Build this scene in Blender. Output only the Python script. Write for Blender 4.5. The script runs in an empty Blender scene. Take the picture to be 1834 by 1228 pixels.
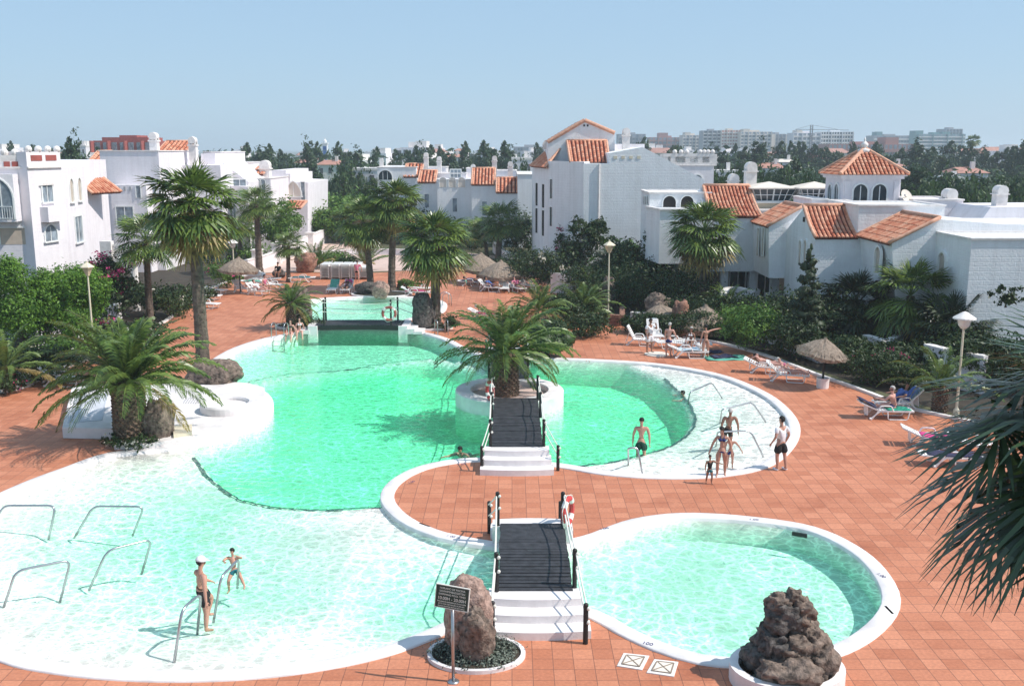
import bpy, math, random
import numpy as np
from mathutils import Vector, Matrix
from mathutils.geometry import tessellate_polygon
S=bpy.context.scene
rad=math.radians
# ---------------- camera, world, sun, exposure ----------------
H=10.3; PITCH=rad(11); FPX=1783.
cd=bpy.data.cameras.new('camera'); cam=bpy.data.objects.new('camera',cd); S.collection.objects.link(cam)
cd.lens=35.0; cd.sensor_width=36; cd.clip_start=.1; cd.clip_end=20000
cam.location=(0,0,H); cam.rotation_euler=(rad(90)-PITCH,0,0); S.camera=cam
SUN_EL,SUN_AZ=rad(50),rad(101)       # azimuth clockwise from +Y
w=bpy.data.worlds.new('World'); S.world=w; w.use_nodes=True
nt=w.node_tree; bg=nt.nodes['Background']
sky=nt.nodes.new('ShaderNodeTexSky'); sky.sky_type='NISHITA'; sky.sun_disc=False
sky.sun_elevation=SUN_EL; sky.sun_rotation=SUN_AZ; sky.air_density=1.0; sky.dust_density=.6; sky.ozone_density=2.0
mxs=nt.nodes.new('ShaderNodeMixRGB'); mxs.inputs[0].default_value=.62; nt.links.new(sky.outputs[0],mxs.inputs[1]); mxs.inputs[2].default_value=(5.1,7.8,10.7,1)
nt.links.new(mxs.outputs[0],bg.inputs[0]); bg.inputs[1].default_value=.092
sd=bpy.data.lights.new('sun','SUN'); sun=bpy.data.objects.new('sun',sd); S.collection.objects.link(sun)
sd.energy=4.9; sd.angle=rad(.5); sd.color=(1,.95,.88)
tosun=Vector((math.sin(SUN_AZ)*math.cos(SUN_EL),math.cos(SUN_AZ)*math.cos(SUN_EL),math.sin(SUN_EL)))
sun.rotation_euler=tosun.to_track_quat('Z','Y').to_euler()
S.view_settings.view_transform='Standard'; S.view_settings.look='None'; S.view_settings.exposure=.04; S.view_settings.gamma=1
S.cycles.max_bounces=10; S.cycles.transparent_max_bounces=24; S.cycles.volume_bounces=1
S.cycles.diffuse_bounces=4; S.cycles.glossy_bounces=3; S.cycles.sample_clamp_indirect=4
S.cycles.use_denoising=True
# ---------------- points on the ground seen in the photograph ----------------
def ray(px,py):
    u=(px-917)/FPX; v=(614-py)/FPX
    return Vector((u,math.cos(PITCH)+v*math.sin(PITCH),-math.sin(PITCH)+v*math.cos(PITCH)))
def G(px,py,z=0.):
    d=ray(px,py); t=(z-H)/d.z; return Vector((d.x*t,d.y*t,z))
def W(px,py,Y):
    d=ray(px,py); t=Y/d.y; return Vector((d.x*t,Y,H+d.z*t))
def XZ(px,py,Y):
    p=W(px,py,Y); return p.x,p.z
# ---------------- object helpers ----------------
COL=S.collection.objects
def tag(o,label=None,cat=None,group=None,kind=None):
    if label: o['label']=label
    if cat: o['category']=cat
    if group: o['group']=group
    if kind: o['kind']=kind
    return o
def thing(name,label,cat,loc=(0,0,0),rz=0,group=None,sc=1):
    o=bpy.data.objects.new(name,None); COL.link(o); o.location=loc; o.rotation_euler=(0,0,rz); o.scale=(sc,sc,sc)
    o.empty_display_size=.2
    return tag(o,label,cat,group)
def wloc(o):
    p=Vector((0,0,0))
    while o is not None: p+=o.location; o=o.parent
    return p
def copy_tree(o,parent=None):
    c=o.copy(); COL.link(c); c.parent=parent
    for ch in o.children: copy_tree(ch,c)
    return c
def place(proto,used,loc,rz=0,label=None,group=None,sc=1,rx=0,ry=0):
    """first call moves the prototype itself, later calls copy it"""
    if proto.get('_u') is None: proto['_u']=1; o=proto
    else:
        o=copy_tree(proto)
    o.location=loc; o.rotation_euler=(rx,ry,rz)
    o.scale=(sc,sc,sc) if not hasattr(sc,'__len__') else sc
    if label: o['label']=label
    if group: o['group']=group
    return o
class MB:
    def __init__(s): s.v=[]; s.f=[]; s.m=[]; s.mi=0
    def add(s,vs,fs):
        b=len(s.v); s.v+= [tuple(p) for p in vs]
        s.f+=[tuple(b+i for i in f) for f in fs]; s.m+=[s.mi]*len(fs); return s
    def quad(s,a,b,c,d): return s.add([a,b,c,d],[(0,1,2,3)])
    def box(s,c,size,rz=0,M=None):
        x,y,z=[k/2 for k in size]; R=Matrix.Rotation(rz,3,'Z') if M is None else M
        vs=[Vector(c)+R@Vector(p) for p in ((-x,-y,-z),(x,-y,-z),(x,y,-z),(-x,y,-z),(-x,-y,z),(x,-y,z),(x,y,z),(-x,y,z))]
        return s.add(vs,[(3,2,1,0),(4,5,6,7),(0,1,5,4),(1,2,6,5),(2,3,7,6),(3,0,4,7)])
    def bar(s,a,b,w,h,up=(0,0,1)):
        a,b=Vector(a),Vector(b); d=(b-a); L=d.length; d.normalize(); x=d.cross(Vector(up))
        if x.length<1e-4: x=Vector((1,0,0))
        x.normalize(); z=x.cross(d); M=Matrix((x,d,z)).transposed()
        return s.box((a+b)/2,(w,L,h),M=M)
    def tube(s,path,r,seg=8,cap=True):
        path=[Vector(p) for p in path]; n=len(path); rs=r if hasattr(r,'__len__') else [r]*n
        vs=[];fs=[];px=None
        for i,p in enumerate(path):
            d=(path[min(i+1,n-1)]-path[max(i-1,0)]).normalized()
            if px is None:
                px=d.cross(Vector((0,0,1)))
                if px.length<.05: px=d.cross(Vector((0,1,0)))
            px=(px-d*px.dot(d)).normalized(); py=d.cross(px)
            for k in range(seg):
                a=2*math.pi*k/seg; vs.append(p+(px*math.cos(a)+py*math.sin(a))*rs[i])
        for i in range(n-1):
            for k in range(seg):
                k2=(k+1)%seg; fs.append((i*seg+k,i*seg+k2,(i+1)*seg+k2,(i+1)*seg+k))
        if cap: fs.append(tuple(range(seg))[::-1]); fs.append(tuple((n-1)*seg+k for k in range(seg)))
        return s.add(vs,fs)
    def lathe(s,prof,seg=16,c=(0,0,0),sx=1,sy=1):
        vs=[];fs=[];n=len(prof)
        for r,z in prof:
            for k in range(seg):
                a=2*math.pi*k/seg; vs.append((c[0]+r*sx*math.cos(a),c[1]+r*sy*math.sin(a),c[2]+z))
        for i in range(n-1):
            for k in range(seg):
                k2=(k+1)%seg; fs.append((i*seg+k,i*seg+k2,(i+1)*seg+k2,(i+1)*seg+k))
        fs.append(tuple(range(seg))[::-1]); fs.append(tuple((n-1)*seg+k for k in range(seg)))
        return s.add(vs,fs)
    def prism(s,poly,z0,z1,cap=True):
        n=len(poly); z1s=z1 if hasattr(z1,'__len__') else [z1]*n
        ar=sum(poly[i][0]*poly[(i+1)%n][1]-poly[(i+1)%n][0]*poly[i][1] for i in range(n))
        if ar<0: poly=poly[::-1]; z1s=list(z1s)[::-1]
        vs=[(p[0],p[1],z0) for p in poly]+[(p[0],p[1],z) for p,z in zip(poly,z1s)]
        fs=[(i,(i+1)%n,n+(i+1)%n,n+i) for i in range(n)]
        if cap:
            fs.append(tuple(range(n,2*n)) ); fs.append(tuple(range(n))[::-1])
        return s.add(vs,fs)
    def ball(s,c,r,seg=12,rings=8,jit=0,rnd=None):
        r3=r if hasattr(r,'__len__') else (r,r,r); vs=[];fs=[]
        vs.append((c[0],c[1],c[2]-r3[2]))
        for i in range(1,rings):
            t=math.pi*i/rings
            for k in range(seg):
                a=2*math.pi*k/seg; q=1+(rnd.uniform(-jit,jit) if jit else 0)
                vs.append((c[0]+r3[0]*q*math.sin(t)*math.cos(a),c[1]+r3[1]*q*math.sin(t)*math.sin(a),c[2]-r3[2]*q*math.cos(t)))
        vs.append((c[0],c[1],c[2]+r3[2])); L=len(vs)-1
        for k in range(seg):
            k2=(k+1)%seg; fs.append((0,1+k2,1+k)); fs.append((L,L-seg+k,L-seg+k2))
            for i in range(rings-2):
                a=1+i*seg; fs.append((a+k,a+k2,a+seg+k2,a+seg+k))
        return s.add(vs,fs)
    def ring(s,inner,outer,z0,z1,zin=None):
        """flat band between two closed loops with the same count; top z1, inner wall down to zin"""
        n=len(inner); zin=z0 if zin is None else zin
        vs=[(p[0],p[1],zin) for p in inner]+[(p[0],p[1],z1) for p in inner]+[(p[0],p[1],z1) for p in outer]+[(p[0],p[1],z0) for p in outer]
        fs=[]
        for i in range(n):
            j=(i+1)%n
            for q in range(3): fs.append((q*n+i,q*n+j,(q+1)*n+j,(q+1)*n+i))
        return s.add(vs,fs)
    def build(s,name,mat,parent=None,loc=None,smooth=False,label=None,bevel=0):
        me=bpy.data.meshes.new(name)
        off=wloc(parent) if parent is not None else Vector(loc or (0,0,0))
        me.from_pydata([(x-off.x,y-off.y,z-off.z) for x,y,z in s.v],[],s.f)
        mats=mat if isinstance(mat,(list,tuple)) else [mat]
        for m in mats: me.materials.append(m)
        if len(mats)>1: me.polygons.foreach_set('material_index',s.m)
        if smooth: me.polygons.foreach_set('use_smooth',[True]*len(me.polygons))
        me.update()
        o=bpy.data.objects.new(name,me); COL.link(o)
        if parent is not None: o.parent=parent
        else: o.location=off
        if bevel:
            b=o.modifiers.new('bevel','BEVEL'); b.width=bevel; b.segments=2; b.limit_method='ANGLE'; b.angle_limit=rad(40)
        if smooth=='auto': pass
        if label: o['label']=label
        return o
def fixn(o):
    import bmesh
    bm=bmesh.new(); bm.from_mesh(o.data); bmesh.ops.recalc_face_normals(bm,faces=bm.faces); bm.to_mesh(o.data); bm.free(); return o
def npmesh(name,V,Q,mat,parent=None,loc=None,midx=None):
    """V (n,3), Q (m,k) face corner indices"""
    me=bpy.data.meshes.new(name); V=np.asarray(V,dtype=np.float32); Q=np.asarray(Q,dtype=np.int32); m,k=Q.shape
    me.vertices.add(len(V)); me.vertices.foreach_set('co',V.ravel())
    me.loops.add(m*k); me.loops.foreach_set('vertex_index',Q.ravel())
    me.polygons.add(m); me.polygons.foreach_set('loop_start',np.arange(0,m*k,k,dtype=np.int32))
    mats=mat if isinstance(mat,(list,tuple)) else [mat]
    for q in mats: me.materials.append(q)
    if midx is not None: me.polygons.foreach_set('material_index',np.asarray(midx,dtype=np.int32))
    me.update(calc_edges=True)
    o=bpy.data.objects.new(name,me); COL.link(o)
    if parent is not None: o.parent=parent
    elif loc is not None: o.location=loc
    return o
# ---------------- materials ----------------
def nodes(name):
    m=bpy.data.materials.new(name); m.use_nodes=True; t=m.node_tree
    return m,t,t.nodes['Principled BSDF']
def N(t,typ,**kw):
    n=t.nodes.new('ShaderNode'+typ)
    for k,v in kw.items():
        if k.startswith('i_'):
            key=k[2:]; n.inputs[int(key) if key.isdigit() else key.replace('_',' ')].default_value=v
        else: setattr(n,k,v)
    return n
def rgb(c): return (c[0],c[1],c[2],1)
def ramp(t,fac,stops):
    r=N(t,'ValToRGB'); e=r.color_ramp.elements
    e[0].position,e[0].color=stops[0][0],rgb(stops[0][1]); e[1].position,e[1].color=stops[-1][0],rgb(stops[-1][1])
    for p,c in stops[1:-1]:
        q=e.new(p); q.color=rgb(c)
    t.links.new(fac,r.inputs[0]); return r.outputs[0]
def plain(name,c,rough=.6,var=.15,scale=3,bump=0,bscale=30,metal=0,spec=.5,detail=4):
    m,t,b=nodes(name); L=t.links.new
    tc=N(t,'TexCoord'); nz=N(t,'TexNoise',i_Scale=scale,i_Detail=detail); L(tc.outputs['Object'],nz.inputs['Vector'])
    lo=[k*(1-var) for k in c]; hi=[min(1,k*(1+var)) for k in c]
    L(ramp(t,nz.outputs[0],[(.3,lo),(.7,hi)]),b.inputs['Base Color'])
    b.inputs['Roughness'].default_value=rough; b.inputs['Metallic'].default_value=metal
    b.inputs['Specular IOR Level'].default_value=spec
    if bump:
        n2=N(t,'TexNoise',i_Scale=bscale,i_Detail=5); L(tc.outputs['Object'],n2.inputs['Vector'])
        bp=N(t,'Bump',i_Strength=bump,i_Distance=.05); L(n2.outputs[0],bp.inputs['Height']); L(bp.outputs[0],b.inputs['Normal'])
    return m
def leafmat(name,dark,light,trans=.3,scale=.8,rough=.5,spec=.35):
    m,t,b=nodes(name); L=t.links.new
    geo=N(t,'NewGeometry'); tc=N(t,'TexCoord'); nz=N(t,'TexNoise',i_Scale=scale,i_Detail=3); L(tc.outputs['Object'],nz.inputs['Vector'])
    ad=N(t,'Math',operation='MULTIPLY_ADD'); L(geo.outputs['Random Per Island'],ad.inputs[0]); ad.inputs[1].default_value=.55; L(nz.outputs[0],ad.inputs[2])
    c=ramp(t,ad.outputs[0],[(.4,dark),(.95,light)])
    L(c,b.inputs['Base Color']); b.inputs['Roughness'].default_value=rough; b.inputs['Specular IOR Level'].default_value=spec
    tr=N(t,'BsdfTranslucent'); L(c,tr.inputs[0]); mx=N(t,'MixShader',i_0=trans); out=t.nodes['Material Output']
    L(b.outputs[0],mx.inputs[1]); L(tr.outputs[0],mx.inputs[2]); L(mx.outputs[0],out.inputs[0]); return m
M={}
# terracotta deck tiles
m,t,b=nodes('deck_tile'); L=t.links.new
tc=N(t,'TexCoord'); br=N(t,'TexBrick',offset=0,squash=1); L(tc.outputs['Object'],br.inputs['Vector'])
for k,v in (('Scale',1),('Mortar Size',.008),('Mortar Smooth',.1),('Bias',0),('Brick Width',.42),('Row Height',.42)): br.inputs[k].default_value=v
br.inputs['Color1'].default_value=(.57,.225,.122,1); br.inputs['Color2'].default_value=(.45,.155,.076,1); br.inputs['Mortar'].default_value=(.22,.09,.055,1)
nz=N(t,'TexNoise',i_Scale=.35,i_Detail=6,i_Roughness=.65); L(tc.outputs['Object'],nz.inputs['Vector'])
mr=ramp(t,nz.outputs[0],[(.3,(.74,.62,.54)),(.46,(1,1,1)),(.7,(1.1,1.14,1.18))])
mx=N(t,'MixRGB',blend_type='MULTIPLY',i_0=1.); L(br.outputs[0],mx.inputs[1]); L(mr,mx.inputs[2])
n3=N(t,'TexNoise',i_Scale=14,i_Detail=4); L(tc.outputs['Object'],n3.inputs['Vector'])
m2=N(t,'MixRGB',blend_type='MULTIPLY',i_0=1.); L(mx.outputs[0],m2.inputs[1]); L(ramp(t,n3.outputs[0],[(.25,(.82,.8,.8)),(.7,(1.08,1.08,1.08))]),m2.inputs[2])
L(m2.outputs[0],b.inputs['Base Color']); b.inputs['Roughness'].default_value=.62
bp=N(t,'Bump',i_Strength=.35,i_Distance=.01); iv=N(t,'Math',operation='SUBTRACT',i_0=1.); L(br.outputs['Fac'],iv.inputs[1]); L(iv.outputs[0],bp.inputs['Height']); L(bp.outputs[0],b.inputs['Normal'])
M['tile']=m
# whitewashed block walls
def stucco(name,c,bs=.5):
    m,t,b=nodes(name); L=t.links.new
    tc=N(t,'TexCoord'); mp=N(t,'Mapping'); mp.inputs['Rotation'].default_value=(rad(90),0,0)
    sp=N(t,'SeparateXYZ'); L(tc.outputs['Object'],sp.inputs[0]); ad=N(t,'Math',operation='ADD'); L(sp.outputs[0],ad.inputs[0]); L(sp.outputs[1],ad.inputs[1])
    cb=N(t,'CombineXYZ'); L(ad.outputs[0],cb.inputs[0]); L(sp.outputs[2],cb.inputs[1])
    br=N(t,'TexBrick'); L(cb.outputs[0],br.inputs['Vector'])
    for k,v in (('Scale',1),('Mortar Size',.02),('Mortar Smooth',.9),('Brick Width',.5),('Row Height',.22)): br.inputs[k].default_value=v
    nz=N(t,'TexNoise',i_Scale=1.2,i_Detail=8,i_Roughness=.7); L(tc.outputs['Object'],nz.inputs['Vector'])
    mp2=N(t,'Mapping'); mp2.inputs['Scale'].default_value=(2.2,2.2,.12); L(tc.outputs['Object'],mp2.inputs[0])
    st=N(t,'TexNoise',i_Scale=1.0,i_Detail=5,i_Roughness=.6); L(mp2.outputs[0],st.inputs['Vector'])
    mm=N(t,'MixRGB',blend_type='MULTIPLY',i_0=1.)
    L(ramp(t,nz.outputs[0],[(.3,[k*.9 for k in c]),(.7,c)]),mm.inputs[1]); L(ramp(t,st.outputs[0],[(.35,(.93,.925,.92)),(.55,(1,1,1))]),mm.inputs[2]); L(mm.outputs[0],b.inputs['Base Color'])
    n2=N(t,'TexNoise',i_Scale=9,i_Detail=6); L(tc.outputs['Object'],n2.inputs['Vector'])
    hh=N(t,'Math',operation='MULTIPLY_ADD'); L(br.outputs['Fac'],hh.inputs[0]); hh.inputs[1].default_value=-.5; L(n2.outputs[0],hh.inputs[2])
    bp=N(t,'Bump',i_Strength=bs,i_Distance=.03); L(hh.outputs[0],bp.inputs['Height']); L(bp.outputs[0],b.inputs['Normal'])
    b.inputs['Roughness'].default_value=.85; b.inputs['Specular IOR Level'].default_value=.2
    return m
M['white']=stucco('whitewash',(.82,.82,.83)); M['pinkwhite']=stucco('warm_whitewash',(.82,.775,.80),.25); M['cream']=stucco('cream_render',(.74,.66,.58),.2)
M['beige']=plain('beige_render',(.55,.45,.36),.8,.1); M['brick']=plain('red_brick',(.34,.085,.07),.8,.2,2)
M['teal']=plain('teal_render',(.16,.30,.31),.7,.1); M['grey']=plain('grey_concrete',(.36,.36,.38),.8,.12)
M['pool']=plain('pool_plaster',(.72,.69,.675),.6,.08,.9,.05,20); M['coping']=plain('coping_white',(.74,.69,.68),.6,.14,1.6,.1,25)
M['step']=plain('step_paint',(.76,.71,.70),.65,.08,3.,.1,20)
m,t,b=nodes('roof_tile'); L=t.links.new
geo=N(t,'NewGeometry'); tc=N(t,'TexCoord'); nz=N(t,'TexNoise',i_Scale=3,i_Detail=5); L(tc.outputs['Object'],nz.inputs['Vector'])
ad=N(t,'Math',operation='MULTIPLY_ADD'); L(geo.outputs['Random Per Island'],ad.inputs[0]); ad.inputs[1].default_value=.4; L(nz.outputs[0],ad.inputs[2])
L(ramp(t,ad.outputs[0],[(.4,(.40,.12,.07)),(.65,(.58,.23,.14)),(.95,(.70,.39,.26))]),b.inputs['Base Color']); b.inputs['Roughness'].default_value=.85; b.inputs['Specular IOR Level'].default_value=.1
M['roof']=m
M['ridge']=plain('ridge_tile',(.62,.33,.22),.75,.2,5)
M['roofback']=plain('dark_roof_base',(.10,.025,.02),.9,.2)  # darker base sheet that shows between the barrel tiles
M['wood']=plain('dark_planks',(.03,.03,.035),.65,.5,5,.3,40); M['post']=plain('black_post',(.012,.011,.011),.6,.2)
M['rope']=plain('white_rope',(.7,.68,.62),.8,.1); M['steel']=plain('steel_tube',(.42,.43,.45),.3,.05,metal=.85)
M['plastic']=plain('white_plastic',(.8,.78,.76),.45,.04); M['plasticgrey']=plain('worn_plastic',(.55,.56,.58),.5,.08)
M['rockpink']=plain('pinkish_stone',(.33,.22,.18),.9,.55,9,1.,22,detail=9); M['straw']=plain('grey_thatch',(.26,.20,.155),.95,.35,8,.8,25); M['rock']=plain('brown_boulder',(.17,.125,.10),.9,.75,7,1.0,14,detail=9)
M['rockdark']=plain('dark_boulder',(.095,.082,.075),.9,.8,8,1.,14,detail=9); M['rockred']=plain('reddish_stone',(.26,.13,.09),.9,.5,6,.8,14)
M['trunk']=plain('palm_trunk',(.12,.09,.07),.95,.4,6,.8,18); M['bark']=plain('bark',(.12,.09,.07),.95,.4,6,.6,15)
M['trunkdark']=plain('palm_trunk_scales',(.15,.10,.07),.95,.5,5,.8,12)
M['glass']=plain('dark_window',(.03,.045,.055),.15,.3,2); M['shutter']=plain('beige_shutter',(.50,.43,.36),.6,.1)
M['pane']=plain('window_curtain',(.22,.26,.30),.3,.5,2); M['dark']=plain('painted_dark_opening',(.02,.018,.017),.9,.2)  # dark: near-black faces painted as the unlit depth of uncut openings
M['frame']=plain('white_frame',(.8,.8,.78),.5,.03); M['lampglass']=plain('lamp_glass',(.62,.50,.36),.3,.1); M['cream2']=plain('cream_post',(.68,.60,.46),.6,.06)
M['soil']=plain('garden_soil',(.04,.03,.02),.95,.4,1.5,.4,6); M['grass']=plain('golf_grass',(.10,.20,.035),.9,.3,.05)
M['path']=plain('pale_paving',(.58,.42,.36),.8,.1,.5); M['kerb']=plain('kerb_white',(.75,.70,.67),.7,.12,4)
M['towelg']=plain('green_towel',(.03,.35,.22),.9,.3,9); M['towelp']=plain('pink_towel',(.62,.05,.22),.9,.3,9); M['toweld']=plain('navy_towel',(.03,.03,.07),.95,.3,9)
M['towelw']=plain('pale_towel',(.45,.55,.62),.95,.3,7)
M['red']=plain('lifebuoy_red',(.55,.05,.05),.5,.1); M['signg']=plain('dark_green_board',(.018,.04,.028),.5,.2); M['signt']=plain('sign_lettering',(.75,.75,.68),.6,.05)
M['skin']=plain('skin',(.48,.25,.18),.55,.10,5); M['skintan']=plain('tanned_skin',(.30,.145,.095),.55,.12,5); M['skinpink']=plain('pale_skin',(.58,.31,.25),.55,.10,5)
for k,c in dict(hair=(.015,.011,.01),hairgrey=(.45,.42,.40),black=(.012,.012,.014),navy=(.012,.025,.13),teals=(.01,.13,.16),dgreen=(.008,.055,.035),whitec=(.74,.72,.74),pinkc=(.60,.16,.26),bluec=(.06,.12,.36),olive=(.09,.08,.05),mint=(.10,.36,.27)).items():
    M[k]=plain('cloth_'+k if 'hair' not in k else k,c,.85,.15,6)
M['washl']=leafmat('fan_palm_leaf',(.018,.055,.010),(.17,.24,.045),.22,.7,.36,.6)
M['washdry']=leafmat('dry_palm_leaf',(.12,.085,.03),(.40,.30,.10),.25,.7)
M['phx']=leafmat('feather_palm_leaf',(.020,.060,.012),(.17,.24,.05),.2,.8,.38,.6)
M['darkfan']=leafmat('shaded_fan_leaf',(.008,.020,.010),(.035,.055,.018),.1,.7,.4,.6)  # darkfan: darker copy of the fan leaf, shade put into its colour
M['tree']=leafmat('tree_leaf',(.013,.040,.010),(.06,.11,.025),.25,.35); M['treefar']=leafmat('far_tree_leaf',(.014,.042,.014),(.05,.09,.026),.15,.12)
M['bright']=leafmat('bright_leaf',(.022,.085,.010),(.16,.30,.035),.35,.6); M['shrub']=leafmat('shrub_leaf',(.009,.026,.008),(.045,.075,.018),.2,.7)
M['midg']=leafmat('mid_green_leaf',(.035,.10,.015),(.15,.26,.045),.3,.5); M['silver']=leafmat('silver_cover',(.03,.045,.035),(.17,.20,.16),.2,2)
M['cypress']=leafmat('cypress_leaf',(.012,.028,.012),(.045,.065,.025),.1,1.)
M['flowp']=leafmat('magenta_blossom',(.35,.02,.10),(.75,.08,.28),.3,2); M['floww']=leafmat('pale_blossom',(.5,.42,.3),(.85,.8,.7),.3,2)
# ---------------- ground, deck, pools ----------------
def smooth_loop(pts,step=.35,closed=True):
    P=[Vector((p[0],p[1])) for p in pts]; n=len(P); out=[]
    for i in range(n if closed else n-1):
        if closed: p0,p1,p2,p3=P[i-1],P[i],P[(i+1)%n],P[(i+2)%n]
        else: p0,p1,p2,p3=P[max(i-1,0)],P[i],P[i+1],P[min(i+2,n-1)]
        k=max(1,int((p2-p1).length/step))
        a=1e-6; t0=0; t1=t0+max((p1-p0).length,a)**.5; t2=t1+max((p2-p1).length,a)**.5; t3=t2+max((p3-p2).length,a)**.5
        for j in range(k):
            t=t1+(t2-t1)*j/k
            if p0==p1 or p2==p3: out.append(p1.lerp(p2,j/k)); continue
            A1=p0*((t1-t)/(t1-t0))+p1*((t-t0)/(t1-t0)); A2=p1*((t2-t)/(t2-t1))+p2*((t-t1)/(t2-t1)); A3=p2*((t3-t)/(t3-t2))+p3*((t-t2)/(t3-t2))
            B1=A1*((t2-t)/(t2-t0))+A2*((t-t0)/(t2-t0)); B2=A2*((t3-t)/(t3-t1))+A3*((t-t1)/(t3-t1))
            out.append(B1*((t2-t)/(t2-t1))+B2*((t-t1)/(t2-t1)))
    if not closed: out.append(P[-1])
    return out
def area(P): return sum(P[i].x*P[(i+1)%len(P)].y-P[(i+1)%len(P)].x*P[i].y for i in range(len(P)))/2
def ccw(P): return P if area(P)>0 else P[::-1]
def inset(P,d):
    """move a ccw loop inwards by d"""
    n=len(P); out=[]
    for i in range(n):
        t=(P[(i+1)%n]-P[i-1]).normalized(); out.append(P[i]+Vector((-t.y,t.x))*d)
    return out
def strip_pts(px): return [G(x,y) for x,y in px]
def sheet(name,outer,holes,z,mat,kind='structure'):
    loops=[[Vector((p[0],p[1],0)) for p in outer]]+[[Vector((p[0],p[1],0)) for p in h] for h in holes]
    tri=tessellate_polygon(loops); vs=[(p.x,p.y,z) for l in loops for p in l]
    mb=MB(); mb.add(vs,[tuple(t) for t in tri]); o=mb.build(name,mat)
    me=o.data
    up=sum(p.normal.z*p.area for p in me.polygons)
    if up<0: me.flip_normals()
    if kind: o['kind']=kind
    return o
main_px=[(-170,1010),(-110,1110),(0,1186),(100,1208),(250,1221),(420,1219),(560,1204),(690,1177),(790,1140),(850,1112),(900,1098),(980,1092),(1052,1106),(1100,1133),(1170,1166),(1250,1190),(1320,1197),(1410,1194),(1500,1178),(1570,1142),(1612,1090),(1603,1045),(1550,988),(1460,945),(1340,926),(1220,920),(1130,931),(1040,962),(985,972),(900,973),(860,967),(800,955),(738,929),(706,893),(720,865),(765,841),(830,829),(900,828),(1000,838),(1080,851),(1180,858),(1290,855),(1375,838),(1422,802),(1433,765),(1410,730),(1370,702),(1290,671),(1180,652),(1060,644),(945,640),(885,638),(842,626),(800,606),(745,593),(660,589),(570,590),(480,605),(425,621),(385,641),(362,662),(370,690),(455,703),(462,748),(410,772),(330,795),(190,813),(110,840),(50,862),(-20,893),(-100,935),(-150,970)]
MAIN=ccw(smooth_loop(strip_pts(main_px)))
upper_px=[(540,545),(556,537),(600,533),(700,531),(770,534),(797,542),(800,553),(790,562),(740,572),(716,583),(640,585),(566,584),(548,572),(536,556)]
UPPER=ccw(smooth_loop(strip_pts(upper_px)))
isl_c=(G(820,722).x+G(1005,722).x)/2; ISL_C=Vector((isl_c,40.2)); ISL_R=2.25
ISLAND=[ISL_C+Vector((math.cos(a)*ISL_R,math.sin(a)*ISL_R)) for a in [2*math.pi*i/48 for i in range(48)]]
deck_px=[(2300,1420),(2100,860),(1834,790),(1740,757),(1640,735),(1535,697),(1460,671),(1369,637),(1281,614),(1190,600),(1115,583),(1065,566),(1035,546),(1005,528),(980,508),(955,494),(900,484),(820,479),(760,482),(700,487),(640,489),(520,488),(470,490),(430,498),(385,515),(335,545),(293,578),(220,612),(150,648),(90,668),(60,686),(40,696),(0,705),(-300,740),(-900,900),(-900,1420)]
DECK=ccw([Vector(p[:2]) for p in smooth_loop(strip_pts(deck_px),1.0)])
COPW=.42
sheet('pool_deck',DECK,[inset(MAIN,.2),inset(UPPER,.2)],0,M['tile'])
FAR=[Vector(p) for p in ((-9000,-200),(9000,-200),(9000,14000),(-9000,14000))]
sheet('ground',FAR,[inset(DECK,.0)],0.0,plain('dry_scrub_ground',(.085,.085,.04),.95,.4,.02))
# garden soil sheets beside the deck
GB=[Vector((p.x,p.y)) for p in strip_pts([(2300,860),(1834,775),(1640,722),(1369,630),(1281,608),(1190,595),(1115,578),(1065,560),(1035,540),(1005,522),(980,500),(955,480),(1300,470),(2300,560)])]
sheet('garden_soil',ccw(GB),[],.004,M['soil'])
GL=[Vector((p.x,p.y)) for p in strip_pts([(-300,730),(0,700),(60,682),(90,662),(150,642),(220,606),(293,572),(335,540),(385,510),(430,493),(420,470),(-300,480)])]
sheet('planting_bed',ccw(GL),[],.004,M['soil'])
PP=[Vector((p.x,p.y)) for p in strip_pts([(425,499),(470,489),(520,487),(640,487.5),(700,485),(900,483),(955,490),(960,478),(905,460),(860,455),(820,452),(740,448),(640,446),(610,428),(590,428),(560,445),(500,470)])]
sheet('path',ccw(PP),[],.008,M['path'])
GO=[Vector((p.x,p.y)) for p in strip_pts([(545,368),(760,368),(790,330),(720,312),(620,309),(545,322)])]
sheet('golf_course',ccw(GO),[],.02,M['grass'])
# kerbs along the planting
def kerb(px,name='kerb',w=.2,h=.1):
    P=smooth_loop(strip_pts(px),.8,False); n=len(P); L=[];R=[]
    for i in range(n):
        t=(P[min(i+1,n-1)]-P[max(i-1,0)]).normalized(); q=Vector((-t.y,t.x))*w/2; L.append(P[i]+q); R.append(P[i]-q)
    mb=MB()
    for i in range(n-1):
        a,b,c,d=L[i],L[i+1],R[i+1],R[i]
        mb.add([(a.x,a.y,0),(b.x,b.y,0),(c.x,c.y,0),(d.x,d.y,0),(a.x,a.y,h),(b.x,b.y,h),(c.x,c.y,h),(d.x,d.y,h)],[(4,5,6,7),(0,1,5,4),(2,3,7,6)]+([(0,4,7,3)] if i==0 else [])+([(1,2,6,5)] if i==n-2 else []))
    o=fixn(mb.build(name,M['kerb'])); o['kind']='structure'; return o
kerb(deck_px[1:11]); kerb(deck_px[22:31]); kerb([(0,704),(30,698),(55,690),(52,676),(30,672)],w=.25,h=.16)
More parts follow.
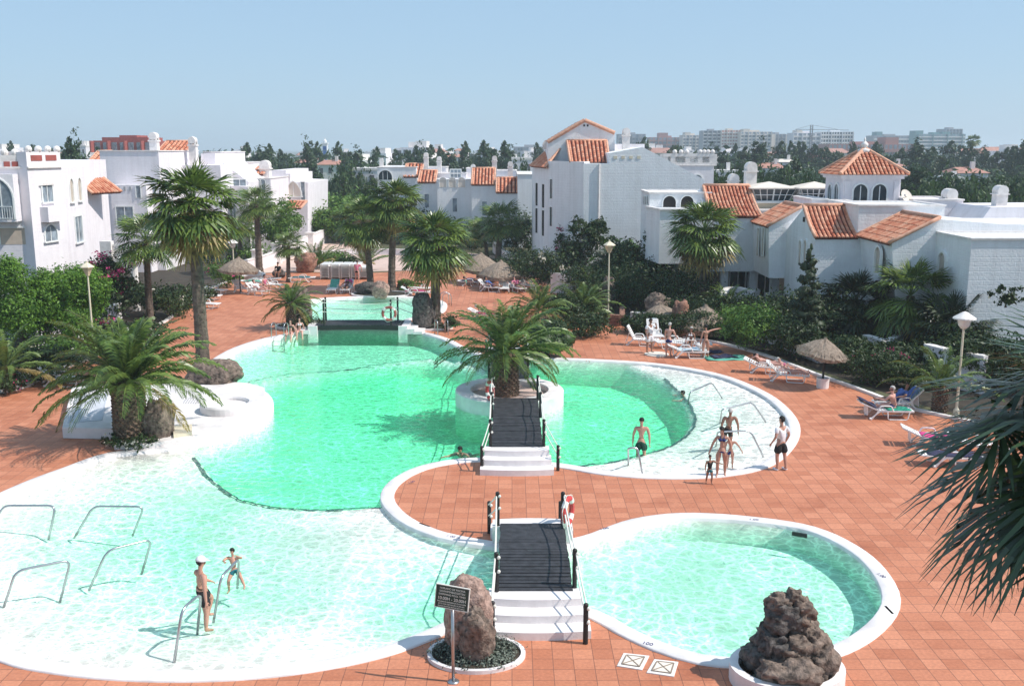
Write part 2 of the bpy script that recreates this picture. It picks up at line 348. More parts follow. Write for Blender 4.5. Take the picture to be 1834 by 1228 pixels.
# pool floor depth
def near(P,pts):
    """distance from each pts row to polyline P (closed)"""
    A=np.array([(p.x,p.y) for p in P]); B=np.roll(A,-1,0); d=np.full(len(pts),1e9)
    for a,b in zip(A,B):
        ab=b-a; t=np.clip(((pts-a)@ab)/max(ab@ab,1e-9),0,1); q=a+t[:,None]*ab; d=np.minimum(d,np.hypot(*(pts-q).T))
    return d
def inside(P,pts):
    A=[(p.x,p.y) for p in P]; r=np.zeros(len(pts),bool); x,y=pts.T; n=len(A)
    for i in range(n):
        (x1,y1),(x2,y2)=A[i],A[i-1]
        c=((y1>y)!=(y2>y))
        xi=(x2-x1)*(y-y1)/((y2-y1) if y2!=y1 else 1e-9)+x1; r^=(c&(x<xi))
    return r
line_left=[(345,812),(368,834),(400,852),(440,868),(480,882),(540,894),(600,901),(660,903),(705,904)]
line_up=[(362,708),(400,692),(440,677),(500,657),(560,646),(620,638),(700,632),(770,632),(825,641),(872,654)]
line_right=[(1190,672),(1212,690),(1235,715),(1246,742),(1235,764),(1205,785),(1150,806),(1080,825),(1040,830),(1000,832)]
DEEP=ccw([Vector((p.x,p.y)) for p in strip_pts(line_left+[(700,860),(760,830),(850,815)]+line_right[::-1]+[(1100,640),(900,600)]+line_up[::-1]+[(330,745),(320,780)])])
stp=.22; xs=np.arange(-15,12,stp); ys=np.arange(16.5,56,stp); XX,YY=np.meshgrid(xs,ys); pts=np.column_stack([XX.ravel(),YY.ravel()])
pts=pts; de=near(MAIN,pts); ind=inside(DEEP,pts); inm=inside(MAIN,pts)
yu=np.interp(pts[:,0],[G(*p).x for p in line_up],[G(*p).y for p in line_up])
dep=.014+.11*np.maximum(de-.5,0)**1.05; dep=np.minimum(dep,1.05)
cres=(pts[:,1]>yu)&(pts[:,0]<1); dep=np.where(cres,.65,dep)
chan=(pts[:,0]>-4.2)&(pts[:,1]<31)&(pts[:,0]<3.2); dep=np.where(chan,np.minimum(.9,dep+.12*np.clip(pts[:,0]+4.2,0,4)*np.clip(de,0,2.5)),dep)
rnd_=(pts[:,0]>0.6)&(pts[:,1]<G(1100,925).y+.6); dep=np.where(rnd_,.6,dep)
rb=(pts[:,0]>2.2)&(pts[:,1]>G(1100,860).y-.3); dep=np.where(rb,np.minimum(.012+.05*np.maximum(de-.5,0),.3),dep)
dd=near(DEEP,pts); tt=np.clip(dd/.8,0,1); tt=tt*tt*(3-2*tt); dep=np.where(ind,dep+(1.2-dep)*tt,dep)
WL=-.06
Z=WL-dep; Z=np.where(inm,Z,np.minimum(Z,-.30) if False else Z)
Z=np.where(inm,Z,np.minimum(Z,-.09))
nx,ny=len(xs),len(ys); idx=np.arange(nx*ny).reshape(ny,nx)
Q=np.stack([idx[:-1,:-1],idx[:-1,1:],idx[1:,1:],idx[1:,:-1]],-1).reshape(-1,4)
keep=(inm|(de<.8)); Q=Q[keep[Q].all(1)]
fl=npmesh('pool_floor',np.column_stack([pts,Z]),Q,M['pool']); fl['kind']='structure'; fl.data.polygons.foreach_set('use_smooth',[True]*len(fl.data.polygons))
# coping of the pools (a real raised ring with its wall into the water)
def coping(name,P,zin,h=.05,w=COPW):
    inner=inset(P,w); mb=MB(); n=len(P)
    a=inset(P,w-.03); b=inset(P,.03)
    lev=[(inner,zin),(inner,h-.02),(a,h),(b,h),(P,h-.02),(P,-.02)]
    vs=[(p.x,p.y,z) for l,z in lev for p in l]; fs=[]
    for q in range(len(lev)-1):
        for i in range(n):
            j=(i+1)%n; fs.append((q*n+i,q*n+j,(q+1)*n+j,(q+1)*n+i))
    mb.add(vs,fs); o=mb.build(name,M['coping']); fixn(o); o['kind']='structure'
    for p in o.data.polygons: p.use_smooth=True
    return inner
inn=coping('pool_coping',MAIN,-1.95); innu=coping('upper_pool_coping',UPPER,-1.2)
sheet('upper_pool_floor',inset(UPPER,.2),[],-.42,M['pool'])
# water bodies: closed meshes with an absorbing volume
m,t,b=nodes('pool_water'); L=t.links.new; out=t.nodes['Material Output']; t.nodes.remove(b)
tc=N(t,'TexCoord'); 
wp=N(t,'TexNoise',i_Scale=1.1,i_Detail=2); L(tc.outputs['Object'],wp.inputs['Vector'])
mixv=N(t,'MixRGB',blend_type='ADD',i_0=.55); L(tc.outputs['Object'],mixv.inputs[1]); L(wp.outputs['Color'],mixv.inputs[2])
vo=N(t,'TexVoronoi',feature='DISTANCE_TO_EDGE',i_Scale=2.3); L(mixv.outputs[0],vo.inputs['Vector'])  # web of caustic light painted into the surface's transparency colour
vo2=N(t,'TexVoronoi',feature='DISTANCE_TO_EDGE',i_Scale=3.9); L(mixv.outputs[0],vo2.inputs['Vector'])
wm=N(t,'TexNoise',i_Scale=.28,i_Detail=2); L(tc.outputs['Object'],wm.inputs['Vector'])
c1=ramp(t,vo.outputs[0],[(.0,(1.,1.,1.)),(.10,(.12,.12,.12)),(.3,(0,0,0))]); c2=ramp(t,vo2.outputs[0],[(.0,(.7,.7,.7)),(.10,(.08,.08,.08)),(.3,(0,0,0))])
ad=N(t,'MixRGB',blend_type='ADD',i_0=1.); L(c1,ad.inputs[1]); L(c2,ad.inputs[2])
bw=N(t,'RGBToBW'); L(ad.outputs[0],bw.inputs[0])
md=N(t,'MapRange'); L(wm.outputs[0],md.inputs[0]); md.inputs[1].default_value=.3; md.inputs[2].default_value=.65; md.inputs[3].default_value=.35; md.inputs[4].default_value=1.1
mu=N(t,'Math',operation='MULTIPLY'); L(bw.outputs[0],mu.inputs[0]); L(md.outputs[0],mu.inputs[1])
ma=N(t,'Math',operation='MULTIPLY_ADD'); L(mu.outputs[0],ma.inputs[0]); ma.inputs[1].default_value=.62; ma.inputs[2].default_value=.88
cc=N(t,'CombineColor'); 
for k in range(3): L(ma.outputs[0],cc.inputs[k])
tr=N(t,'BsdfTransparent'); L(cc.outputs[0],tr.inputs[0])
wv=N(t,'TexNoise',i_Scale=2.6,i_Detail=4,i_Roughness=.6); mpw=N(t,'Mapping'); mpw.inputs['Scale'].default_value=(.7,1.5,1); L(tc.outputs['Object'],mpw.inputs[0]); L(mpw.outputs[0],wv.inputs['Vector'])
bp=N(t,'Bump',i_Strength=.55,i_Distance=.12); L(wv.outputs[0],bp.inputs['Height'])
gl=N(t,'BsdfGlossy',i_Roughness=.04); L(bp.outputs[0],gl.inputs['Normal'])
fr=N(t,'Fresnel',i_IOR=1.33); L(bp.outputs[0],fr.inputs['Normal'])
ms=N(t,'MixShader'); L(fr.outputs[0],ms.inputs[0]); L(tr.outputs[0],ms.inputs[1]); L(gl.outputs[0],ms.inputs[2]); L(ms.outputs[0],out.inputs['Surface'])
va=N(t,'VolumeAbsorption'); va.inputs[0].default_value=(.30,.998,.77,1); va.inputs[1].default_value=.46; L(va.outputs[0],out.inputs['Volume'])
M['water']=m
def water(name,P,holes,z,zb):
    loops=[[Vector((p.x,p.y,0)) for p in P]]+[[Vector((p.x,p.y,0)) for p in h] for h in holes]
    tri=tessellate_polygon(loops); flat=[p for l in loops for p in l]; n=len(flat)
    vs=[(p.x,p.y,z) for p in flat]+[(p.x,p.y,zb) for p in flat]; fs=[tuple(f) for f in tri]+[tuple(n+i for i in f)[::-1] for f in tri]
    b0=0
    for l in loops:
        k=len(l)
        for i in range(k): a,c=b0+i,b0+(i+1)%k; fs.append((a,c,n+c,n+a))
        b0+=k
    mb=MB(); mb.add(vs,fs); o=fixn(mb.build(name,M['water'])); o['kind']='structure'; return o
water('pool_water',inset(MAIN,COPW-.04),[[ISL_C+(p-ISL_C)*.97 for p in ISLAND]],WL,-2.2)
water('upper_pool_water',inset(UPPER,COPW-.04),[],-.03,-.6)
# dark tile trim along the steps in the floor
def trim(px):
    P=smooth_loop(strip_pts(px),.25,False); mb=MB(); rr=random.Random(5); w=.05; n=len(P)
    for i in range(n-1):
        t=(P[i+1]-P[i]).normalized(); q=Vector((-t.y,t.x)); k=w*rr.uniform(.7,1.3); o=q*rr.uniform(-.03,.03)
        a,b=P[i]+o,P[i+1]+o; z=WL-.5 if False else None
        def zz(p):
            ix=int((p.x-xs[0])/stp); iy=int((p.y-ys[0])/stp)
            return float(Z.reshape(ny,nx)[max(0,iy-1):iy+2,max(0,ix-1):ix+2].max())+.012
        za,zb=zz(P[i]),zz(P[i+1])
        mb.quad((a.x-q.x*k,a.y-q.y*k,za),(b.x-q.x*k,b.y-q.y*k,zb),(b.x+q.x*k,b.y+q.y*k,zb),(a.x+q.x*k,a.y+q.y*k,za))
    o=mb.build('tile_line',plain('dark_tile_line',(.02,.07,.08),.4,.2)); o['kind']='structure'
trim(line_left); trim(line_up); trim(line_right)
# round planter island in the pool
pl=thing('round_planter','round white walled planter island in the middle of the pool around the thick palm','planter',(ISL_C.x,ISL_C.y,-1.9))
mb=MB(); mb.lathe([(ISL_R,-1.9),(ISL_R,.50),(ISL_R-.04,.55),(ISL_R-.62,.55),(ISL_R-.66,.5),(ISL_R-.66,.25),(.01,.25)],48,(ISL_C.x,ISL_C.y,0)); mb.build('wall',M['coping'],pl)
mb=MB(); mb.lathe([(ISL_R-.67,.26),(ISL_R-.67,.30),(.01,.31)],40,(ISL_C.x,ISL_C.y,0)); mb.build('gravel',plain('pink_gravel',(.55,.40,.35),.9,.2,15,.3,40),pl)
# wall with spouts below the upper pool
uw=thing('spout_wall','low white cascade wall with dark round spouts under the upper bridge','wall',(G(640,588).x,G(640,588).y,0))
yw=G(640,588).y; x0,x1=G(567,588).x,G(716,588).x
mb=MB(); mb.box(((x0+x1)/2,yw+.15,-.1),(x1-x0,.5,1.1)); mb.build('wall',M['coping'],uw)
for i in range(7):
    mb=MB(); x=x0+.3+i*(x1-x0-.6)/6; mb.tube([(x,yw-.16,.2),(x,yw-.06,.2)],.09,10); mb.build('spout',M['post'],uw)
# ---------------- palms ----------------
def fan_crown(seed,nl=46,R=.95,pet=1.1,blades=26,lo=-55,hi=80,droop=.28,dry=.15,wmul=1.,spread=112):
    """fan palm crown: vertices, quads, material per face; origin at the trunk top"""
    r=random.Random(seed); V=[];F=[];MI=[]
    def q(a,b,c,d,m):
        n=len(V); V.extend((a,b,c,d)); F.append((n,n+1,n+2,n+3)); MI.append(m)
    for i in range(nl):
        f=i/(nl-1); el=hi+(lo-hi)*f**.85+r.uniform(-8,8); az=i*2.39996+r.uniform(-.25,.25)
        e=rad(el); d=Vector((math.cos(e)*math.cos(az),math.cos(e)*math.sin(az),math.sin(e)))
        L=pet*r.uniform(.8,1.12)*(.75 if f<.12 else 1); sag=.10*L*math.cos(e)
        s=Vector((-math.sin(az),math.cos(az),0)); s=(s+Vector((0,0,r.uniform(-.35,.35)))).normalized()
        hub=d*L+Vector((0,0,-sag)); m=1 if (f>1-dry and r.random()<.75) else 0
        w=s*.022
        q(-w,w,hub*.5+w+Vector((0,0,sag*.3)),hub*.5-w+Vector((0,0,sag*.3)),m); q(hub*.5-w+Vector((0,0,sag*.3)),hub*.5+w+Vector((0,0,sag*.3)),hub+w*.6,hub-w*.6,m)
        d2=(d+Vector((0,0,-.25-.2*math.cos(e)))).normalized(); nn=s.cross(d2).normalized()
        Rr=R*r.uniform(.85,1.12)*(.8 if f<.1 else 1)
        for k in range(blades):
            a=rad(-spread+2*spread*k/(blades-1)+r.uniform(-2.5,2.5)); da=rad(2*spread/(blades-1))*.5*wmul
            cup=.22*abs(math.sin(a))
            def dirv(an): return (d2*math.cos(an)+s*math.sin(an)+nn*cup*(1 if nn.z<0 else -1)).normalized()
            c=dirv(a); ln=Rr*(1-.22*(abs(a)/rad(spread))**2)*r.uniform(.9,1.06)
            m1=hub+dirv(a-da)*ln*.55; m2=hub+dirv(a+da)*ln*.55; pl=nn*(.045 if k%2 else -.045)
            g=Vector((0,0,-1)); tp=hub+c*ln+g*droop*ln*r.uniform(.5,1.5)*.55; mid=hub+c*ln*.8+g*droop*ln*.2
            q(hub,m1+pl,hub+c*ln*.62,m2+pl,m)
            wv=(m2-m1)*.28
            q(m1+pl,mid-wv*.9,mid+wv*.9,m2+pl,m); q(mid-wv*.9,tp-wv*.12,tp+wv*.12,mid+wv*.9,m)
    return V,F,MI
def feather_crown(seed,nf=52,L=3.2,lo=-25,hi=82,leaf=.46,pairs=44,droop=1.,dry=.12):
    r=random.Random(seed); V=[];F=[];MI=[]
    def q(a,b,c,d,m):
        n=len(V); V.extend((a,b,c,d)); F.append((n,n+1,n+2,n+3)); MI.append(m)
    for i in range(nf):
        f=i/(nf-1); el=rad(hi+(lo-hi)*f**.9+r.uniform(-7,7)); az=i*2.39996+r.uniform(-.3,.3)
        ln=L*r.uniform(.82,1.08)*(.7+.3*min(1,f*4)); n=12; p=Vector((0,0,0)); pts=[p.copy()]; e=el
        tw=r.uniform(-.5,.5); azz=az; m=1 if (f>1-dry and r.random()<.7) else 0
        for k in range(n):
            e-=rad(droop*(1.3+10.5*(k/n)**2)*(1.15 if el>.4 else 1)*r.uniform(.85,1.15)*max(.3,math.cos(e)+.15)); azz+=tw*.05
            p=p+Vector((math.cos(e)*math.cos(azz),math.cos(e)*math.sin(azz),math.sin(e)))*ln/n; pts.append(p.copy())
        for k in range(n):
            a,b=pts[k],pts[k+1]; d=(b-a).normalized(); s=d.cross(Vector((0,0,1))); s=s.normalized() if s.length>.05 else Vector((1,0,0))
            w1=.035*(1-k/n)+.006; q(a-s*w1,a+s*w1,b+s*w1*.9,b-s*w1*.9,m)
        for side in (-1,1):
            for k in range(pairs):
                u=.10+.90*k/(pairs-1); x=u*n; i0=min(int(x),n-1); a=pts[i0].lerp(pts[i0+1],x-i0); d=(pts[i0+1]-pts[i0]).normalized()
                s=d.cross(Vector((0,0,1))); s=(s.normalized() if s.length>.05 else Vector((1,0,0)))*side; up=s.cross(d)*side
                ll=leaf*(math.sin(math.pi*min(1,u*.85+.12))**.6)*r.uniform(.85,1.1)
                if u<.2: ll*=.6
                c=(d*.68+s*.72+up*r.uniform(-.05,.30)).normalized(); mid=a+c*ll*.55; tp=a+(c+Vector((0,0,-.35))).normalized()*ll
                wv=(d*.8+up*.6*side).normalized()*.030; q(a-wv*.7,mid-wv,tp,mid+wv,m) 
    return V,F,MI
def crown_obj(data,parent,mats,name='crown',loc=(0,0,0)):
    V,F,MI=data; o=npmesh(name,[tuple(v) for v in V],F,mats,parent,midx=MI); o.location=loc; return o
def wash_trunk(h,r0,r1,seed=0,lean=(0,0),scales=True):
    r=random.Random(seed); mb=MB(); n=max(8,int(h/.16)); prof=[]
    path=[];rs=[]
    for i in range(n+1):
        f=i/n; k=f*f; path.append((lean[0]*k,lean[1]*k,h*f)); rs.append((r0*(1.45 if f<.04 else 1.15 if f<.1 else 1)*(1-f)+r1*f)*(1+.07*(i%2))*r.uniform(.96,1.04))
    mb.tube(path,rs,12)
    if scales:
        for i in range(int(h*26)):
            f=r.random(); a=r.uniform(0,6.28); rr=(r0*(1-f)+r1*f)*1.0; c=Vector((lean[0]*f*f+rr*math.cos(a),lean[1]*f*f+rr*math.sin(a),h*f))
            s=Vector((-math.sin(a),math.cos(a),0))*.05; o=Vector((math.cos(a),math.sin(a),0))*.045
            mb.add([c-s,c+s,c+o+Vector((0,0,.09))],[(0,1,2)])
    return mb
def phx_trunk(h,r0,r1,seed=0):
    r=random.Random(seed); mb=MB(); mb.lathe([(r0*1.15,0),(r0,.15*h),(r0*.93,.5*h),(r1,.85*h),(r1*1.12,h),(r1*.5,h*1.12)],20)
    rows=int(h/.11)
    for i in range(rows):
        z=h*(i+.3)/rows; rr=r0*1.02+(r1-r0)*z/h+(.04 if z>.8*h else 0)
        for k in range(14):
            a=2*math.pi*(k+.5*(i%2))/14+r.uniform(-.04,.04); s=Vector((-math.sin(a),math.cos(a),0))*rr*.2; n=Vector((math.cos(a),math.sin(a),0)); c=n*rr*.97+Vector((0,0,z))
            t=c+n*(.07+.03*r.random())+Vector((0,0,.10)); mb.add([c-s,c+s,t+s*.5,t-s*.5,c+Vector((0,0,.16))-s*.6,c+Vector((0,0,.16))+s*.6],[(0,1,2,3),(3,2,5,4),(0,3,4),(1,5,2)])
    return mb
WASHC=[fan_crown(11,nl=40,lo=-45,droop=.16,wmul=1.15),fan_crown(23,nl=36,R=.95,lo=-35,droop=.14,wmul=1.15),fan_crown(37,nl=52,R=1.05,lo=-62,dry=.25,droop=.2,wmul=1.15,blades=24)]
WMESH=[]
def fan_palm(base,h,crown_sc0,label,variant=0,r0=.24,r1=.18,lean=(0,0),skirt=False,mats=None,group=None,rz=0,trunkmat=None):
    crown_sc=crown_sc0*1.13; r0*=.78; r1*=.8
    t=thing('fan_palm',label,'palm tree',base,group=group)
    wash_trunk(h,r0,r1,int(base[0]*7+base[1])&255,lean).build('trunk',trunkmat or M['trunk'],None,smooth=False).parent=t
    key=('w',variant,id(mats)); me=next((m for k,m in WMESH if k==key),None)
    if me is None:
        o=crown_obj(WASHC[variant],t,mats or [M['washl'],M['washdry']]); WMESH.append((key,o.data))
    else:
        o=bpy.data.objects.new('crown',me); COL.link(o); o.parent=t
    o.location=(lean[0],lean[1],h); o.scale=(crown_sc,)*3; o.rotation_euler=(0,0,rz)
    if skirt:
        V,F,MI=fan_crown(99,nl=34,R=.8,pet=.55,lo=-88,hi=-45,droop=.5,dry=1.0); k=crown_obj((V,F,[1]*len(F)),t,[M['washdry'],M['washdry']],'dead_fronds'); k.location=(lean[0],lean[1],h-.1); k.scale=(crown_sc,)*3
    return t
def feather_palm(base,h,sc,label,seed=1,dry=.12,r=.42,nf=52,lo=-25,hi=82,droop=1.,leaf=.46,trunk=True,pairs=44,rz=0,group=None,name='feather_palm'):
    t=thing(name,label,'palm tree',base,group=group)
    if trunk: phx_trunk(h,r,r*.92,seed).build('trunk',M['trunkdark'],None).parent=t
    o=crown_obj(feather_crown(seed,nf=nf,lo=lo,hi=hi,droop=droop,leaf=leaf,pairs=pairs,dry=dry),t,[M['phx'],M['washdry']]); o.location=(0,0,h); o.scale=(sc,)*3; o.rotation_euler=(0,0,rz)
    return t
def crown_h(px,py,Y): return W(px,py,Y).z
def fanp(bx,by,cx,cy,label,sc,v=0,Y=None,**k):
    """base pixel on the ground and crown centre pixel"""
    b=G(bx,by) if Y is None else Vector((W(bx,by,Y).x,Y,0)); c=W(cx,cy,b.y); 
    return fan_palm(b,c.z,sc,label,v,lean=(c.x-b.x,0),**k)
fanp(366,688,345,366,'very tall bushy fan palm with yellowed fronds by the boulder on the left pool edge',1.12,2,r0=.40,r1=.28,skirt=True)
fanp(268,560,262,430,'shorter fan palm left of the very tall bushy palm, hiding the white balcony',1.05,1,Y=58,skirt=False,r0=.3)
fanp(465,492,459,366,'slim tall fan palm with small crown at the start of the ramp',.98,1,r0=.38,r1=.24)
fanp(430,470,433,408,'small low fan palm in front of the white left houses, left of the slim palm',.75,1,Y=92)
fanp(664,522,650,398,'left of the pair of leaning fan palms on the rocks behind the upper pool',1.18,0,r0=.33,r1=.22,skirt=True)
fanp(702,522,709,362,'right and taller of the pair of fan palms on the rocks behind the upper pool',1.12,2,r0=.36,r1=.22)
fanp(781,586,779,432,'broad fan palm with thick trunk next to the dark pointed rock by the upper pool',1.18,2,r0=.36,r1=.29)
fanp(893,466,898,398,'fan palm in front of the white middle houses, right of its darker twin',1.25,1,r0=.38,r1=.3)
fanp(872,470,862,415,'darker smaller fan palm standing just left behind the palm before the middle houses',.95,1,Y=98)
fanp(1256,566,1262,412,'tall lone fan palm against the white wall above the straw parasols on the right',1.20,2,r0=.34,r1=.27)
fanp(1624,640,1631,530,'fan palm with open crown against the shaded right villa wall',1.22,0,Y=50,r0=.28,r1=.24)
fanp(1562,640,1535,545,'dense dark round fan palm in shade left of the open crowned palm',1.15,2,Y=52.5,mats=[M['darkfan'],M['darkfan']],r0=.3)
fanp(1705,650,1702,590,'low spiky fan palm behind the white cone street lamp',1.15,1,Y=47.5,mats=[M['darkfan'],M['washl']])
fanp(517,505,517,440,'small fan palm with dark slim trunk beside the round brown boulder',.72,1,r0=.22,r1=.16)
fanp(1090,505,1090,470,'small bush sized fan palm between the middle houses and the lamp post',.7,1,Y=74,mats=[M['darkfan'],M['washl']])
# feather palms
feather_palm(G(236,792),2.15,1.08,'big feather palm with thick scaly trunk beside the white platform on the left',5,r=.55,nf=76,lo=-2,hi=80,droop=.98,dry=.05)
feather_palm(Vector((ISL_C.x-.15,ISL_C.y,.28)),1.75,.98,'feather palm with thick trunk growing on the round island in the pool',8,r=.5,nf=68,lo=-4,droop=1.,dry=.05)
feather_palm(G(1682,738),.95,.75,'young feather palm with upright fronds by the white cone lamp on the right',3,r=.26,nf=22,lo=15,hi=80,droop=1.1)
feather_palm(G(1160,548),.5,.78,'wide feather palm without trunk behind the white shirted group, left of the tall lone palm',4,nf=30,lo=5,hi=72,trunk=False,droop=.9)
feather_palm(G(522,590),1.5,.62,'dark low feather palm in the planter beside the pool ladder and grey rock',6,nf=40,lo=-15,hi=80,r=.25)
feather_palm(G(493,560),.6,.50,'smaller arching palm at the left end of the ladder side planter',16,nf=22,lo=-5,hi=80,trunk=False) if False else None
feather_palm(G(568,482),.3,.85,'upright feather palm right of the round brown boulder by the stacked loungers',7,nf=20,lo=25,hi=82,trunk=False,droop=.7)
feather_palm(Vector((G(1045,575).x,G(1045,575).y,0)),.7,.85,'feather palm behind the round clipped bush right of the island palm',9,nf=40,lo=-8,hi=75,trunk=False)
feather_palm(G(965,588),1.1,.75,'lighter feather palm directly behind the island palm crown',10,nf=36,lo=-10,hi=78,trunk=False)
feather_palm(G(1060,540),.9,.62,'small bright feather palm beside the white curved wall with the emblem',12,nf=26,lo=0,hi=80,trunk=False)
feather_palm(G(12,700),1.0,.85,'yellow green feather palm cut by the left edge of the picture',13,nf=30,lo=-10,hi=78,r=.25)
feather_palm(G(655,486),.6,.8,'sparse feather palm behind the stacked loungers and the twin palms',14,nf=26,lo=10,hi=82,trunk=False,r=.2,droop=.6)
feather_palm(Vector((W(1305,520,58).x,58,0)),1.3,.6,'dark feather palm between the tall lone palm and the white shaded house',15,nf=26,lo=-20,hi=80,trunk=False)
# the fan palm close to the viewer at the right edge
fg=thing('fan_palm','large dark fan palm close by, its drooping fronds cut by the right edge','palm tree',(6.25,9.7,0))
wash_trunk(7.55,.32,.22,3).build('trunk',M['trunk'],None).parent=fg
fgm=leafmat('near_palm_leaf',(.008,.024,.007),(.045,.085,.022),.2,1.,.32,.7)  # leaf colour darkened, standing in for shade on these close fronds
o=crown_obj(fan_crown(71,nl=38,R=1.22,pet=1.2,blades=36,lo=-62,hi=72,droop=.13,dry=.0,wmul=1.0,spread=118),fg,[fgm,fgm]); o.location=(0,0,7.55)
# ---------------- leafy crowns ----------------
def leaves(blobs,n,size,seed,clus=.30,up=.3,shell=.55):
    """many small leaf faces gathered into clumps over ellipsoid blobs (x,y,z,rx,ry,rz)"""
    r=np.random.default_rng(seed); B=np.array(blobs,float); w=(B[:,3]*B[:,4]*B[:,5])**(2/3.); w/=w.sum()
    nc=max(10,n//26); bi=r.choice(len(B),nc,p=w); d=r.normal(size=(nc,3)); d/=np.linalg.norm(d,axis=1)[:,None]
    rr=shell+(1-shell)*r.random(nc)**.6; C=B[bi,:3]+d*B[bi,3:]*rr[:,None]*r.uniform(.85,1.12,(nc,1))
    k=r.integers(0,nc,n); sc=B[bi[k],3:].mean(1)[:,None]; off=r.normal(size=(n,3))*sc*clus*np.array([1,1,.7])*.55; c=C[k]+off
    nrm=(c-B[bi[k],:3]); nrm/=np.linalg.norm(nrm,axis=1)[:,None]+1e-6; nrm=nrm+r.normal(size=(n,3))*.75+np.array([0,0,up]); nrm/=np.linalg.norm(nrm,axis=1)[:,None]
    a=np.cross(nrm,r.normal(size=(n,3))); a/=np.linalg.norm(a,axis=1)[:,None]; b=np.cross(nrm,a)
    s=size*r.uniform(.6,1.3,(n,1)); a=a*s; b=b*s*.5
    V=np.stack([c-a,c-b*.9+a*.1,c+a,c+b*.9+a*.1],1).reshape(-1,3); Q=np.arange(4*n).reshape(n,4); return V,Q
def core(blobs,k=.72,seed=1):
    r=random.Random(seed); mb=MB()
    for x,y,z,a,b,c in blobs: mb.ball((x,y,z),(a*k,b*k,c*k),9,6,.18,r)
    return mb
def trunkmb(h,r0,limbs=4,seed=1,spread=1.,top=None):
    r=random.Random(seed); mb=MB(); mb.tube([(0,0,0),(r.uniform(-.1,.1)*h*.3,0,h*.5),(r.uniform(-.1,.1)*h*.4,0,h)],[r0*1.2,r0*.9,r0*.6],8)
    for i in range(limbs):
        a=6.28*i/limbs+r.random(); e=r.uniform(.5,1.)
        mb.tube([(0,0,h*.65),(math.cos(a)*spread*.4,math.sin(a)*spread*.4,h*.65+spread*.5*e),(math.cos(a)*spread,math.sin(a)*spread,h*.7+spread*1.1*e)],[r0*.5,r0*.35,r0*.12],6)
    return mb
def tree_proto(name,label,cat,blobs,n,size,mat,seed,trunk_h=1.,r0=.15,flowers=None,up=.3,clus=.3,corek=0,limbs=4):
    t=thing(name,label,cat,(0,0,0))
    if trunk_h>0: trunkmb(trunk_h,r0,limbs,seed,max(b[3] for b in blobs)*.8).build('trunk' if trunk_h>.6 else 'stem',M['bark'],t)
    V,Q=leaves(blobs,int(n*1.5),size,seed,up=up,clus=clus,shell=.45); mid=np.zeros(len(Q)); ms=[mat]
    if corek:
        cm=core(blobs,corek,seed); cv=np.array(cm.v); tri=[]
        for f in cm.f:
            tri.append(f if len(f)==4 else f+(f[2],))
        # the inner mass is left out of the leaf mesh for triangles; quads only
        tq=np.array([f for f in cm.f if len(f)==4])+len(V); V=np.vstack([V,cv]); Q=np.vstack([Q,tq]); mid=np.concatenate([mid,np.zeros(len(tq))])
    if flowers:
        fm,fn=flowers; V2,Q2=leaves(blobs,int(fn*1.5),size*.8,seed+9,shell=.95,clus=.2); Q=np.vstack([Q,Q2+len(V)]); V=np.vstack([V,V2]); mid=np.concatenate([mid,np.ones(len(Q2))]); ms=[mat,fm]
    npmesh('crown' if trunk_h>.6 else 'foliage',V,Q,ms,t,midx=mid); return t
def bush(px,py,w,h,label,mat='shrub',n=1400,size=.11,seed=1,name='bush',cat='bush',flowers=None,Y=None,dp=None,z=0,**k):
    b=G(px,py,z) if Y is None else Vector((W(px,py,Y).x,Y,z)); r=random.Random(seed*3+1); dp=dp or w*.9
    bl=[(0,0,h*.5,w*.42,dp*.42,h*.47)]
    for i in range(5):
        a=r.uniform(0,6.28); q=r.uniform(.2,.36); bl.append((math.cos(a)*w*.3,math.sin(a)*dp*.3,h*r.uniform(.35,.72),w*q,dp*q,h*q*.95))
    t=tree_proto(name,label,cat,bl,n,size,M[mat],seed,.25,.05,flowers,**k); t.location=b; return t
def tree(px,py,th,w,h,label,mat='tree',n=2500,size=.16,seed=1,Y=None,cat='tree',name='tree',**k):
    """trunk base at pixel, trunk height th, crown width w, crown height h"""
    b=G(px,py) if Y is None else Vector((W(px,py,Y).x,Y,0)); r=random.Random(seed*5+2)
    bl=[(0,0,th+h*.5,w*.36,w*.36,h*.42)]
    for i in range(8):
        a=6.28*i/8+r.uniform(-.4,.4); q=r.uniform(.17,.27); u=r.uniform(.22,.85); rr=w*.5*math.sqrt(max(.1,1-(2*u-1)**2))*.72
        bl.append((math.cos(a)*rr,math.sin(a)*rr,th+h*u,w*q,w*q,h*q))
    t=tree_proto(name,label,cat,bl,n,size,M[mat],seed,max(.7,th+h*.25),.05*w**.8,**k); t.location=b; return t
# left: bright feathery trees behind the low wall
tree(40,585,.4,4.9,4.5,'bright green feathery tree at the left edge in front of the white villa','bright',17000,.085,1,Y=51)
tree(125,590,.5,4.0,4.2,'bright green feathery tree left of the bougainvillea and the lantern','bright',15000,.085,2,Y=52)
bush(183,520,3.6,4.4,'tall dark bush with magenta bougainvillea beside the left lantern','shrub',3600,.12,3,flowers=(M['flowp'],650),Y=57,name='bougainvillea',cat='shrub')
bush(215,520,4,2.4,'dark round hedge bush under the white balcony','shrub',2200,.12,4,Y=62)
bush(300,528,4.5,2.2,'dark leafy bush under the tall palm on the left, dotted with pale flowers','shrub',2600,.11,5,flowers=(M['floww'],160),Y=61)
bush(350,512,3,1.6,'low bush with dark leaves left of the sunbeds on the left','shrub',1600,.1,6,Y=66)
bush(405,490,2.6,2.2,'bush with pink oleander blossoms next to the grey straw parasol','midg',1500,.1,7,flowers=(M['flowp'],90),Y=75,name='oleander',cat='shrub')
bush(60,690,3.8,1.6,'dark bush behind the shaded sunbed at the left','shrub',2200,.09,8,Y=43.5)
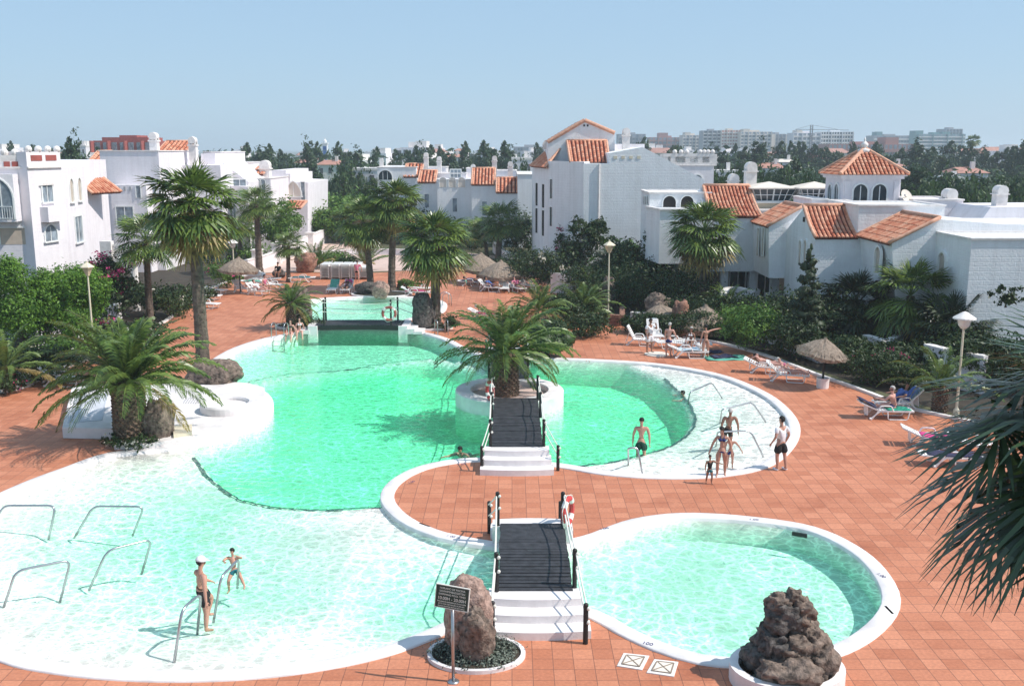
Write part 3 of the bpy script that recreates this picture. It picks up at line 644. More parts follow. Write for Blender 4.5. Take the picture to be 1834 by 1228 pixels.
bush(10,706,1.7,1.1,'small brownish shrub inside the curved kerb at the left edge','shrub',900,.07,9,flowers=(M['flowp'],40))
bush(150,640,5,1.5,'loose green bush with white blossoms behind the big left palm','midg',2400,.09,10,flowers=(M['floww'],90),Y=49)
bush(235,800,1.9,.55,'low dark ground bush at the foot of the big left palm','shrub',1300,.06,11,flowers=(M['floww'],40))
bush(248,610,3,1.3,'dark bush along the low left wall below the lantern','shrub',1500,.09,12,Y=53)
# behind, left ramp and middle
tree(492,476,1.2,5.2,4.6,'round bright green tree with dark trunk beside the white ramp wall','midg',3200,.17,13,Y=96)
bush(400,470,10,2.1,'long clipped hedge below the low fan palm on the left','midg',2600,.15,14,Y=92,name='hedge',cat='hedge',dp=2.5)
bush(550,440,13,4.3,'long dark clipped hedge above the white ramp wall','midg',3400,.2,15,Y=112,name='hedge',cat='hedge',dp=4)
tree(640,440,.2,11,4.7,'large round green tree behind the twin palms, its crown above the ramp','midg',4800,.26,16,Y=115)
tree(585,420,.2,10,4.3,'bright green tree behind the dark hedge in the gap between the houses','midg',4200,.26,17,Y=135)
tree(680,430,.2,8,4.8,'dark green tree next to the end wall of the middle houses','tree',3600,.26,18,Y=118)
bush(735,445,8,4,'dark bushes in the shade at the foot of the middle houses','shrub',2200,.2,19,Y=112)
bush(600,472,4,1.5,'low bush with red flowers at the bend of the pale path','midg',1300,.13,20,Y=88,flowers=(M['flowp'],40))
bush(620,500,2.2,1.5,'dark agave like bush on top of the lounger stacks row','shrub',900,.12,21,Y=84)
bush(735,502,1.8,1.1,'small green bush at the right foot of the twin palms','midg',900,.09,22,Y=73)
bush(820,470,9,1.3,'low dark hedge along the back edge of the terrace','shrub',1800,.13,23,Y=86,dp=2)
bush(848,455,7,3.2,'dark leafy bush behind the two grey parasols','shrub',2000,.16,24,Y=104)
bush(935,462,5,4.5,'tall dark tree-like bush beside the tall white house','shrub',2400,.16,25,Y=100)
bush(970,500,5,3.2,'dense green bush with yellow blossoms in front of the tall white house','shrub',2600,.12,26,Y=74,flowers=(M['floww'],120))
tree(1045,520,1.0,3.8,4.1,'dark leafy tree in front of the tall white house, left of the lamp','shrub',3000,.16,27,Y=78)
bush(1010,505,2.4,4.2,'bougainvillea with dark red blossoms at the corner of the tall white house','shrub',1500,.12,28,Y=82,flowers=(M['flowp'],160),name='bougainvillea',cat='shrub')
bush(1135,520,4.5,4.6,'dark bush right of the globe lamp against the white house','shrub',2800,.14,29,Y=70)
bush(1105,510,3.5,3.9,'loose yellowish green bush behind the globe lamp','midg',1700,.13,30,Y=75)
bush(1180,530,5,3.2,'dark bush in shade below the arched terrace','shrub',2200,.13,31,Y=66)
bush(1172,470,1.1,6.2,'narrow ivy column climbing the corner of the arched terrace','shrub',1100,.12,32,Y=68.5,name='climber',cat='climbing plant')
bush(980,636,2.9,2.0,'clipped round dark bush on the deck right behind the island palm','shrub',4200,.07,33,Y=49.6,corek=.78,clus=.2)
bush(1045,600,3.0,1.5,'dark bush between the clipped round bush and the stone planter','shrub',2000,.09,34,Y=55)
bush(1175,590,2.4,1.3,'dark bush with light leaves behind the man in white','shrub',1600,.08,35,Y=56,flowers=(M['floww'],50))
bush(1245,600,3.2,1.5,'dark shrub in front of the right of the two near straw parasols','shrub',2200,.08,36,Y=54.5)
bush(1352,636,3.2,2.6,'dense leafy green bush behind the low kerb, right of the pointing woman','midg',3600,.10,37,Y=50.5)
bush(1290,600,2.5,1.2,'low dark shrub between the parasol and the leafy green bush','shrub',1500,.08,38,Y=54)
bush(1425,650,2.6,2.4,'dark shadowed bush under the spiky conifer','shrub',2400,.09,39,Y=48.5)
bush(1555,700,3.4,1.7,'bush with pink blossoms behind the parasol pot','shrub',2800,.08,40,Y=43.5,flowers=(M['flowp'],60))
bush(1625,712,2.2,1.2,'bush with pale blossoms above the old man on his lounger','shrub',1700,.07,41,Y=42.5,flowers=(M['floww'],150))
bush(1500,620,4,2.6,'dark mass of bush behind the tilted straw parasol','shrub',2400,.1,42,Y=51)
bush(1390,560,6,2.0,'dark bush in the shaded yard below the house overhang','shrub',1800,.12,43,Y=56)
bush(1760,640,5,2.4,'dark bush in front of the shaded right villa wall, behind the near palm','shrub',2200,.11,44,Y=44)
bush(1800,560,1.6,1.2,'thin twiggy plant at the top of the right garden wall','shrub',500,.09,45,Y=45,z=3.2)
for i,(px,py,Y,w_,h_,lb) in enumerate(((1110,540,66,6,3.6,'dark leafy mass behind the globe lamp, left of the wide low palm'),(1200,545,63,6,2.8,'dark leafy mass below the arched terrace, left of the tall lone palm'),(1235,580,59.5,4,1.8,'dark bush right behind the two near straw parasols'),(1320,600,57,5,2.0,'dark bush mass in the shade before the rounded stair wall'),(1400,620,53.5,5,3.0,'dark leafy mass left of the spiky conifer'),(1470,640,52,4,3.4,'black green bush directly right of the spiky conifer'),(1500,670,47,3.2,1.7,'low dark bush just behind the tilted parasol'),(1590,690,46,3.6,1.5,'dark bush at the foot of the open crowned palm'),(1655,700,44.5,3,1.5,'dark bush left of the young feather palm'),(1720,690,45.5,4,2.4,'dark leafy mass behind the white cone lamp post'),(1790,720,42,4,2.4,'dark leafy mass at the right edge behind the near palm'),(1020,560,60,5,1.8,'dark low bushes between island palm and curved wall'),(1150,600,56.5,3,1.1,'low dark bush behind the left of the near loungers'),(1065,520,70,4,2.6,'dark bush behind the curved white wall'),(925,505,80,4.5,2.2,'dark bush at the right foot of the back parasols'))):
    bush(px,py,w_,h_,lb,'shrub',3200,.10,80+i,Y=Y)
# spiky conifer
def conifer(px,py,Y,h,w,label,seed):
    b=Vector((W(px,py,Y).x,Y,0)); r=random.Random(seed); bl=[]
    for i in range(22):
        f=i/21; a=i*2.4; rr=w*.5*(1-f)**.75+.08; bl.append((math.cos(a)*rr*.55,math.sin(a)*rr*.55,h*(.08+.9*f),rr*.6+.05,rr*.6+.05,h*.055))
    t=tree_proto('conifer',label,'conifer',bl,4200,.075,M['cypress'],seed,1.2,.09,limbs=0,corek=.7,up=.6); t.location=b; return t
conifer(1440,640,49.8,5.6,2.3,'narrow spiky dark conifer standing before the shaded villa wall',3)
# ---------------- buildings ----------------
def X(px,Y,py=400): return W(px,py,Y).x
def Zp(py,Y,px=917): return W(px,py,Y).z
def ext_y(px_poly,Yf,Yb,name,mat,root,z0=None,skew=0):
    """profile given in picture points on the plane Y=Yf, extruded back to Yb"""
    P=[W(x,y,Yf) for x,y in px_poly]; n=len(P)
    if z0 is not None: P=[Vector((p.x,p.y,max(p.z,z0))) for p in P]
    mb=MB(); vs=[tuple(p) for p in P]+[(p.x+skew,Yb,p.z) for p in P]
    mb.add(vs,[tuple(range(n)),tuple(range(n,2*n))[::-1]]+[(i,n+i,n+(i+1)%n,(i+1)%n) for i in range(n)])
    return fixn(mb.build(name,mat,root))
def ext_x(prof,x0,x1,name,mat,root):
    n=len(prof); mb=MB(); vs=[(x0,y,z) for y,z in prof]+[(x1,y,z) for y,z in prof]
    mb.add(vs,[tuple(range(n)),tuple(range(n,2*n))[::-1]]+[(i,n+i,n+(i+1)%n,(i+1)%n) for i in range(n)])
    return fixn(mb.build(name,mat,root))
def blk(pl,pr,pt,Yf,Yb,root,mat='white',z0=0.,name='wall',cap=True,seed=0):
    x0,x1,z1=X(pl,Yf),X(pr,Yf),Zp(pt,Yf,(pl+pr)/2)
    mb=MB(); mb.box(((x0+x1)/2,(Yf+Yb)/2,(z0+z1)/2),(x1-x0,Yb-Yf,z1-z0)); o=mb.build(name,M[mat],root)
    if cap:
        c=MB(); t=.16; k=.05
        for a,b in (((x0-k,Yf-k),(x1+k,Yf-k)),((x0-k,Yb+k),(x1+k,Yb+k)),((x0-k,Yf-k),(x0-k,Yb+k)),((x1+k,Yf-k),(x1+k,Yb+k))):
            cx,cy=(a[0]+b[0])/2,(a[1]+b[1])/2; inw=.10
            if a[1]==b[1]: c.box((cx,cy+(inw if a[1]==Yf-k else -inw),z1+.035),(abs(b[0]-a[0]),.24,.09))
            else: c.box((cx+(inw if a[0]==x0-k else -inw),cy,z1+.033),(.24,abs(b[1]-a[1])-.5,.088))
        c.build('coping',M['kerb'],o)
    return o
def prism_b(pts,z0,z1,root,mat='white',name='wall'):
    mb=MB(); mb.prism(pts,z0,z1); return fixn(mb.build(name,M[mat],root))
def roof(a,b,c,d,root,cols=None,rows=None,name='tile_roof',wide=.24,ridge=True,side=True,curve=0.):
    """barrel tiles; a,b eave corners, c,d ridge corners (b below c)"""
    a,b,c,d=[Vector(p) for p in (a,b,c,d)]; cols=cols or max(3,int((b-a).length/wide)); rows=rows or max(3,int(((d-a).length)/.42))
    nrm=(b-a).cross(d-a).normalized(); nrm=nrm if nrm.z>0 else -nrm
    def pt(u,v,o=0): 
        p=a.lerp(b,u).lerp(d.lerp(c,u),v); return p+nrm*(o-curve*math.sin(math.pi*v))
    mb=MB()
    for j in range(rows): mb.add([pt(0,j/rows,.0),pt(1,j/rows,.0),pt(1,(j+1)/rows,.0),pt(0,(j+1)/rows,.0),pt(0,j/rows,-.12),pt(1,j/rows,-.12)],[(0,1,2,3)]+([(4,5,1,0)] if j==0 else []))
    base=mb.build(name,M['roofback'],root)
    t=MB(); K=5; r=.095*(b-a).length/cols/.24
    for i in range(cols):
        u=(i+.5)/cols; hw=.33/cols
        for j in range(rows):
            v0,v1=j/rows-.015,(j+1)/rows+.01
            vs=[]
            for v,rr,lift in ((v0,1.08,.035),(v1,.92,.0)):
                for k in range(K):
                    an=math.pi*k/(K-1); vs.append(pt(u-hw*rr*math.cos(an),v,r*rr*math.sin(an)+lift*r*4))
            t.add(vs,[(k,k+1,K+k+1,K+k) for k in range(K-1)]+[tuple(range(K))[::-1]])
    t.build('barrel_tiles',M['roof'],base)
    e=MB()
    if ridge: e.tube([pt(0,1,.06),pt(1,1,.06)],.12,8)
    if side:
        for u in (0,1): e.tube([pt(u,v/6,.05) for v in range(7)],.10,8)
    if e.v: e.build('ridge_tiles',M['ridge'],base,smooth=True)
    return base
def arch_pts(w,h,kind,n=10):
    """outline from bottom left, over the top, to bottom right"""
    if kind==0: return [(-w/2,0),(-w/2,h),(w/2,h),(w/2,0)]
    if kind==1:
        r=w/2; return [(-r,0)]+[(-r*math.cos(math.pi*i/n),h-r+r*math.sin(math.pi*i/n)) for i in range(n+1)]+[(r,0)]
    R=w; hh=h-w*.866; out=[(-w/2,0)]
    for i in range(n//2+1):
        a=math.pi-math.pi/3*i/(n//2); out.append((w/2+R*math.cos(a),hh+R*math.sin(a)))
    for i in range(n//2-1,-1,-1):
        a=math.pi/3*i/(n//2); out.append((-w/2+R*math.cos(a),hh+R*math.sin(a)))
    return out+[(w/2,0)]
def win(root,c,nrm,w,h,kind=0,pane='glass',fr=.09,proud=.06,bars=(1,0),sill=True,name='window',label=None):
    c=Vector(c); n=Vector((nrm[0],nrm[1],0)).normalized(); t=Vector((-n.y,n.x,0))
    def q(s,z,o): return c+t*s+Vector((0,0,z))+n*o
    inn=arch_pts(w,h,kind); out=arch_pts(w+2*fr,h+fr,kind); mb=MB(); k=len(inn)
    vs=[q(x,z,proud) for x,z in inn]+[q(x,z,proud) for x,z in out]+[q(x,z,.0) for x,z in inn]+[q(x,z,0.) for x,z in out]
    mb.add(vs,[(i,i+1,k+i+1,k+i) for i in range(k-1)]+[(i,i+1,2*k+i+1,2*k+i) for i in range(k-1)]+[(k+i,k+i+1,3*k+i+1,3*k+i) for i in range(k-1)])
    hb=h if kind==0 else h-w*.45
    for i in range(bars[0]): x=-w/2+w*(i+1)/(bars[0]+1); mb.bar(q(x,0,.03),q(x,hb if kind==0 else h-w*.12,.03),.05,.04,n)
    for i in range(bars[1]): z=hb*(i+1)/(bars[1]+1); mb.bar(q(-w/2,z,.031),q(w/2,z,.031),.04,.05,n)
    if sill: mb.bar(q(-w/2-fr-.06,-.05,.07),q(w/2+fr+.06,-.05,.07),.16,.08)
    f=mb.build(name,M['frame'],root,label=label)
    p=MB(); p.add([q(x,z,.012) for x,z in inn],[tuple(range(k))]); p.build('pane' if pane!='shutter' else 'shutter',M[pane],f); return f
def chimney(x,y,z0,z1,w,root=None,kind='arch',ball=True):
    mb=MB(); hh=z1-z0; mb.box((x,y,z0+hh*.36),(w,w,hh*.72)); mb.box((x,y,z0+hh*.735),(w*1.25,w*1.25,hh*.05))
    for s in (-1,1):
        for s2 in (-1,1): mb.box((x+s*w*.4,y+s2*w*.4,z0+hh*.83),(w*.22,w*.22,hh*.15))
    mb.tube([(x,y-w*.6,z0+hh*.90),(x,y+w*.6,z0+hh*.90)],w*.5,12)
    if ball: mb.ball((x,y,z0+hh*.98+w*.1),w*.13,8,6)
    o=mb.build('chimney',M['kerb'],root)
    d=MB(); d.box((x,y,z0+hh*.83),(w*.8,w*.8,hh*.12)); d.build('flue',M['dark'],o); return o
def fascia_arches(root,x0,x1,y,zb,zt,n,pane='dark',nrm=(0,-1)):
    for i in range(n):
        x=x0+(x1-x0)*(i+.5)/n; win(root,(x,y,zb),nrm,(x1-x0)/n*.72,zt-zb,1,pane,.07,.07,(0,0),False,name='arch_opening')
# --- right villa, stepping towards the viewer ---
vil=thing('villa','white villa on the right with stepped walls, red tile roofs and a square cupola','house',(X(1540,55),55,0))
blk(1743,1990,429,47,50.9,vil,z0=0)
ext_y([(1597,436),(1682,392.5),(1800,402),(1990,402),(1990,800),(1597,800)],50.9,55.7,'wall',M['white'],vil,0)
roof((X(1594,50.9),50.85,Zp(436.5,50.9)),(X(1594,50.9),55.7,Zp(436.5,50.9)),(X(1682,50.9),55.7,Zp(391.5,50.9)),(X(1682,50.9),50.85,Zp(391.5,50.9)),vil)
blk(1537,1690,369,55.7,60,vil); blk(1634,1722,359,60.02,64,vil,'pinkwhite')
ext_y([(1752,402),(1775,371),(1990,369),(1990,500),(1752,500)],55.72,60,'wall',M['pinkwhite'],vil,0)
# gabled block with the roof facing the viewer
ya,yr,yb=55.7,58.2,61.6; xa,xb=X(1462,ya),X(1538,ya); ze,zr,zg=Zp(426,ya),Zp(372,yr),Zp(411,yb)
ext_x([(ya,0),(ya,ze-.05),((ya+yr)/2,(ze+zr)/2-.4),(yr-.15,zr-.15),(yr,zr),(yb,zg),(yb,0)],xa,xb+.02,'wall',M['white'],vil)
roof((xa-.05,ya-.12,ze+.02),(xb,ya-.12,ze+.02),(xb,yr,zr+.1),(xa-.05,yr,zr+.1),vil,curve=.12)
for yy in (57.4,58.4): win(vil,(xa,yy,Zp(475,yy)),(-1,0),.5,1.45,1,'shutter',.08,.08,(0,0),False)
for yy in (57.9,58.15): 
    mb=MB(); mb.box((xa-.02,yy,Zp(393,yy)),(.04,.10,.28)); mb.build('vent',M['dark'],vil)
win(vil,(X(1597,50.9),52.3,Zp(490,52.3)),(-1,0),.8,1.4,1,'shutter',.12,.12,(0,0),True)
win(vil,(X(1743,47),49.9,Zp(500,49.9)),(-1,0),.8,1.35,1,'shutter',.12,.12,(0,0),True)
# block left of it with the roof falling to the left, upper floor overhangs
zo=2.35
ext_y([(1377,405),(1437,371),(1475,371),(1475,498),(1377,498)],61.6,65.7,'wall',M['white'],vil)
roof((X(1374,61.6),61.55,Zp(406,61.6)),(X(1374,61.6),65.7,Zp(406,61.6)),(X(1437,61.6),65.7,Zp(370,61.6)),(X(1437,61.6),61.55,Zp(370,61.6)),vil)
xs_=X(1377,61.6)
for yy in (62.7,64.0): win(vil,(xs_,yy,Zp(458,yy)),(-1,0),.42,1.75,0,'shutter',.06,.06,(0,0),False)
y1=65.7; x0,x1=X(1270,y1),X(1362,y1); ze,zr=Zp(388,y1),Zp(336,69.4)
ext_x([(y1,zo),(y1,ze-.05),((y1+69.4)/2,(ze+zr)/2-.5),(69.2,zr-.25),(69.4,zr),(73,ze),(73,zo)],x0,x1+.02,'wall',M['white'],vil)
roof((X(1276,y1),y1-.12,ze+.02),(x1,y1-.12,ze+.02),(x1,69.4,zr+.1),(X(1276,y1),69.4,zr+.1),vil,curve=.18)
# shaded ground floor under the overhang
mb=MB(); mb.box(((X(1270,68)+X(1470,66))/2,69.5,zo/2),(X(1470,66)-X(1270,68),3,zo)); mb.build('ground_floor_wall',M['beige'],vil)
for px in (1300,1352,1392):
    mb=MB(); yy=64.2 if px>1370 else 66.2; mb.box((X(px,yy),yy,zo/2),(.5,.5,zo)); mb.box((X(px,yy),yy,.55),(.95,.8,1.1)); mb.build('pillar',M['white'],vil)
for px in (1325,1340,1375): win(vil,(X(px,68),67.98,.05),(0,-1),1.0,2.0,0,'glass',.08,.05,(1,0),False,name='door')
# skylights
def skylight(pxl,pxr,Y,pb,pg,pr_,pa,root):
    xl,xr=X(pxl,Y),X(pxr,Y); cx=(xl+xr)/2; hw=(xr-xl)/2; cy=Y+hw; zb,zg,zr,za=Zp(pb,Y),Zp(pg,Y),Zp(pr_,Y),Zp(pa,cy)
    mb=MB(); mb.box((cx,cy,zb/2+zg/2-.6),(hw*1.5,hw*1.5,zg-zb+1.2)); s=mb.build('skylight',M['cream2'],root)
    def sq(h,z): return [(cx-h,cy-h,z),(cx+h,cy-h,z),(cx+h,cy+h,z),(cx-h,cy+h,z)]
    g=MB(); g.add(sq(hw*.72,zg)+sq(hw*.95,zr),[(0,1,5,4),(1,2,6,5),(2,3,7,6),(3,0,4,7)]); g.build('glazing',M['glass'],s)
    f=MB(); A=[Vector(p) for p in sq(hw*.73,zg)]; B=[Vector(p) for p in sq(hw*.96,zr)]
    for i in range(4):
        j=(i+1)%4; f.bar(A[i],A[j],.1,.1); f.bar(B[i],B[j],.12,.1); f.bar((A[i]+B[i])/2,(A[j]+B[j])/2,.05,.05)
        for k in range(7): u=k/6; f.bar(A[i].lerp(A[j],u),B[i].lerp(B[j],u),.10 if k in(0,3,6) else .045,.05)
    f.box((cx,cy,zg-.06),(hw*1.75,hw*1.75,.12)); f.build('glazing_bars',M['frame'],s)
    r=MB(); r.add(sq(hw*1.08,zr+.05)+[(cx,cy,za)]+sq(hw*1.08,zr-.02),[(0,1,4),(1,2,4),(2,3,4),(3,0,4),(5,6,1,0),(6,7,2,1),(7,8,3,2),(8,5,0,3)]); r.build('skylight_roof',M['cream'],s); return s
skylight(1344,1425,68.5,386,361,338,325,vil); skylight(1430,1500,67.5,370,357,338,325,vil)
blk(1352,1425,378,67.2,68.4,vil,'pinkwhite',z0=4)
blk(1452,1480,358,61.9,66,vil,'pinkwhite',z0=4); blk(1490,1522,361,60.8,61.85,vil,'pinkwhite',z0=4); blk(1463,1640,366,62,67.2,vil,'pinkwhite',z0=2,cap=False)
# cupola
Yc=62.3; cx0,cx1=X(1506,Yc),X(1608,Yc); wd=cx1-cx0; ccx=(cx0+cx1)/2; ccy=Yc+wd/2; zb,zt=Zp(367,Yc),Zp(317,Yc)
cup=MB(); cup.box((ccx,ccy,(zb+zt)/2),(wd,wd,zt-zb)); cup.box((ccx,ccy,zt-.04),(wd+.3,wd+.3,.16)); cup.box((ccx,ccy,zt+.09),(wd+.55,wd+.55,.1))
for s in (-1,1):
    for s2 in (-1,1): cup.box((ccx+s*(wd/2-.22),ccy+s2*(wd/2-.22),(zb+zt)/2-.05),(.55,.55,zt-zb-.1)) if False else cup.box((ccx+s*(wd/2-.25),ccy+s2*(wd/2+.02),(zb+zt)/2-.1),(.32,.10,zt-zb-.3))
cup=cup.build('cupola',M['pinkwhite'],vil)
for px in (1537,1571): win(cup,(X(px,Yc),Yc,Zp(360,Yc)),(0,-1),.86,1.02,1,'glass',.10,.08,(1,0),True)
for yy in (Yc+1.1,Yc+2.4): win(cup,(cx0,yy,Zp(358,yy)),(-1,0),.8,.98,1,'glass',.10,.08,(1,0),True)
ov=.34; zE=zt+.14; ap=Vector((ccx,ccy,Zp(267,ccy,1541)))
def hip(A,B,root,nc):
    A,B=Vector(A),Vector(B); mb=MB(); mb.add([A,B,ap],[(0,1,2)]); base=mb.build('tile_roof',M['roofback'],root); t=MB(); K=5
    nrm=(B-A).cross(ap-A).normalized(); nrm=nrm if nrm.z>0 else -nrm; rows=9; mid=(A+B)/2; up=(ap-mid); L=(B-A).length; dr=(B-A).normalized()
    for i in range(nc):
        s=(i+.5)/nc; smax=1-abs(2*s-1); hw=.34*L/nc; n=max(1,int(rows*smax+.5))
        for j in range(n):
            v0=j/rows-.02; v1=min((j+1)/rows+.01,smax+.03); vs=[]
            for v,rr,lf in ((v0,1.08,.03),(v1,.92,0)):
                c=A+dr*L*s+up*v
                for k in range(K):
                    an=math.pi*k/(K-1); vs.append(c-dr*hw*rr*math.cos(an)+nrm*(hw*.95*rr*math.sin(an)+lf))
            t.add(vs,[(k,k+1,K+k+1,K+k) for k in range(K-1)]+[tuple(range(K))[::-1]])
    t.build('barrel_tiles',M['roof'],base)
    r=MB(); r.tube([A.lerp(ap,k/8)+Vector((0,0,.07)) for k in range(9)],.12,8); r.build('ridge_tiles',M['ridge'],base)
h=wd/2+ov; C4=[(ccx-h,ccy-h,zE),(ccx+h,ccy-h,zE),(ccx+h,ccy+h,zE),(ccx-h,ccy+h,zE)]
for i in range(4): hip(C4[i],C4[(i+1)%4],cup,17)
mb=MB(); z=ap.z; mb.lathe([(.42,z-.22),(.40,z-.02),(.2,z+.04),(.14,z+.12),(.22,z+.2),(.24,z+.3),(.12,z+.42),(.05,z+.5),(.07,z+.58),(.02,z+.72)],12,(ccx,ccy,0)); mb.build('finial',M['kerb'],cup,smooth=True)
chimney(X(1704,60),60.6,Zp(392,60.6),Zp(343,60.6),.7,vil); chimney(X(1794,56.5),57,Zp(374,57),Zp(338,57),.62,vil,ball=False)
chimney(X(1340,71),71,Zp(340,71),Zp(295,71),.75,vil,ball=False); chimney(X(1310,72),72,Zp(345,72),Zp(317,72),.7,vil)
# satellite dish on the villa roof
di=thing('satellite_dish','cream satellite dish standing on the villa roof right of the cupola','satellite dish',(X(1622,60.5),60.5,Zp(369,60.5)))
mb=MB(); c=wloc(di)+Vector((-.1,0,.55)); R=Matrix.Rotation(rad(62),3,'X')@Matrix.Rotation(rad(0),3,'Z')
vs=[];fs=[]
for i in range(5):
    for k in range(16):
        a=6.283*k/16; rr=.46*i/4; vs.append(c+Matrix.Rotation(rad(30),3,'Z')@(R@Vector((rr*math.cos(a),rr*math.sin(a),.35*rr*rr))))
for i in range(4):
    for k in range(16): fs.append((i*16+k,i*16+(k+1)%16,(i+1)*16+(k+1)%16,(i+1)*16+k))
mb.add(vs,fs); mb.build('reflector',M['cream'],di); mb=MB(); b0=wloc(di); mb.tube([b0,b0+Vector((0,.1,.4)),c],.035,6); mb.tube([c,c+Vector((-.25,-.45,.12))],.02,5); mb.ball(c+Vector((-.25,-.45,.12)),.06,6,5); mb.build('mount',M['grey'],di)
# --- arched terrace house ---
ter=thing('house','white house with arched roof terrace between the tall white house and the villa','house',(X(1200,68),68,0))
blk(1162,1272,346,68.6,73,ter,z0=0)
fascia_arches(ter,X(1182,68.6),X(1245,68.6),68.59,Zp(371,68.6),Zp(351,68.6),2)
for yy in (69.4,70.3,71.2): win(ter,(X(1162,68.6),yy,Zp(366,yy)),(-1,0),.42,.6,1,'dark',.05,.04,(0,0),False,name='arch_opening')
mb=MB(); xx0,xx1=X(1166,66),X(1272,66); xm=X(1184,64.8); zt=Zp(376,66)
prism_b([(xx0,68.6),(xm,65.4),(xx1,65.4),(xx1,68.6)],2.9,zt,ter); prism_b([(xx0-.06,68.58),(xm-.04,65.3),(xx1,65.3),(xx1,65.6),(xm+.1,65.6),(xx0+.15,68.58)],zt+.003,zt+.12,ter,'kerb','coping')
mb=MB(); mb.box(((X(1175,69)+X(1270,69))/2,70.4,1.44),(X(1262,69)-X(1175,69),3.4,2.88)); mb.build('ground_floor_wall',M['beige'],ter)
mb=MB(); mb.box((X(1246,66),66.4,1.44),(.5,.5,2.88)); mb.build('pillar',M['white'],ter)
win(ter,(X(1225,68.6),68.68,.05),(0,-1),1.3,2.1,0,'glass',.08,.05,(1,0),False,name='door')
# --- tall white house ---
tall=thing('house','tall white house with a high plain wall, striped tile roof and gable','house',(X(1060,82),82,0))
Yt=80.; ext_y([(1045,293),(1091,293),(1091,274.5),(1151,263.5),(1226,303),(1262,322),(1262,520),(1045,520)],Yt,90,'wall',M['white'],tall,0)
A=(X(1045,Yt),Yt); Bp=(X(981,85),85.); Cp=(X(955,92),92.); zt1=Zp(290,Yt)
prism_b([A,Bp,(Bp[0],95),(X(1120,90),95),(A[0]+.02,Yt+.05)],0,zt1,tall)
prism_b([Bp,Cp,(Cp[0],98),(Bp[0]+.5,98)],0,Zp(297,88),tall)
roof((Cp[0]-.3,91.6,Zp(298,90)),(Bp[0]-.2,84.8,Zp(300,85)),(Bp[0]+1.3,86.5,Zp(262,86)),(Cp[0]+1.5,93,Zp(266,93)),tall)
ext_y([(981,256),(1047,217),(1101,240),(1101,310),(981,310)],86.2,97,'wall',M['white'],tall)
mb=MB()
for (a,b) in (((981,256),(1047,217)),((1047,217),(1101,240))):
    p,q_=W(*a,86.2),W(*b,86.2); d=Vector((0,0,.08)); mb.tube([p+d,q_+d],.16,8)
    for k in range(10): 
        c=p.lerp(q_,(k+.5)/10)+d; mb.tube([c+Vector((0,-.1,0)),c+Vector((0,10.8,0))],.13,6)
mb.build('ridge_tiles',M['ridge'],tall)
roof((X(1020,82),81.9,Zp(291,82)),(X(1089,82),81.9,Zp(291,82)),(X(1084,86),86.1,Zp(253,86)),(X(1014,86),86.1,Zp(253,86)),tall,wide=.3)
for px in (1044,1050): 
    mb=MB(); mb.box((X(px,86.2),86.19,Zp(225,86.2)),(.14,.04,.16)); mb.build('vent',M['dark'],tall)
for i in range(4):
    mb=MB(); p=W(1102+i*14,282,Yt); mb.box((p.x,Yt-.01,p.z),(.28,.05,.22)); mb.build('vent',M['cream2'],tall)
mb=MB(); p=W(1073,310,Yt); mb.tube([(p.x,Yt-.08,0),(p.x,Yt-.08,Zp(293,Yt))],.07,8); mb.build('drainpipe',M['kerb'],tall)
for py,hh in ((350,2.0),(400,2.2)):
    for f in (.25,.7):
        p=Vector(Bp).lerp(Vector(Cp),f); win(tall,(p.x,p.y,Zp(py,88)-1),(-7,-2.6),.8,hh,0,'dark',.06,.05,(0,0),False)
for py in (330,380):
    win(tall,(A[0]*.1+Bp[0]*.9,Yt*.1+85*.9,Zp(py,84)-1.2),(-5,-2.9),.35,1.6,0,'glass',.05,.05,(0,0),False)
prism_b([(X(998,82.6),82.0),(X(1045,79),79.0),(X(1060,79),79.0),(X(1060,80),79.98),A],0,Zp(420,79),tall)
chimney(X(1118,86),86,Zp(275,86),Zp(231,86),.6,tall); chimney(X(976,90),90,Zp(268,90),Zp(257,90),.5,tall)
prism_b([(X(1090,88),88),(X(1151,88),88),(X(1151,88),92),(X(1090,88),92)],5,Zp(258,88),tall,'pinkwhite')
tt=thing('house','white house with a balustraded roof terrace topped by small white balls','house',(X(1240,95),95,0))
blk(1184,1275,297,95,104,tt,'pinkwhite'); 
ba=MB(); zz0,zz1=Zp(297,95),Zp(276,95)
for px in (1186,1202,1228,1250,1273): ba.box((X(px,95),95.1,(zz0+zz1)/2),(.7 if px in (1186,1273) else .45,.22,zz1-zz0))
ba.box(((X(1184,95)+X(1275,95))/2,95.1,zz1-.1),(X(1275,95)-X(1184,95),.26,.3)); ba.box(((X(1184,95)+X(1275,95))/2,95.1,zz0+.15),(X(1275,95)-X(1184,95),.25,.3))
for px in (1205,1216,1226,1250,1257,1264,1272): ba.ball((X(px,95),95.1,zz1+.2),.22,8,6)
for i in range(30):
    a=X(1190,95)+i*.152; ba.bar((a,95.1,zz0+.2),(a+.5,95.1,zz1-.2),.05,.05); ba.bar((a+.5,95.1,zz0+.2),(a,95.1,zz1-.2),.05,.05)
ba.build('balustrade',M['kerb'],tt); win(tt,(X(1246,95),94.99,Zp(328,95)),(0,-1),.9,.75,1,'pane',.1,.08,(1,0),True)
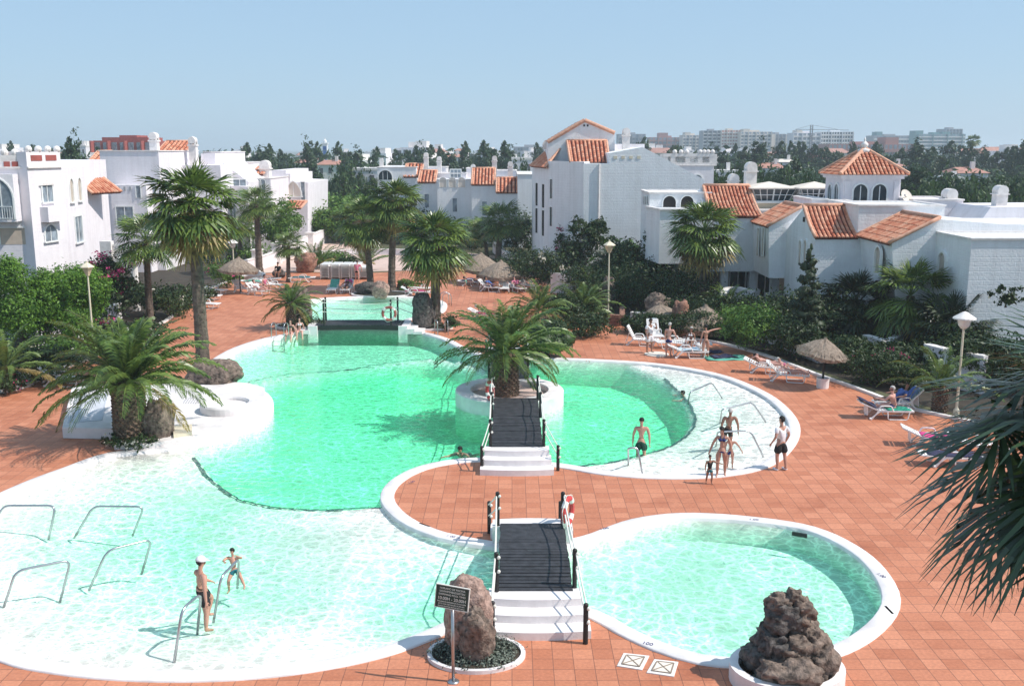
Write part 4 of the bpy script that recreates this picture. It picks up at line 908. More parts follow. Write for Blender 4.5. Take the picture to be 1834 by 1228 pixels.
# --- middle row of houses ---
mid=[('low white end house with an arched window left of the striped roofs',678,747,300,119,130,None),
 ('white house with two small striped tile roofs behind the leaning palms',745,784,326,116,128,None),
 ('white house with a row of three arches below its roof parapet',784,846,322,113.5,126,None),
 ('white house carrying the left striped roof, right of the three arches',845,889,331,111,124,None),
 ('white house carrying the lower striped roof with shadowed corner',888,930,344,108.5,122,None),
 ('white house with plain wall touching the tall white house',927,962,313,106,120,None)]
mh=[]
for i,(lab,a,b,c,yf,yb_,_) in enumerate(mid):
    r_=thing('house',lab,'house',(X((a+b)/2,yf),yf,0),group='white terraced houses beyond the pool'); blk(a,b,c,yf,yb_,r_,'white',cap=(i in(0,2,5))); mh.append(r_)
def rf(a,b,pe,pr_,yf,dy,root): roof((X(a,yf),yf-.15,Zp(pe,yf)),(X(b,yf),yf-.15,Zp(pe,yf)),(X(b,yf),yf+dy,Zp(pr_,yf+dy)),(X(a,yf),yf+dy,Zp(pr_,yf+dy)),root,wide=.36)
rf(725,756,317,294,119,3,mh[0]); rf(750,781,327,306,116,3,mh[1]); rf(845,886,331,302,111,3.5,mh[3]); rf(889,930,345,319,108.5,3,mh[4])
fascia_arches(mh[2],X(786,113.5),X(836,113.5),113.49,Zp(326,113.5)-.6,Zp(324,113.5)+.35,3,'cream'); win(mh[0],(X(692,119),118.98,Zp(322,119)),(0,-1),1.6,1.1,1,'glass',.1,.1,(2,0),False)
for px,yt,y0,yy,k in ((886,280,305,115,3),(914,290,318,112,4),(765,274,300,122,0),(788,281,305,122,1),(848,296,312,118,2)): chimney(X(px,yy),yy,Zp(y0+8,yy),Zp(yt,yy),.55,mh[k],ball=False)
for i,(a,b,c,yy) in enumerate(((784,836,311,119),(836,850,302,121),(889,925,306,120),(680,722,304,124),(725,800,300,128))): blk(a,b,c,yy,yy+5,mh[min(i+2,4)] if i<3 else mh[0],'pinkwhite',z0=3)
win(mh[2],(X(817,119),118.98,Zp(318,119)),(0,-1),1.2,.9,0,'pane',.1,.05,(2,1),False)
for i,(px,py) in enumerate(((700,350),(765,352),(815,358),(868,362),(910,370))): win(mh[i],(X(px,[119,116,113.5,111,108.5][i]),[119,116,113.5,111,108.5][i]-.01,Zp(py,112)-1.4),(0,-1),.5,1.5,0,'pane',.06,.05,(0,0),False)
# --- left houses ---
lh=thing('house','large white house at the left edge with pointed arch balcony and ball topped parapet','house',(X(60,62),62,0))
def PX(px,Y): return (X(px,Y),Y)
p0,p1,p2=PX(-120,60),PX(62,61),PX(118,64); zt=Zp(290,61)
prism_b([p0,p1,(p1[0]-1,75),(p0[0],75)],0,zt,lh,'pinkwhite')
prism_b([(p1[0],p1[1]-.3),(p2[0],p2[1]),(p2[0]-2.,p2[1]+.9),(p1[0]-4,p1[1]+4),(p1[0]-1.6,p1[1]+.2)],0,Zp(272,62),lh,'pinkwhite')
def along(a,b,f,off=0):
    a,b=Vector(a),Vector(b); n=Vector(((b-a).y,-(b-a).x)).normalized(); p=a.lerp(b,f)+n*off; return p,n
p1b=(p1[0],p1[1]-.3)
# parapet with lattice slots and balls
mb=MB(); sl=MB()
for i in range(7):
    p,n=along(p0,p1,.35+i*.1); mb.ball((p.x,p.y+.2,zt+.55),.22,10,8); 
for i in range(4):
    p,n=along(p1b,p2,.1+i*.28); mb.ball((p.x-.1,p.y+.1,Zp(272,62)+.15),.22,10,8)
p,n=along(p0,p1,.7,-.15); mb.bar((*along(p0,p1,.2,-.15)[0],zt+.2),(*along(p0,p1,.97,-.15)[0],zt+.2),.25,.42); 
for f in (.5,.58,.75,.83): 
    a,b=along(p0,p1,f,.0)[0],along(p0,p1,f+.06,.0)[0]; sl=MB(); sl.bar((a.x,a.y,zt-.15),(b.x,b.y,zt-.15),.06,.34); sl.build('lattice',M['brick'],lh)
for f in (.12,.55):
    a,b=along(p1b,p2,f,.0)[0],along(p1b,p2,f+.32,.0)[0]; sl=MB(); sl.bar((a.x,a.y,Zp(283,62)),(b.x,b.y,Zp(283,62)),.06,.34); sl.build('lattice',M['brick'],lh)
for zz in (Zp(300,61),): mb.bar((*along(p0,p1,.1,.05)[0],zz),(*along(p0,p1,.99,.05)[0],zz),.16,.1); mb.bar((*along(p1b,p2,-.02,.05)[0],zz),(*along(p1b,p2,1.0,.05)[0],zz),.16,.1)
mb.build('parapet',M['kerb'],lh)
# arched balcony box
pa,n=along(p0,p1,.715,0); d=n*1.1; a,b=along(p0,p1,.60)[0],along(p0,p1,.88)[0]
prism_b([tuple(a),tuple(a+d),tuple(b+d),tuple(b)],Zp(397,60),Zp(312,60),lh,'pinkwhite','balcony')
c=along(p0,p1,.75,1.1)[0]; win(lh,(c.x,c.y,Zp(393,59.5)),tuple(n),1.25,2.35,2,'pane',.10,.06,(1,0),False,name='arch_opening')
mb=MB(); q0,q1=c-Vector((.6,0)),c+Vector((.6,0))
for z in (.75,.05): mb.bar((q0.x,q0.y-.05,Zp(393,59.5)+z),(q1.x,q1.y-.05,Zp(393,59.5)+z),.04,.05)
for i in range(9): x=q0.x+(q1.x-q0.x)*i/8; mb.bar((x,q0.y-.05,Zp(393,59.5)),(x,q0.y-.05,Zp(393,59.5)+.75),.02,.02)
mb.build('railing',M['frame'],lh)
c=along(p0,p1,.78,.0)[0]; win(lh,(c.x,c.y,Zp(440,60)),tuple(n),1.5,1.0,0,'beige',.08,.06,(0,0),False)
c,n=along(p1b,p2,.5,.0); win(lh,(c.x,c.y,Zp(362,62)),tuple(n),1.0,1.0,0,'pane',.10,.08,(1,0),True); win(lh,(c.x,c.y,Zp(432,62)),tuple(n),1.2,1.0,1,'pane',.10,.08,(1,0),True)
mb=MB(); cc=c+n*.12; t=Vector((-n.y,n.x)); zz=Zp(332,62)
mb.add([(*(cc-t*.75),zz),(*(cc+t*.75),zz),(*cc,zz+.35),(*(c-t*.75),zz),(*(c+t*.75),zz),(*c,zz+.35)],[(0,1,2),(0,2,5,3),(1,4,5,2)]); mb.build('pediment',M['kerb'],lh)
a,b=along(p1b,p2,.25,.55)[0],along(p1b,p2,.8,.55)[0]; a0,b0=along(p1b,p2,.25,0)[0],along(p1b,p2,.8,0)[0]
prism_b([tuple(a0),tuple(a),tuple(b),tuple(b0)],Zp(397,62),Zp(370,62),lh,'pinkwhite','balcony')
# second house and its wing
l2=thing('house','white house with shuttered twin arch windows left of the tall bushy palm','house',(X(140,66),66,0))
q0,q1,q2=PX(116,64.5),PX(161,70),PX(176,76)
prism_b([q0,q1,(q1[0]-6,74),(q0[0]-5,68)],0,Zp(300,66),l2,'pinkwhite'); prism_b([(q1[0]-.5,q1[1]),q2,(q2[0]-5,82),(q1[0]-5,74.5)],0,Zp(312,72),l2,'pinkwhite')
for f in (.34,.66):
    c,n=along(q0,q1,f,0); win(l2,(c.x,c.y,Zp(362,66)),tuple(n),.7,1.5,1,'shutter',.1,.08,(0,0),True)
c,n=along(q0,q1,.5,0); win(l2,(c.x,c.y,Zp(436,66)),tuple(n),1.5,1.7,0,'pane',.1,.08,(1,0),True)
c,n=along(q1,q2,.5,0); win(l2,(c.x,c.y,Zp(425,72)),tuple(n),.9,2.0,2,'pane',.1,.08,(1,0),True); win(l2,(c.x,c.y,Zp(345,72)),tuple(n),.5,1.1,0,'glass',.1,.08,(0,0),True)
roof((q1[0]+.2,q1[1]+.3,Zp(345,72)),(q1[0]+1.2,q1[1]+3,Zp(345,72)),(q1[0]-.2,q1[1]+3.4,Zp(320,72)),(q1[0]-1.0,q1[1]+.7,Zp(320,72)),l2,ridge=False)
bl=MB(); bx0,bx1=X(186,63),X(238,63); bz=Zp(471,63); prism_b([(bx0,63),(bx1,63.4),(bx1,68),(bx0,68)],bz,bz+.28,l2,'kerb','balcony')
bl.box(((bx0+bx1)/2,63.2,bz+1.1),(bx1-bx0,.14,.12)); 
for i in range(12): x=bx0+(bx1-bx0)*(i+.5)/12; bl.lathe([(.05,bz+.28),(.08,bz+.5),(.04,bz+.8),(.06,bz+1.05)],6,(x,63.2,0))
for x in (bx0,): bl.box((x,63.2,bz+.8),(.7,.5,1.15))
bl.build('balustrade',M['kerb'],l2)
for px in (198,234): 
    mb=MB(); mb.lathe([(.24,0),(.24,bz-.3),(.34,bz-.1),(.34,bz)],12,(X(px,64),64,0)); mb.build('column',M['kerb'],l2)
l3=thing('house','long pinkish white house with blank upper wall behind the palms on the left','house',(X(230,86),86,0))
blk(188,292,271,86,97,l3,'pinkwhite'); blk(160,189,297,88,98,l3,'white',cap=False); rf(160,187,299,272,88,3,l3)
prism_b([(X(198,84),85.97),(X(198,84),84.5),(X(262,84),84.5),(X(262,84),85.97)],0,Zp(331,84.5),l3,'pinkwhite')
for i in range(4):
    mb=MB(); mb.box((X(208+i*10,84.5),84.48,Zp(338,84.5)),(.16,.05,.35)); mb.build('vent',M['grey'],l3)
for px in (252,263,280): win(l3,(X(px,84.5 if px<262 else 86),84.48 if px<262 else 85.98,Zp(354,85)),(0,-1),.35,1.0,0,'pane',.08,.05,(0,0),False)
win(l3,(X(225,84.5),84.48,Zp(372,85)-1.5),(0,-1),1.4,1.6,0,'pane',.08,.05,(1,0),False)
rf(268,322,296,254,92,6,l3); blk(268,400,296,92,102,l3,'pinkwhite',cap=False)
chimney(X(286,93),93,Zp(290,93),Zp(239,93),.7,l3); chimney(X(354,93),93,Zp(300,93),Zp(246,93),.65,l3)
l4=thing('house','stepped white house whose walls descend to the right towards the ramp','house',(X(430,98),98,0))
ext_y([(360,275),(385,275),(385,300),(400,292),(445,326),(445,520),(360,520)],96,104,'wall',M['pinkwhite'],l4,0)
blk(372,402,273,99,108,l4,'pinkwhite'); blk(400,448,292,104.2,112,l4,'pinkwhite'); blk(444,488,320,100,112,l4,'pinkwhite')
prism_b([PX(400,96),PX(447,93),PX(455,99),PX(400,99)],0,Zp(333,95),l4,'pinkwhite')
win(l4,(X(438,96),95.0,Zp(345,95)),(.2,-1),1.1,1.2,0,'pane',.08,.05,(1,0),False); win(l4,(X(438,96),94.6,Zp(395,95)),(.2,-1),1.2,1.6,0,'pane',.08,.05,(2,0),False)
for px in (424,447,466,474): win(l4,(X(px,100),[99.98,99.98,99.98,99.98][0],Zp(345,100)),(0,-1),.5,1.3,1,'pane',.06,.05,(0,0),False) if px>450 else None
chimney(X(480,104),104,Zp(330,104),Zp(292,104),1.0,l4); rf(454,476,312,300,103,3,l4)
l5=thing('house','pink tinted white house at the end of the left row with a gabled niche','house',(X(515,110),110,0))
ext_y([(486,305),(512,305),(512,311),(520,311),(520,326),(551,327),(551,440),(486,440)],108,120,'wall',M['pinkwhite'],l5,0)
prism_b([PX(476,104),PX(486,104),PX(486,108.02),PX(476,108.02)],0,Zp(345,104),l5,'pinkwhite')
win(l5,(X(528,108),107.98,Zp(352,108)),(0,-1),1.6,1.6,2,'cream',.14,.12,(1,0),True); win(l5,(X(545,108),107.98,Zp(360,108)),(0,-1),.4,2.0,0,'pane',.08,.06,(0,0),False)
roof((X(476,103),103.2,Zp(345,103)),(X(492,103),103.2,Zp(345,103)),(X(492,105),106,Zp(330,105)),(X(476,105),106,Zp(330,105)),l5)
roof((X(516,102),101.8,Zp(373,102)),(X(548,104),101.8,Zp(373,102)),(X(548,106),107,Zp(362,106)),(X(516,106),107,Zp(362,106)),l5)
prism_b([PX(512,102),PX(524,102),PX(524,107.9),PX(512,107.9)],0,Zp(372,102),l5,'pinkwhite')
# boundary and garden walls
def wallp(px,h,label,w=.3,mat='pinkwhite',cat='wall',name='garden_wall',hs=None,z0=0):
    P=smooth_loop(strip_pts(px),2.0,False); r_=thing(name,label,cat,(P[0].x,P[0].y,0)); mb=MB(); n=len(P)
    for i in range(n-1):
        hh=h if hs is None else hs[min(int(i/(n-1)*len(hs)),len(hs)-1)]
        a,b=P[i],P[i+1]; mb.bar((a.x,a.y,hh/2),(b.x,b.y,hh/2),w,hh)
    mb.build('wall',M[mat],r_)
    c=MB()
    for i in range(n-1):
        hh=h if hs is None else hs[min(int(i/(n-1)*len(hs)),len(hs)-1)]
        a,b=P[i],P[i+1]; c.bar((a.x,a.y,hh+.04),(b.x,b.y,hh+.04),w+.08,.08)
    c.build('coping',M['kerb'],r_); return r_
wallp([(430,494),(470,482),(500,470),(530,455)],1.1,'low white wall climbing beside the ramp, lower part'); wallp([(532,456),(560,446),(590,431),(606,424)],1.5,'white stepped wall at the top of the ramp below the long hedge')
for px,py in ((462,486),(497,472),(556,449),(588,433)):
    mb=MB(); p=G(px,py); mb.box((p.x,p.y,.9),(.75,.75,1.8)); mb.box((p.x,p.y,1.84),(.9,.9,.12)); o=mb.build('gate_pillar',M['kerb']); tag(o,{462:'square white pillar at the foot of the ramp wall',497:'square white pillar halfway along the lower ramp wall',556:'square white pillar between the two ramp walls',588:'square white pillar at the top end of the ramp'}[px],'pillar','white pillars of the ramp wall')
wallp([(-60,612),(20,607),(60,602),(110,597)],1.2,'long low pinkish wall under the bright trees at the left edge'); wallp([(112,596),(170,588),(215,570)],.9,'low white wall below the left lantern'); 
wallp([(885,452),(905,470),(930,480),(960,484)],1.0,'white curving wall beside the palm before the middle houses'); wallp([(560,462),(600,458),(640,456),(700,456),(760,458)],.5,'low pale wall behind the stacked loungers')
wallp([(1548,640),(1585,652),(1606,640)],1.1,'low angled white garden wall beneath the open crowned palm'); wallp([(1655,680),(1690,690),(1760,705)],1.6,'white garden wall with bend behind the young feather palm')
wallp([(1292,585),(1300,572),(1318,570),(1345,578)],1.9,'rounded white stair wall right of the tall lone palm'); wallp([(1130,575),(1200,580),(1290,590)],.5,'low whitewashed garden wall behind the near parasols')
wallp([(1345,600),(1400,622),(1470,650)],.5,'low wall in the shade behind the dense leafy green bush')
# ---------------- distant town, trees, haze ----------------
def hotel(pl,pr,pt,Y,mat,floors,label,bays=6,pb=286,dep=18,band='pane',roofbox=None,name='hotel',cat='hotel',slab='kerb',towers=()):
    x0,x1,z1=X(pl,Y,270),X(pr,Y,270),Zp(pt,Y,(pl+pr)/2); t=thing(name,label,cat,((x0+x1)/2,Y,0)); mb=MB(); mb.box(((x0+x1)/2,Y+dep/2,z1/2),(x1-x0,dep,z1)); mb.build('wall',M[mat],t)
    fh=z1/floors; bw=(x1-x0)/bays
    for i in range(1,floors):
        zc=i*fh
        s=MB(); s.box(((x0+x1)/2,Y-.6,zc+fh*.12),((x1-x0)*.98,1.4,fh*.34)); s.build('balcony',M[slab],t); w_=MB()
        for k in range(bays): w_.box((x0+bw*(k+.5),Y-.02,zc+fh*.62),(bw*.62,.3,fh*.55))
        w_.build('window_band',M[band],t)
    for k in range(0,bays+1,max(1,bays//3)):
        mb=MB(); mb.box((x0+bw*k,Y-.9,z1/2),(bw*.16,2.2,z1*.99)); mb.build('pier',M[mat],t)
    for (a,b,c,mm) in towers: mb=MB(); mb.box(((X(a,Y)+X(b,Y))/2,Y+dep*.4,Zp(c,Y)/2),(X(b,Y)-X(a,Y),dep*.7,Zp(c,Y))); mb.build('tower',M[mm],t)
    mb=MB(); mb.box(((x0+x1)/2,Y+dep/2,z1+.6),((x1-x0)*.3,dep*.5,1.6)); mb.build('roof_hut',M[mat],t)
    return t
M['tealwin']=plain('blue_grey_glazing',(.10,.16,.19),.4,.3,1); M['pinkbrick']=plain('pink_render',(.42,.20,.17),.8,.1)
M['pane2']=plain('distant_opening',(.12,.12,.13),.6,.3,.3)
hotel(1107,1155,240,930,'grey',7,'blue grey hotel block farthest left of the distant hotels',8,slab='grey')
hotel(1163,1225,246,900,'pinkbrick',6,'stepped brown and beige block next to the white slab hotel',8,towers=((1176,1192,238,'pinkbrick'),(1166,1178,252,'pinkbrick')),slab='pinkbrick')
hotel(1222,1257,242,880,'cream',8,'white slab hotel left of the hotel with dark balconies',6,towers=((1222,1232,237,'cream'),))
hotel(1258,1291,234,850,'grey',9,'narrow hotel with rows of dark balconies left of the cream ribbed hotel',4,band='glass')
hotel(1291,1325,233,845,'cream',10,'cream ribbed hotel with red edged balconies in the middle of the skyline',7,band='pinkbrick')
hotel(1325,1380,236,835,'cream',9,'broad cream hotel with blank end tower right of the ribbed hotel',8,towers=((1325,1336,231,'cream'),(1374,1382,240,'cream')))
hotel(1380,1405,240,860,'grey',7,'blue grey hotel wing with cream end wall',4,slab='grey',towers=((1397,1406,241,'cream'),))
hotel(1419,1468,238,800,'pinkwhite',7,'pale pink hotel behind the thin construction crane',6,towers=((1419,1429,233,'cream'),))
hotel(1468,1526,236,820,'white',8,'white hotel with many stacked balconies right of the crane',12,band='glass')
hotel(1562,1628,243,900,'grey',6,'long pale hotel with a dark teal end tower',12,towers=((1560,1570,236,'teal'),))
hotel(1642,1727,240,840,'teal',8,'large teal grey hotel stepped at the right end of the skyline',13,towers=((1628,1642,234,'teal'),(1676,1690,236,'teal')))
mb=MB(); 
hb=hotel(1690,1719,231,850,'grey',9,'grey upper block crowning the large teal hotel on the right',5,slab='grey')
hotel(1483,1632,258,600,'pinkbrick',3,'long low red roofed building in front of the far hotels',18,pb=280,dep=20,slab='pinkbrick',name='building',cat='building',towers=((1577,1600,246,'pinkbrick'),))
hotel(1435,1500,283,330,'pinkbrick',2,'low brick apartment building behind the trees left of the cupola',8,dep=12,name='building',cat='building')
hotel(168,273,252,260,'brick',3,'dark red brick apartment building beyond the left houses',7,dep=16,name='apartment_building',cat='building',slab='pinkbrick',towers=((192,208,246,'brick'),(208,273,246,'brick')))
hotel(920,975,263,700,'grey',3,'long low grey block on the horizon just left of the tall white house',10,name='building',cat='building',slab='grey')
# crane
Y=760; cr=thing('crane','thin construction tower crane on the skyline above the pale pink hotel','crane',(X(1444,Y),Y,0)); mb=MB(); x=X(1444,Y); zt=Zp(224,Y)
for sx in(-1,1):
    for sy in(-1,1): mb.bar((x+sx*.8,Y+sy*.8,0),(x+sx*.8,Y+sy*.8,zt),.3,.3)
for i in range(16): mb.bar((x-.8,Y-.8,zt*i/16),(x+.8,Y-.8,zt*(i+1)/16),.2,.2)
mb.build('mast',M['pane2'],cr); mb=MB(); zj=Zp(232,Y); mb.bar((x-12,Y,zj),(X(1510,Y),Y,zj-.5),.6,.35); mb.bar((x-12,Y,zj),(x,Y,zt),.2,.2); mb.bar((x,Y,zt),(X(1490,Y),Y,zj),.2,.2); mb.build('jib',M['pane2'],cr)
# tower with blue windows
Y=480; tw=thing('tower','slender white tower with a blue glazed shaft on the horizon','tower',(X(587,Y),Y,0)); x=X(587,Y); mb=MB(); z=Zp(258,Y)
mb.box((x,Y,z/2),(2.4,2.4,z)); mb.box((x,Y,z+.3),(3,3,.6)); mb.lathe([(.9,z+.6),(.9,z+1.5),(.3,z+2.1),(.1,z+3.)],10,(x,Y,0)); mb.build('shaft',M['white'],tw)
mb=MB(); mb.box((x,Y-1.22,z*.52),(1.6,.1,z*.8)); mb.build('glazing',plain('blue_glass',(.02,.09,.30),.3,.2),tw)
# small villas
def cottage(px,py,w,h,label,roofc='roofplain',Y=None,wall='pinkwhite',n=3,dp=7,hiproof=True):
    Yd=Y; x=X(px,Yd,275); zt=Zp(py,Yd,px); t=thing('house',label,'house',(x,Yd,0)); hw=(w*Yd/FPX)/2; rh=min(2.2,hw*.35); mb=MB(); mb.box((x,Yd+dp/2,(zt-rh)/2),(2*hw,dp,zt-rh)); mb.build('wall',M[wall],t)
    r=MB(); z0=zt-rh
    if roofc:
        r.add([(x-hw-.3,Yd-.3,z0),(x+hw+.3,Yd-.3,z0),(x+hw+.3,Yd+dp+.3,z0),(x-hw-.3,Yd+dp+.3,z0),(x-hw*.6,Yd+dp/2,zt),(x+hw*.6,Yd+dp/2,zt)],[(0,1,5,4),(1,2,5),(2,3,4,5),(3,0,4)]); r.build('roof',M[roofc],t)
    else: r.box((x,Yd+dp/2,z0+.25),(2*hw+.2,dp+.2,.5)); r.build('parapet',M['kerb'],t)
    mb=MB(); mb.box((x+hw*.4,Yd+dp*.4,zt+.2),(.7,.7,1.6)); mb.build('chimney',M['kerb'],t)
    for i in range(n):
        mb=MB(); mb.box((x-hw+2*hw*(i+.5)/n,Yd-.02,z0-1.5),(2*hw/n*.35,.1,1.3)); mb.build('window',M['pane2'],t)
    return t
M['roofplain']=plain('far_red_roof',(.42,.21,.16),.8,.2,.8)
for a in ((590,287,45,0,'white house with orange red roof at the edge of the golf course','roofplain',255),(425,268,26,0,'grey roofed house behind the stepped left house','grey',300),(1745,300,56,0,'beige villa with white chimney among the trees at the far right','roofplain',180),(1720,318,22,0,'white flat house half hidden below the beige villa','',170),(1166,292,60,0,'white low house with pink roof behind the tall white house','',260),
          (1385,292,50,0,'white gabled house in the trees right of the ball topped terrace','roofplain',240),(1412,285,30,0,'cream house with wide gable behind the single chimney','cream',260),(1300,300,50,0,'long white flat roofed house left of the tall chimney','',210),(665,293,70,0,'white flat house behind the golf bushes left of the middle houses','',190),(560,292,26,0,'small white house under the blue tower','',330),
          (826,266,24,0,'small house with red pyramid roof above the middle houses','roofplain',330),(812,276,30,0,'orange roofed house among trees above the three arches','roofplain',280),(140,258,28,0,'white block behind trees left of the red brick building','',330),(45,272,60,0,'red roofed house peeping over the left parapet','roofplain',220),(1613,293,26,0,'red roofed villa right behind the cupola roof','roofplain',220),(150,283,24,0,'small white house beyond the left shuttered house','',190),(935,280,36,0,'white house with arches directly left of the gable','',210)):
    cottage(a[0],a[1],a[2],0,a[4],a[5] or None,a[6])
# pale little houses of the far town: copies of three forms
tp=[]
for k,(wd,hh,mm,rm) in enumerate(((9,6,'white',None),(12,7,'cream','roofplain'),(8,9,'pinkwhite',None))):
    t=thing('house','pale little house in the far town on the horizon','house'); mb=MB(); mb.box((0,0,hh/2),(wd,8,hh)); mb.build('wall',M[mm],t); r=MB()
    if rm: r.add([(-wd/2-.3,-4.3,hh),(wd/2+.3,-4.3,hh),(wd/2+.3,4.3,hh),(-wd/2-.3,4.3,hh),(-wd*.3,0,hh+2),(wd*.3,0,hh+2)],[(0,1,5,4),(1,2,5),(2,3,4,5),(3,0,4)])
    else: r.box((wd*.2,0,hh+.9),(wd*.4,5,1.8))
    r.build('roof',M[rm or 'kerb'],t); w_=MB()
    for i in range(3): 
        for j in range(hh//3): w_.box((-wd*.33+i*wd*.33,-4.02,1.6+3*j),(1.3,.1,1.4))
    w_.build('windows',M['pane2'],t); tp.append(t)
rr=random.Random(44)
for i in range(110):
    px=rr.choice([rr.uniform(430,960),rr.uniform(-30,170),rr.uniform(620,900),rr.uniform(1130,1500),rr.uniform(1700,1850)]); Y=rr.uniform(330,800)
    place(tp[(0,2,0,2,1,0,2)[i%7]],0,(X(px,Y),Y,0),rr.uniform(-.5,.5),group='pale houses of the far town',sc=rr.uniform(.8,1.25))
# trees of the middle distance: five grown forms, copied
protos=[]
def ftree(seed,bl,n,sz,mat,th=3):
    t=tree_proto('tree','dark tree in the distance','tree',bl,n,sz,M[mat],seed,th,.25,limbs=3,corek=0,clus=.24); protos.append(t); return t
ftree(1,[(0,0,5.5,3.2,3.2,3.6),(1.8,.5,4,2,2,2.2),(-1.8,-.5,4.4,2.1,2,2.4),(.3,0,8,1.8,1.8,1.8)],2100,.40,'treefar')
ftree(2,[(0,0,6,2.0,2.0,4.6),(.7,.2,8.2,1.3,1.3,2.2),(-.7,0,3.8,1.5,1.5,2.4)],1900,.36,'treefar')
ftree(3,[(0,0,5,4.4,4,2.8),(2.6,0,5.6,2.4,2.2,2),(-2.7,.3,4.6,2.5,2.2,2),(0,-.8,7,2.2,2,1.7)],2300,.42,'treefar')
ftree(4,[(-1,0,7,2.2,2.1,2.7),(1.4,0,5.4,2.4,2.2,2.6),(.4,.4,9,1.6,1.6,1.7),(-1.8,0,4.2,1.7,1.7,1.8)],2100,.40,'treefar')
ftree(5,[(0,0,2.4,3.4,3.0,2.2),(2.4,0,1.8,2.2,2,1.6),(-2.3,.4,2.0,2.4,2,1.8)],1300,.34,'tree',.7)
marks=[(60,'above the left edge house'),(140,'between the left parapet and the brick building'),(240,'beside the red brick building'),(330,'behind the left chimneys'),(400,'behind the stepped left house'),(450,'at the left end of the town view'),(480,'left of the orange roofed golf house'),(510,'in the cluster before the blue tower'),(560,'just left of the blue tower'),(587,'right next to the blue tower'),(640,'behind the golf course'),(675,'right of the golf course house'),(705,'over the white flat house'),(745,'in the long tree line above the striped roofs'),(790,'over the three arches'),(870,'above the middle chimneys'),(910,'left of the tall gable house'),(1010,'near the tall gable house'),(1120,'behind the lantern chimney'),(1200,'behind the white balls'),(1240,'below the white slab hotel'),(1275,'at the right end of the ball topped terrace'),(1300,'below the cream ribbed hotel'),(1335,'below the broad cream hotel'),(1365,'left of the white gabled house'),(1400,'right of the white gabled house'),(1425,'below the crane'),(1450,'below the pale pink hotel'),(1475,'above the brick apartment building'),(1510,'left of the cupola finial'),(1580,'right of the cupola finial'),(1620,'right behind the cupola'),(1650,'below the large teal hotel'),(1690,'left of the beige villa'),(1720,'below the lone skyline palm'),(1745,'above the beige villa'),(1775,'right of the beige villa'),(1810,'at the right edge of the skyline'),(1840,'cut by the right edge')]
kinds=['broad dark tree','slim upright dark tree','wide low dark tree','uneven tall dark tree','low rounded dark scrub tree']
cnt={}
def ft(px,pt,wpx,Y,k):
    p=protos[k]; hts=(9.8,10.6,8.7,10.7,4.4); z=Zp(pt-3,Y,px); s=max(.3,z/hts[k])*(1+.10*math.sin(px*12.9)); wn=(6.8,4.2,10,7,9)[k]; sx=max(.6,min(2.2,1.3*(wpx*Y/FPX)/wn)) 
    mk=min(marks,key=lambda q:abs(q[0]-px))[1]; pos=('nearer ' if Y<200 else 'farther ')if k!=4 else ''; lab=f'{pos}{kinds[k]} {mk}'
    n=cnt.get(lab,0); cnt[lab]=n+1; lab=lab
    o=place(p,0,(X(px,Y,280),Y,0),px*1.7,lab,sc=(sx,sx,s)); o['group']='trees of the middle distance'; return o
for a in ((20,258,20,300,0),(62,268,20,280,0),(95,264,26,200,2),(120,266,20,190,0),(135,255,24,150,1),(128,285,30,140,4),(180,262,28,210,0),(370,265,20,220,0),(392,266,18,230,2),(441,262,26,250,0),(465,258,22,240,1),(482,255,26,250,0),(505,262,18,260,0),(528,290,36,200,4),(551,260,18,240,1),(569,264,20,260,0),(555,290,34,200,0),(606,263,22,270,0),(622,272,18,250,2),(640,266,18,220,1),(674,256,24,230,0),(640,293,60,190,4),(672,300,44,190,4),(605,306,50,160,4),(712,262,26,260,0),(733,262,22,250,3),(752,256,20,240,1),(770,256,30,250,0),(790,262,20,260,0),(808,268,20,230,1),(833,264,20,240,0),(868,259,30,230,0),(884,260,20,240,3),(905,258,30,230,0),(915,262,18,240,1),(930,295,26,180,4),(963,263,14,300,0),
          (1153,255,24,330,0),(1202,255,26,260,0),(1215,258,18,270,2),(1262,268,20,250,0),(1275,253,22,250,1),(1297,266,18,230,0),(1334,257,28,250,0),(1362,260,26,245,1),(1397,262,26,270,0),(1418,262,22,270,0),(1436,258,28,290,3),(1462,254,28,290,0),(1480,262,28,280,0),(1500,264,22,280,2),(1528,262,20,290,0),(1570,262,30,290,0),(1594,270,26,250,3),(1612,262,26,260,0),(1640,258,24,250,1),(1632,290,50,170,4),(1668,262,36,240,0),(1690,268,26,220,3),(1700,262,30,280,0),(1724,256,24,290,3),(1739,266,20,260,0),(1762,264,18,270,1),(1782,268,22,250,0),(1800,262,24,250,0),(1815,264,22,240,3),(1832,264,22,230,1),(1870,262,30,240,0),
          (1290,306,44,150,4),(1325,302,50,150,4),(1375,300,60,160,4),(1420,292,50,160,0),(1395,310,60,140,4),(1345,318,70,125,4),(1300,325,50,120,4),(1440,312,50,120,4),(1640,300,70,140,3),(1680,322,70,130,4),(1720,330,80,120,4),(1770,322,70,130,4),(1810,326,70,125,4),(1840,312,60,140,4),(1650,338,80,100,4),(1700,345,80,96,4),(1760,344,90,95,4),(1820,345,90,94,4),(1620,350,50,90,4),(1700,318,50,160,0),(1590,300,50,160,0),(1255,300,40,170,4),(1150,282,40,220,4),(1180,284,40,210,4)):
    ft(*a)
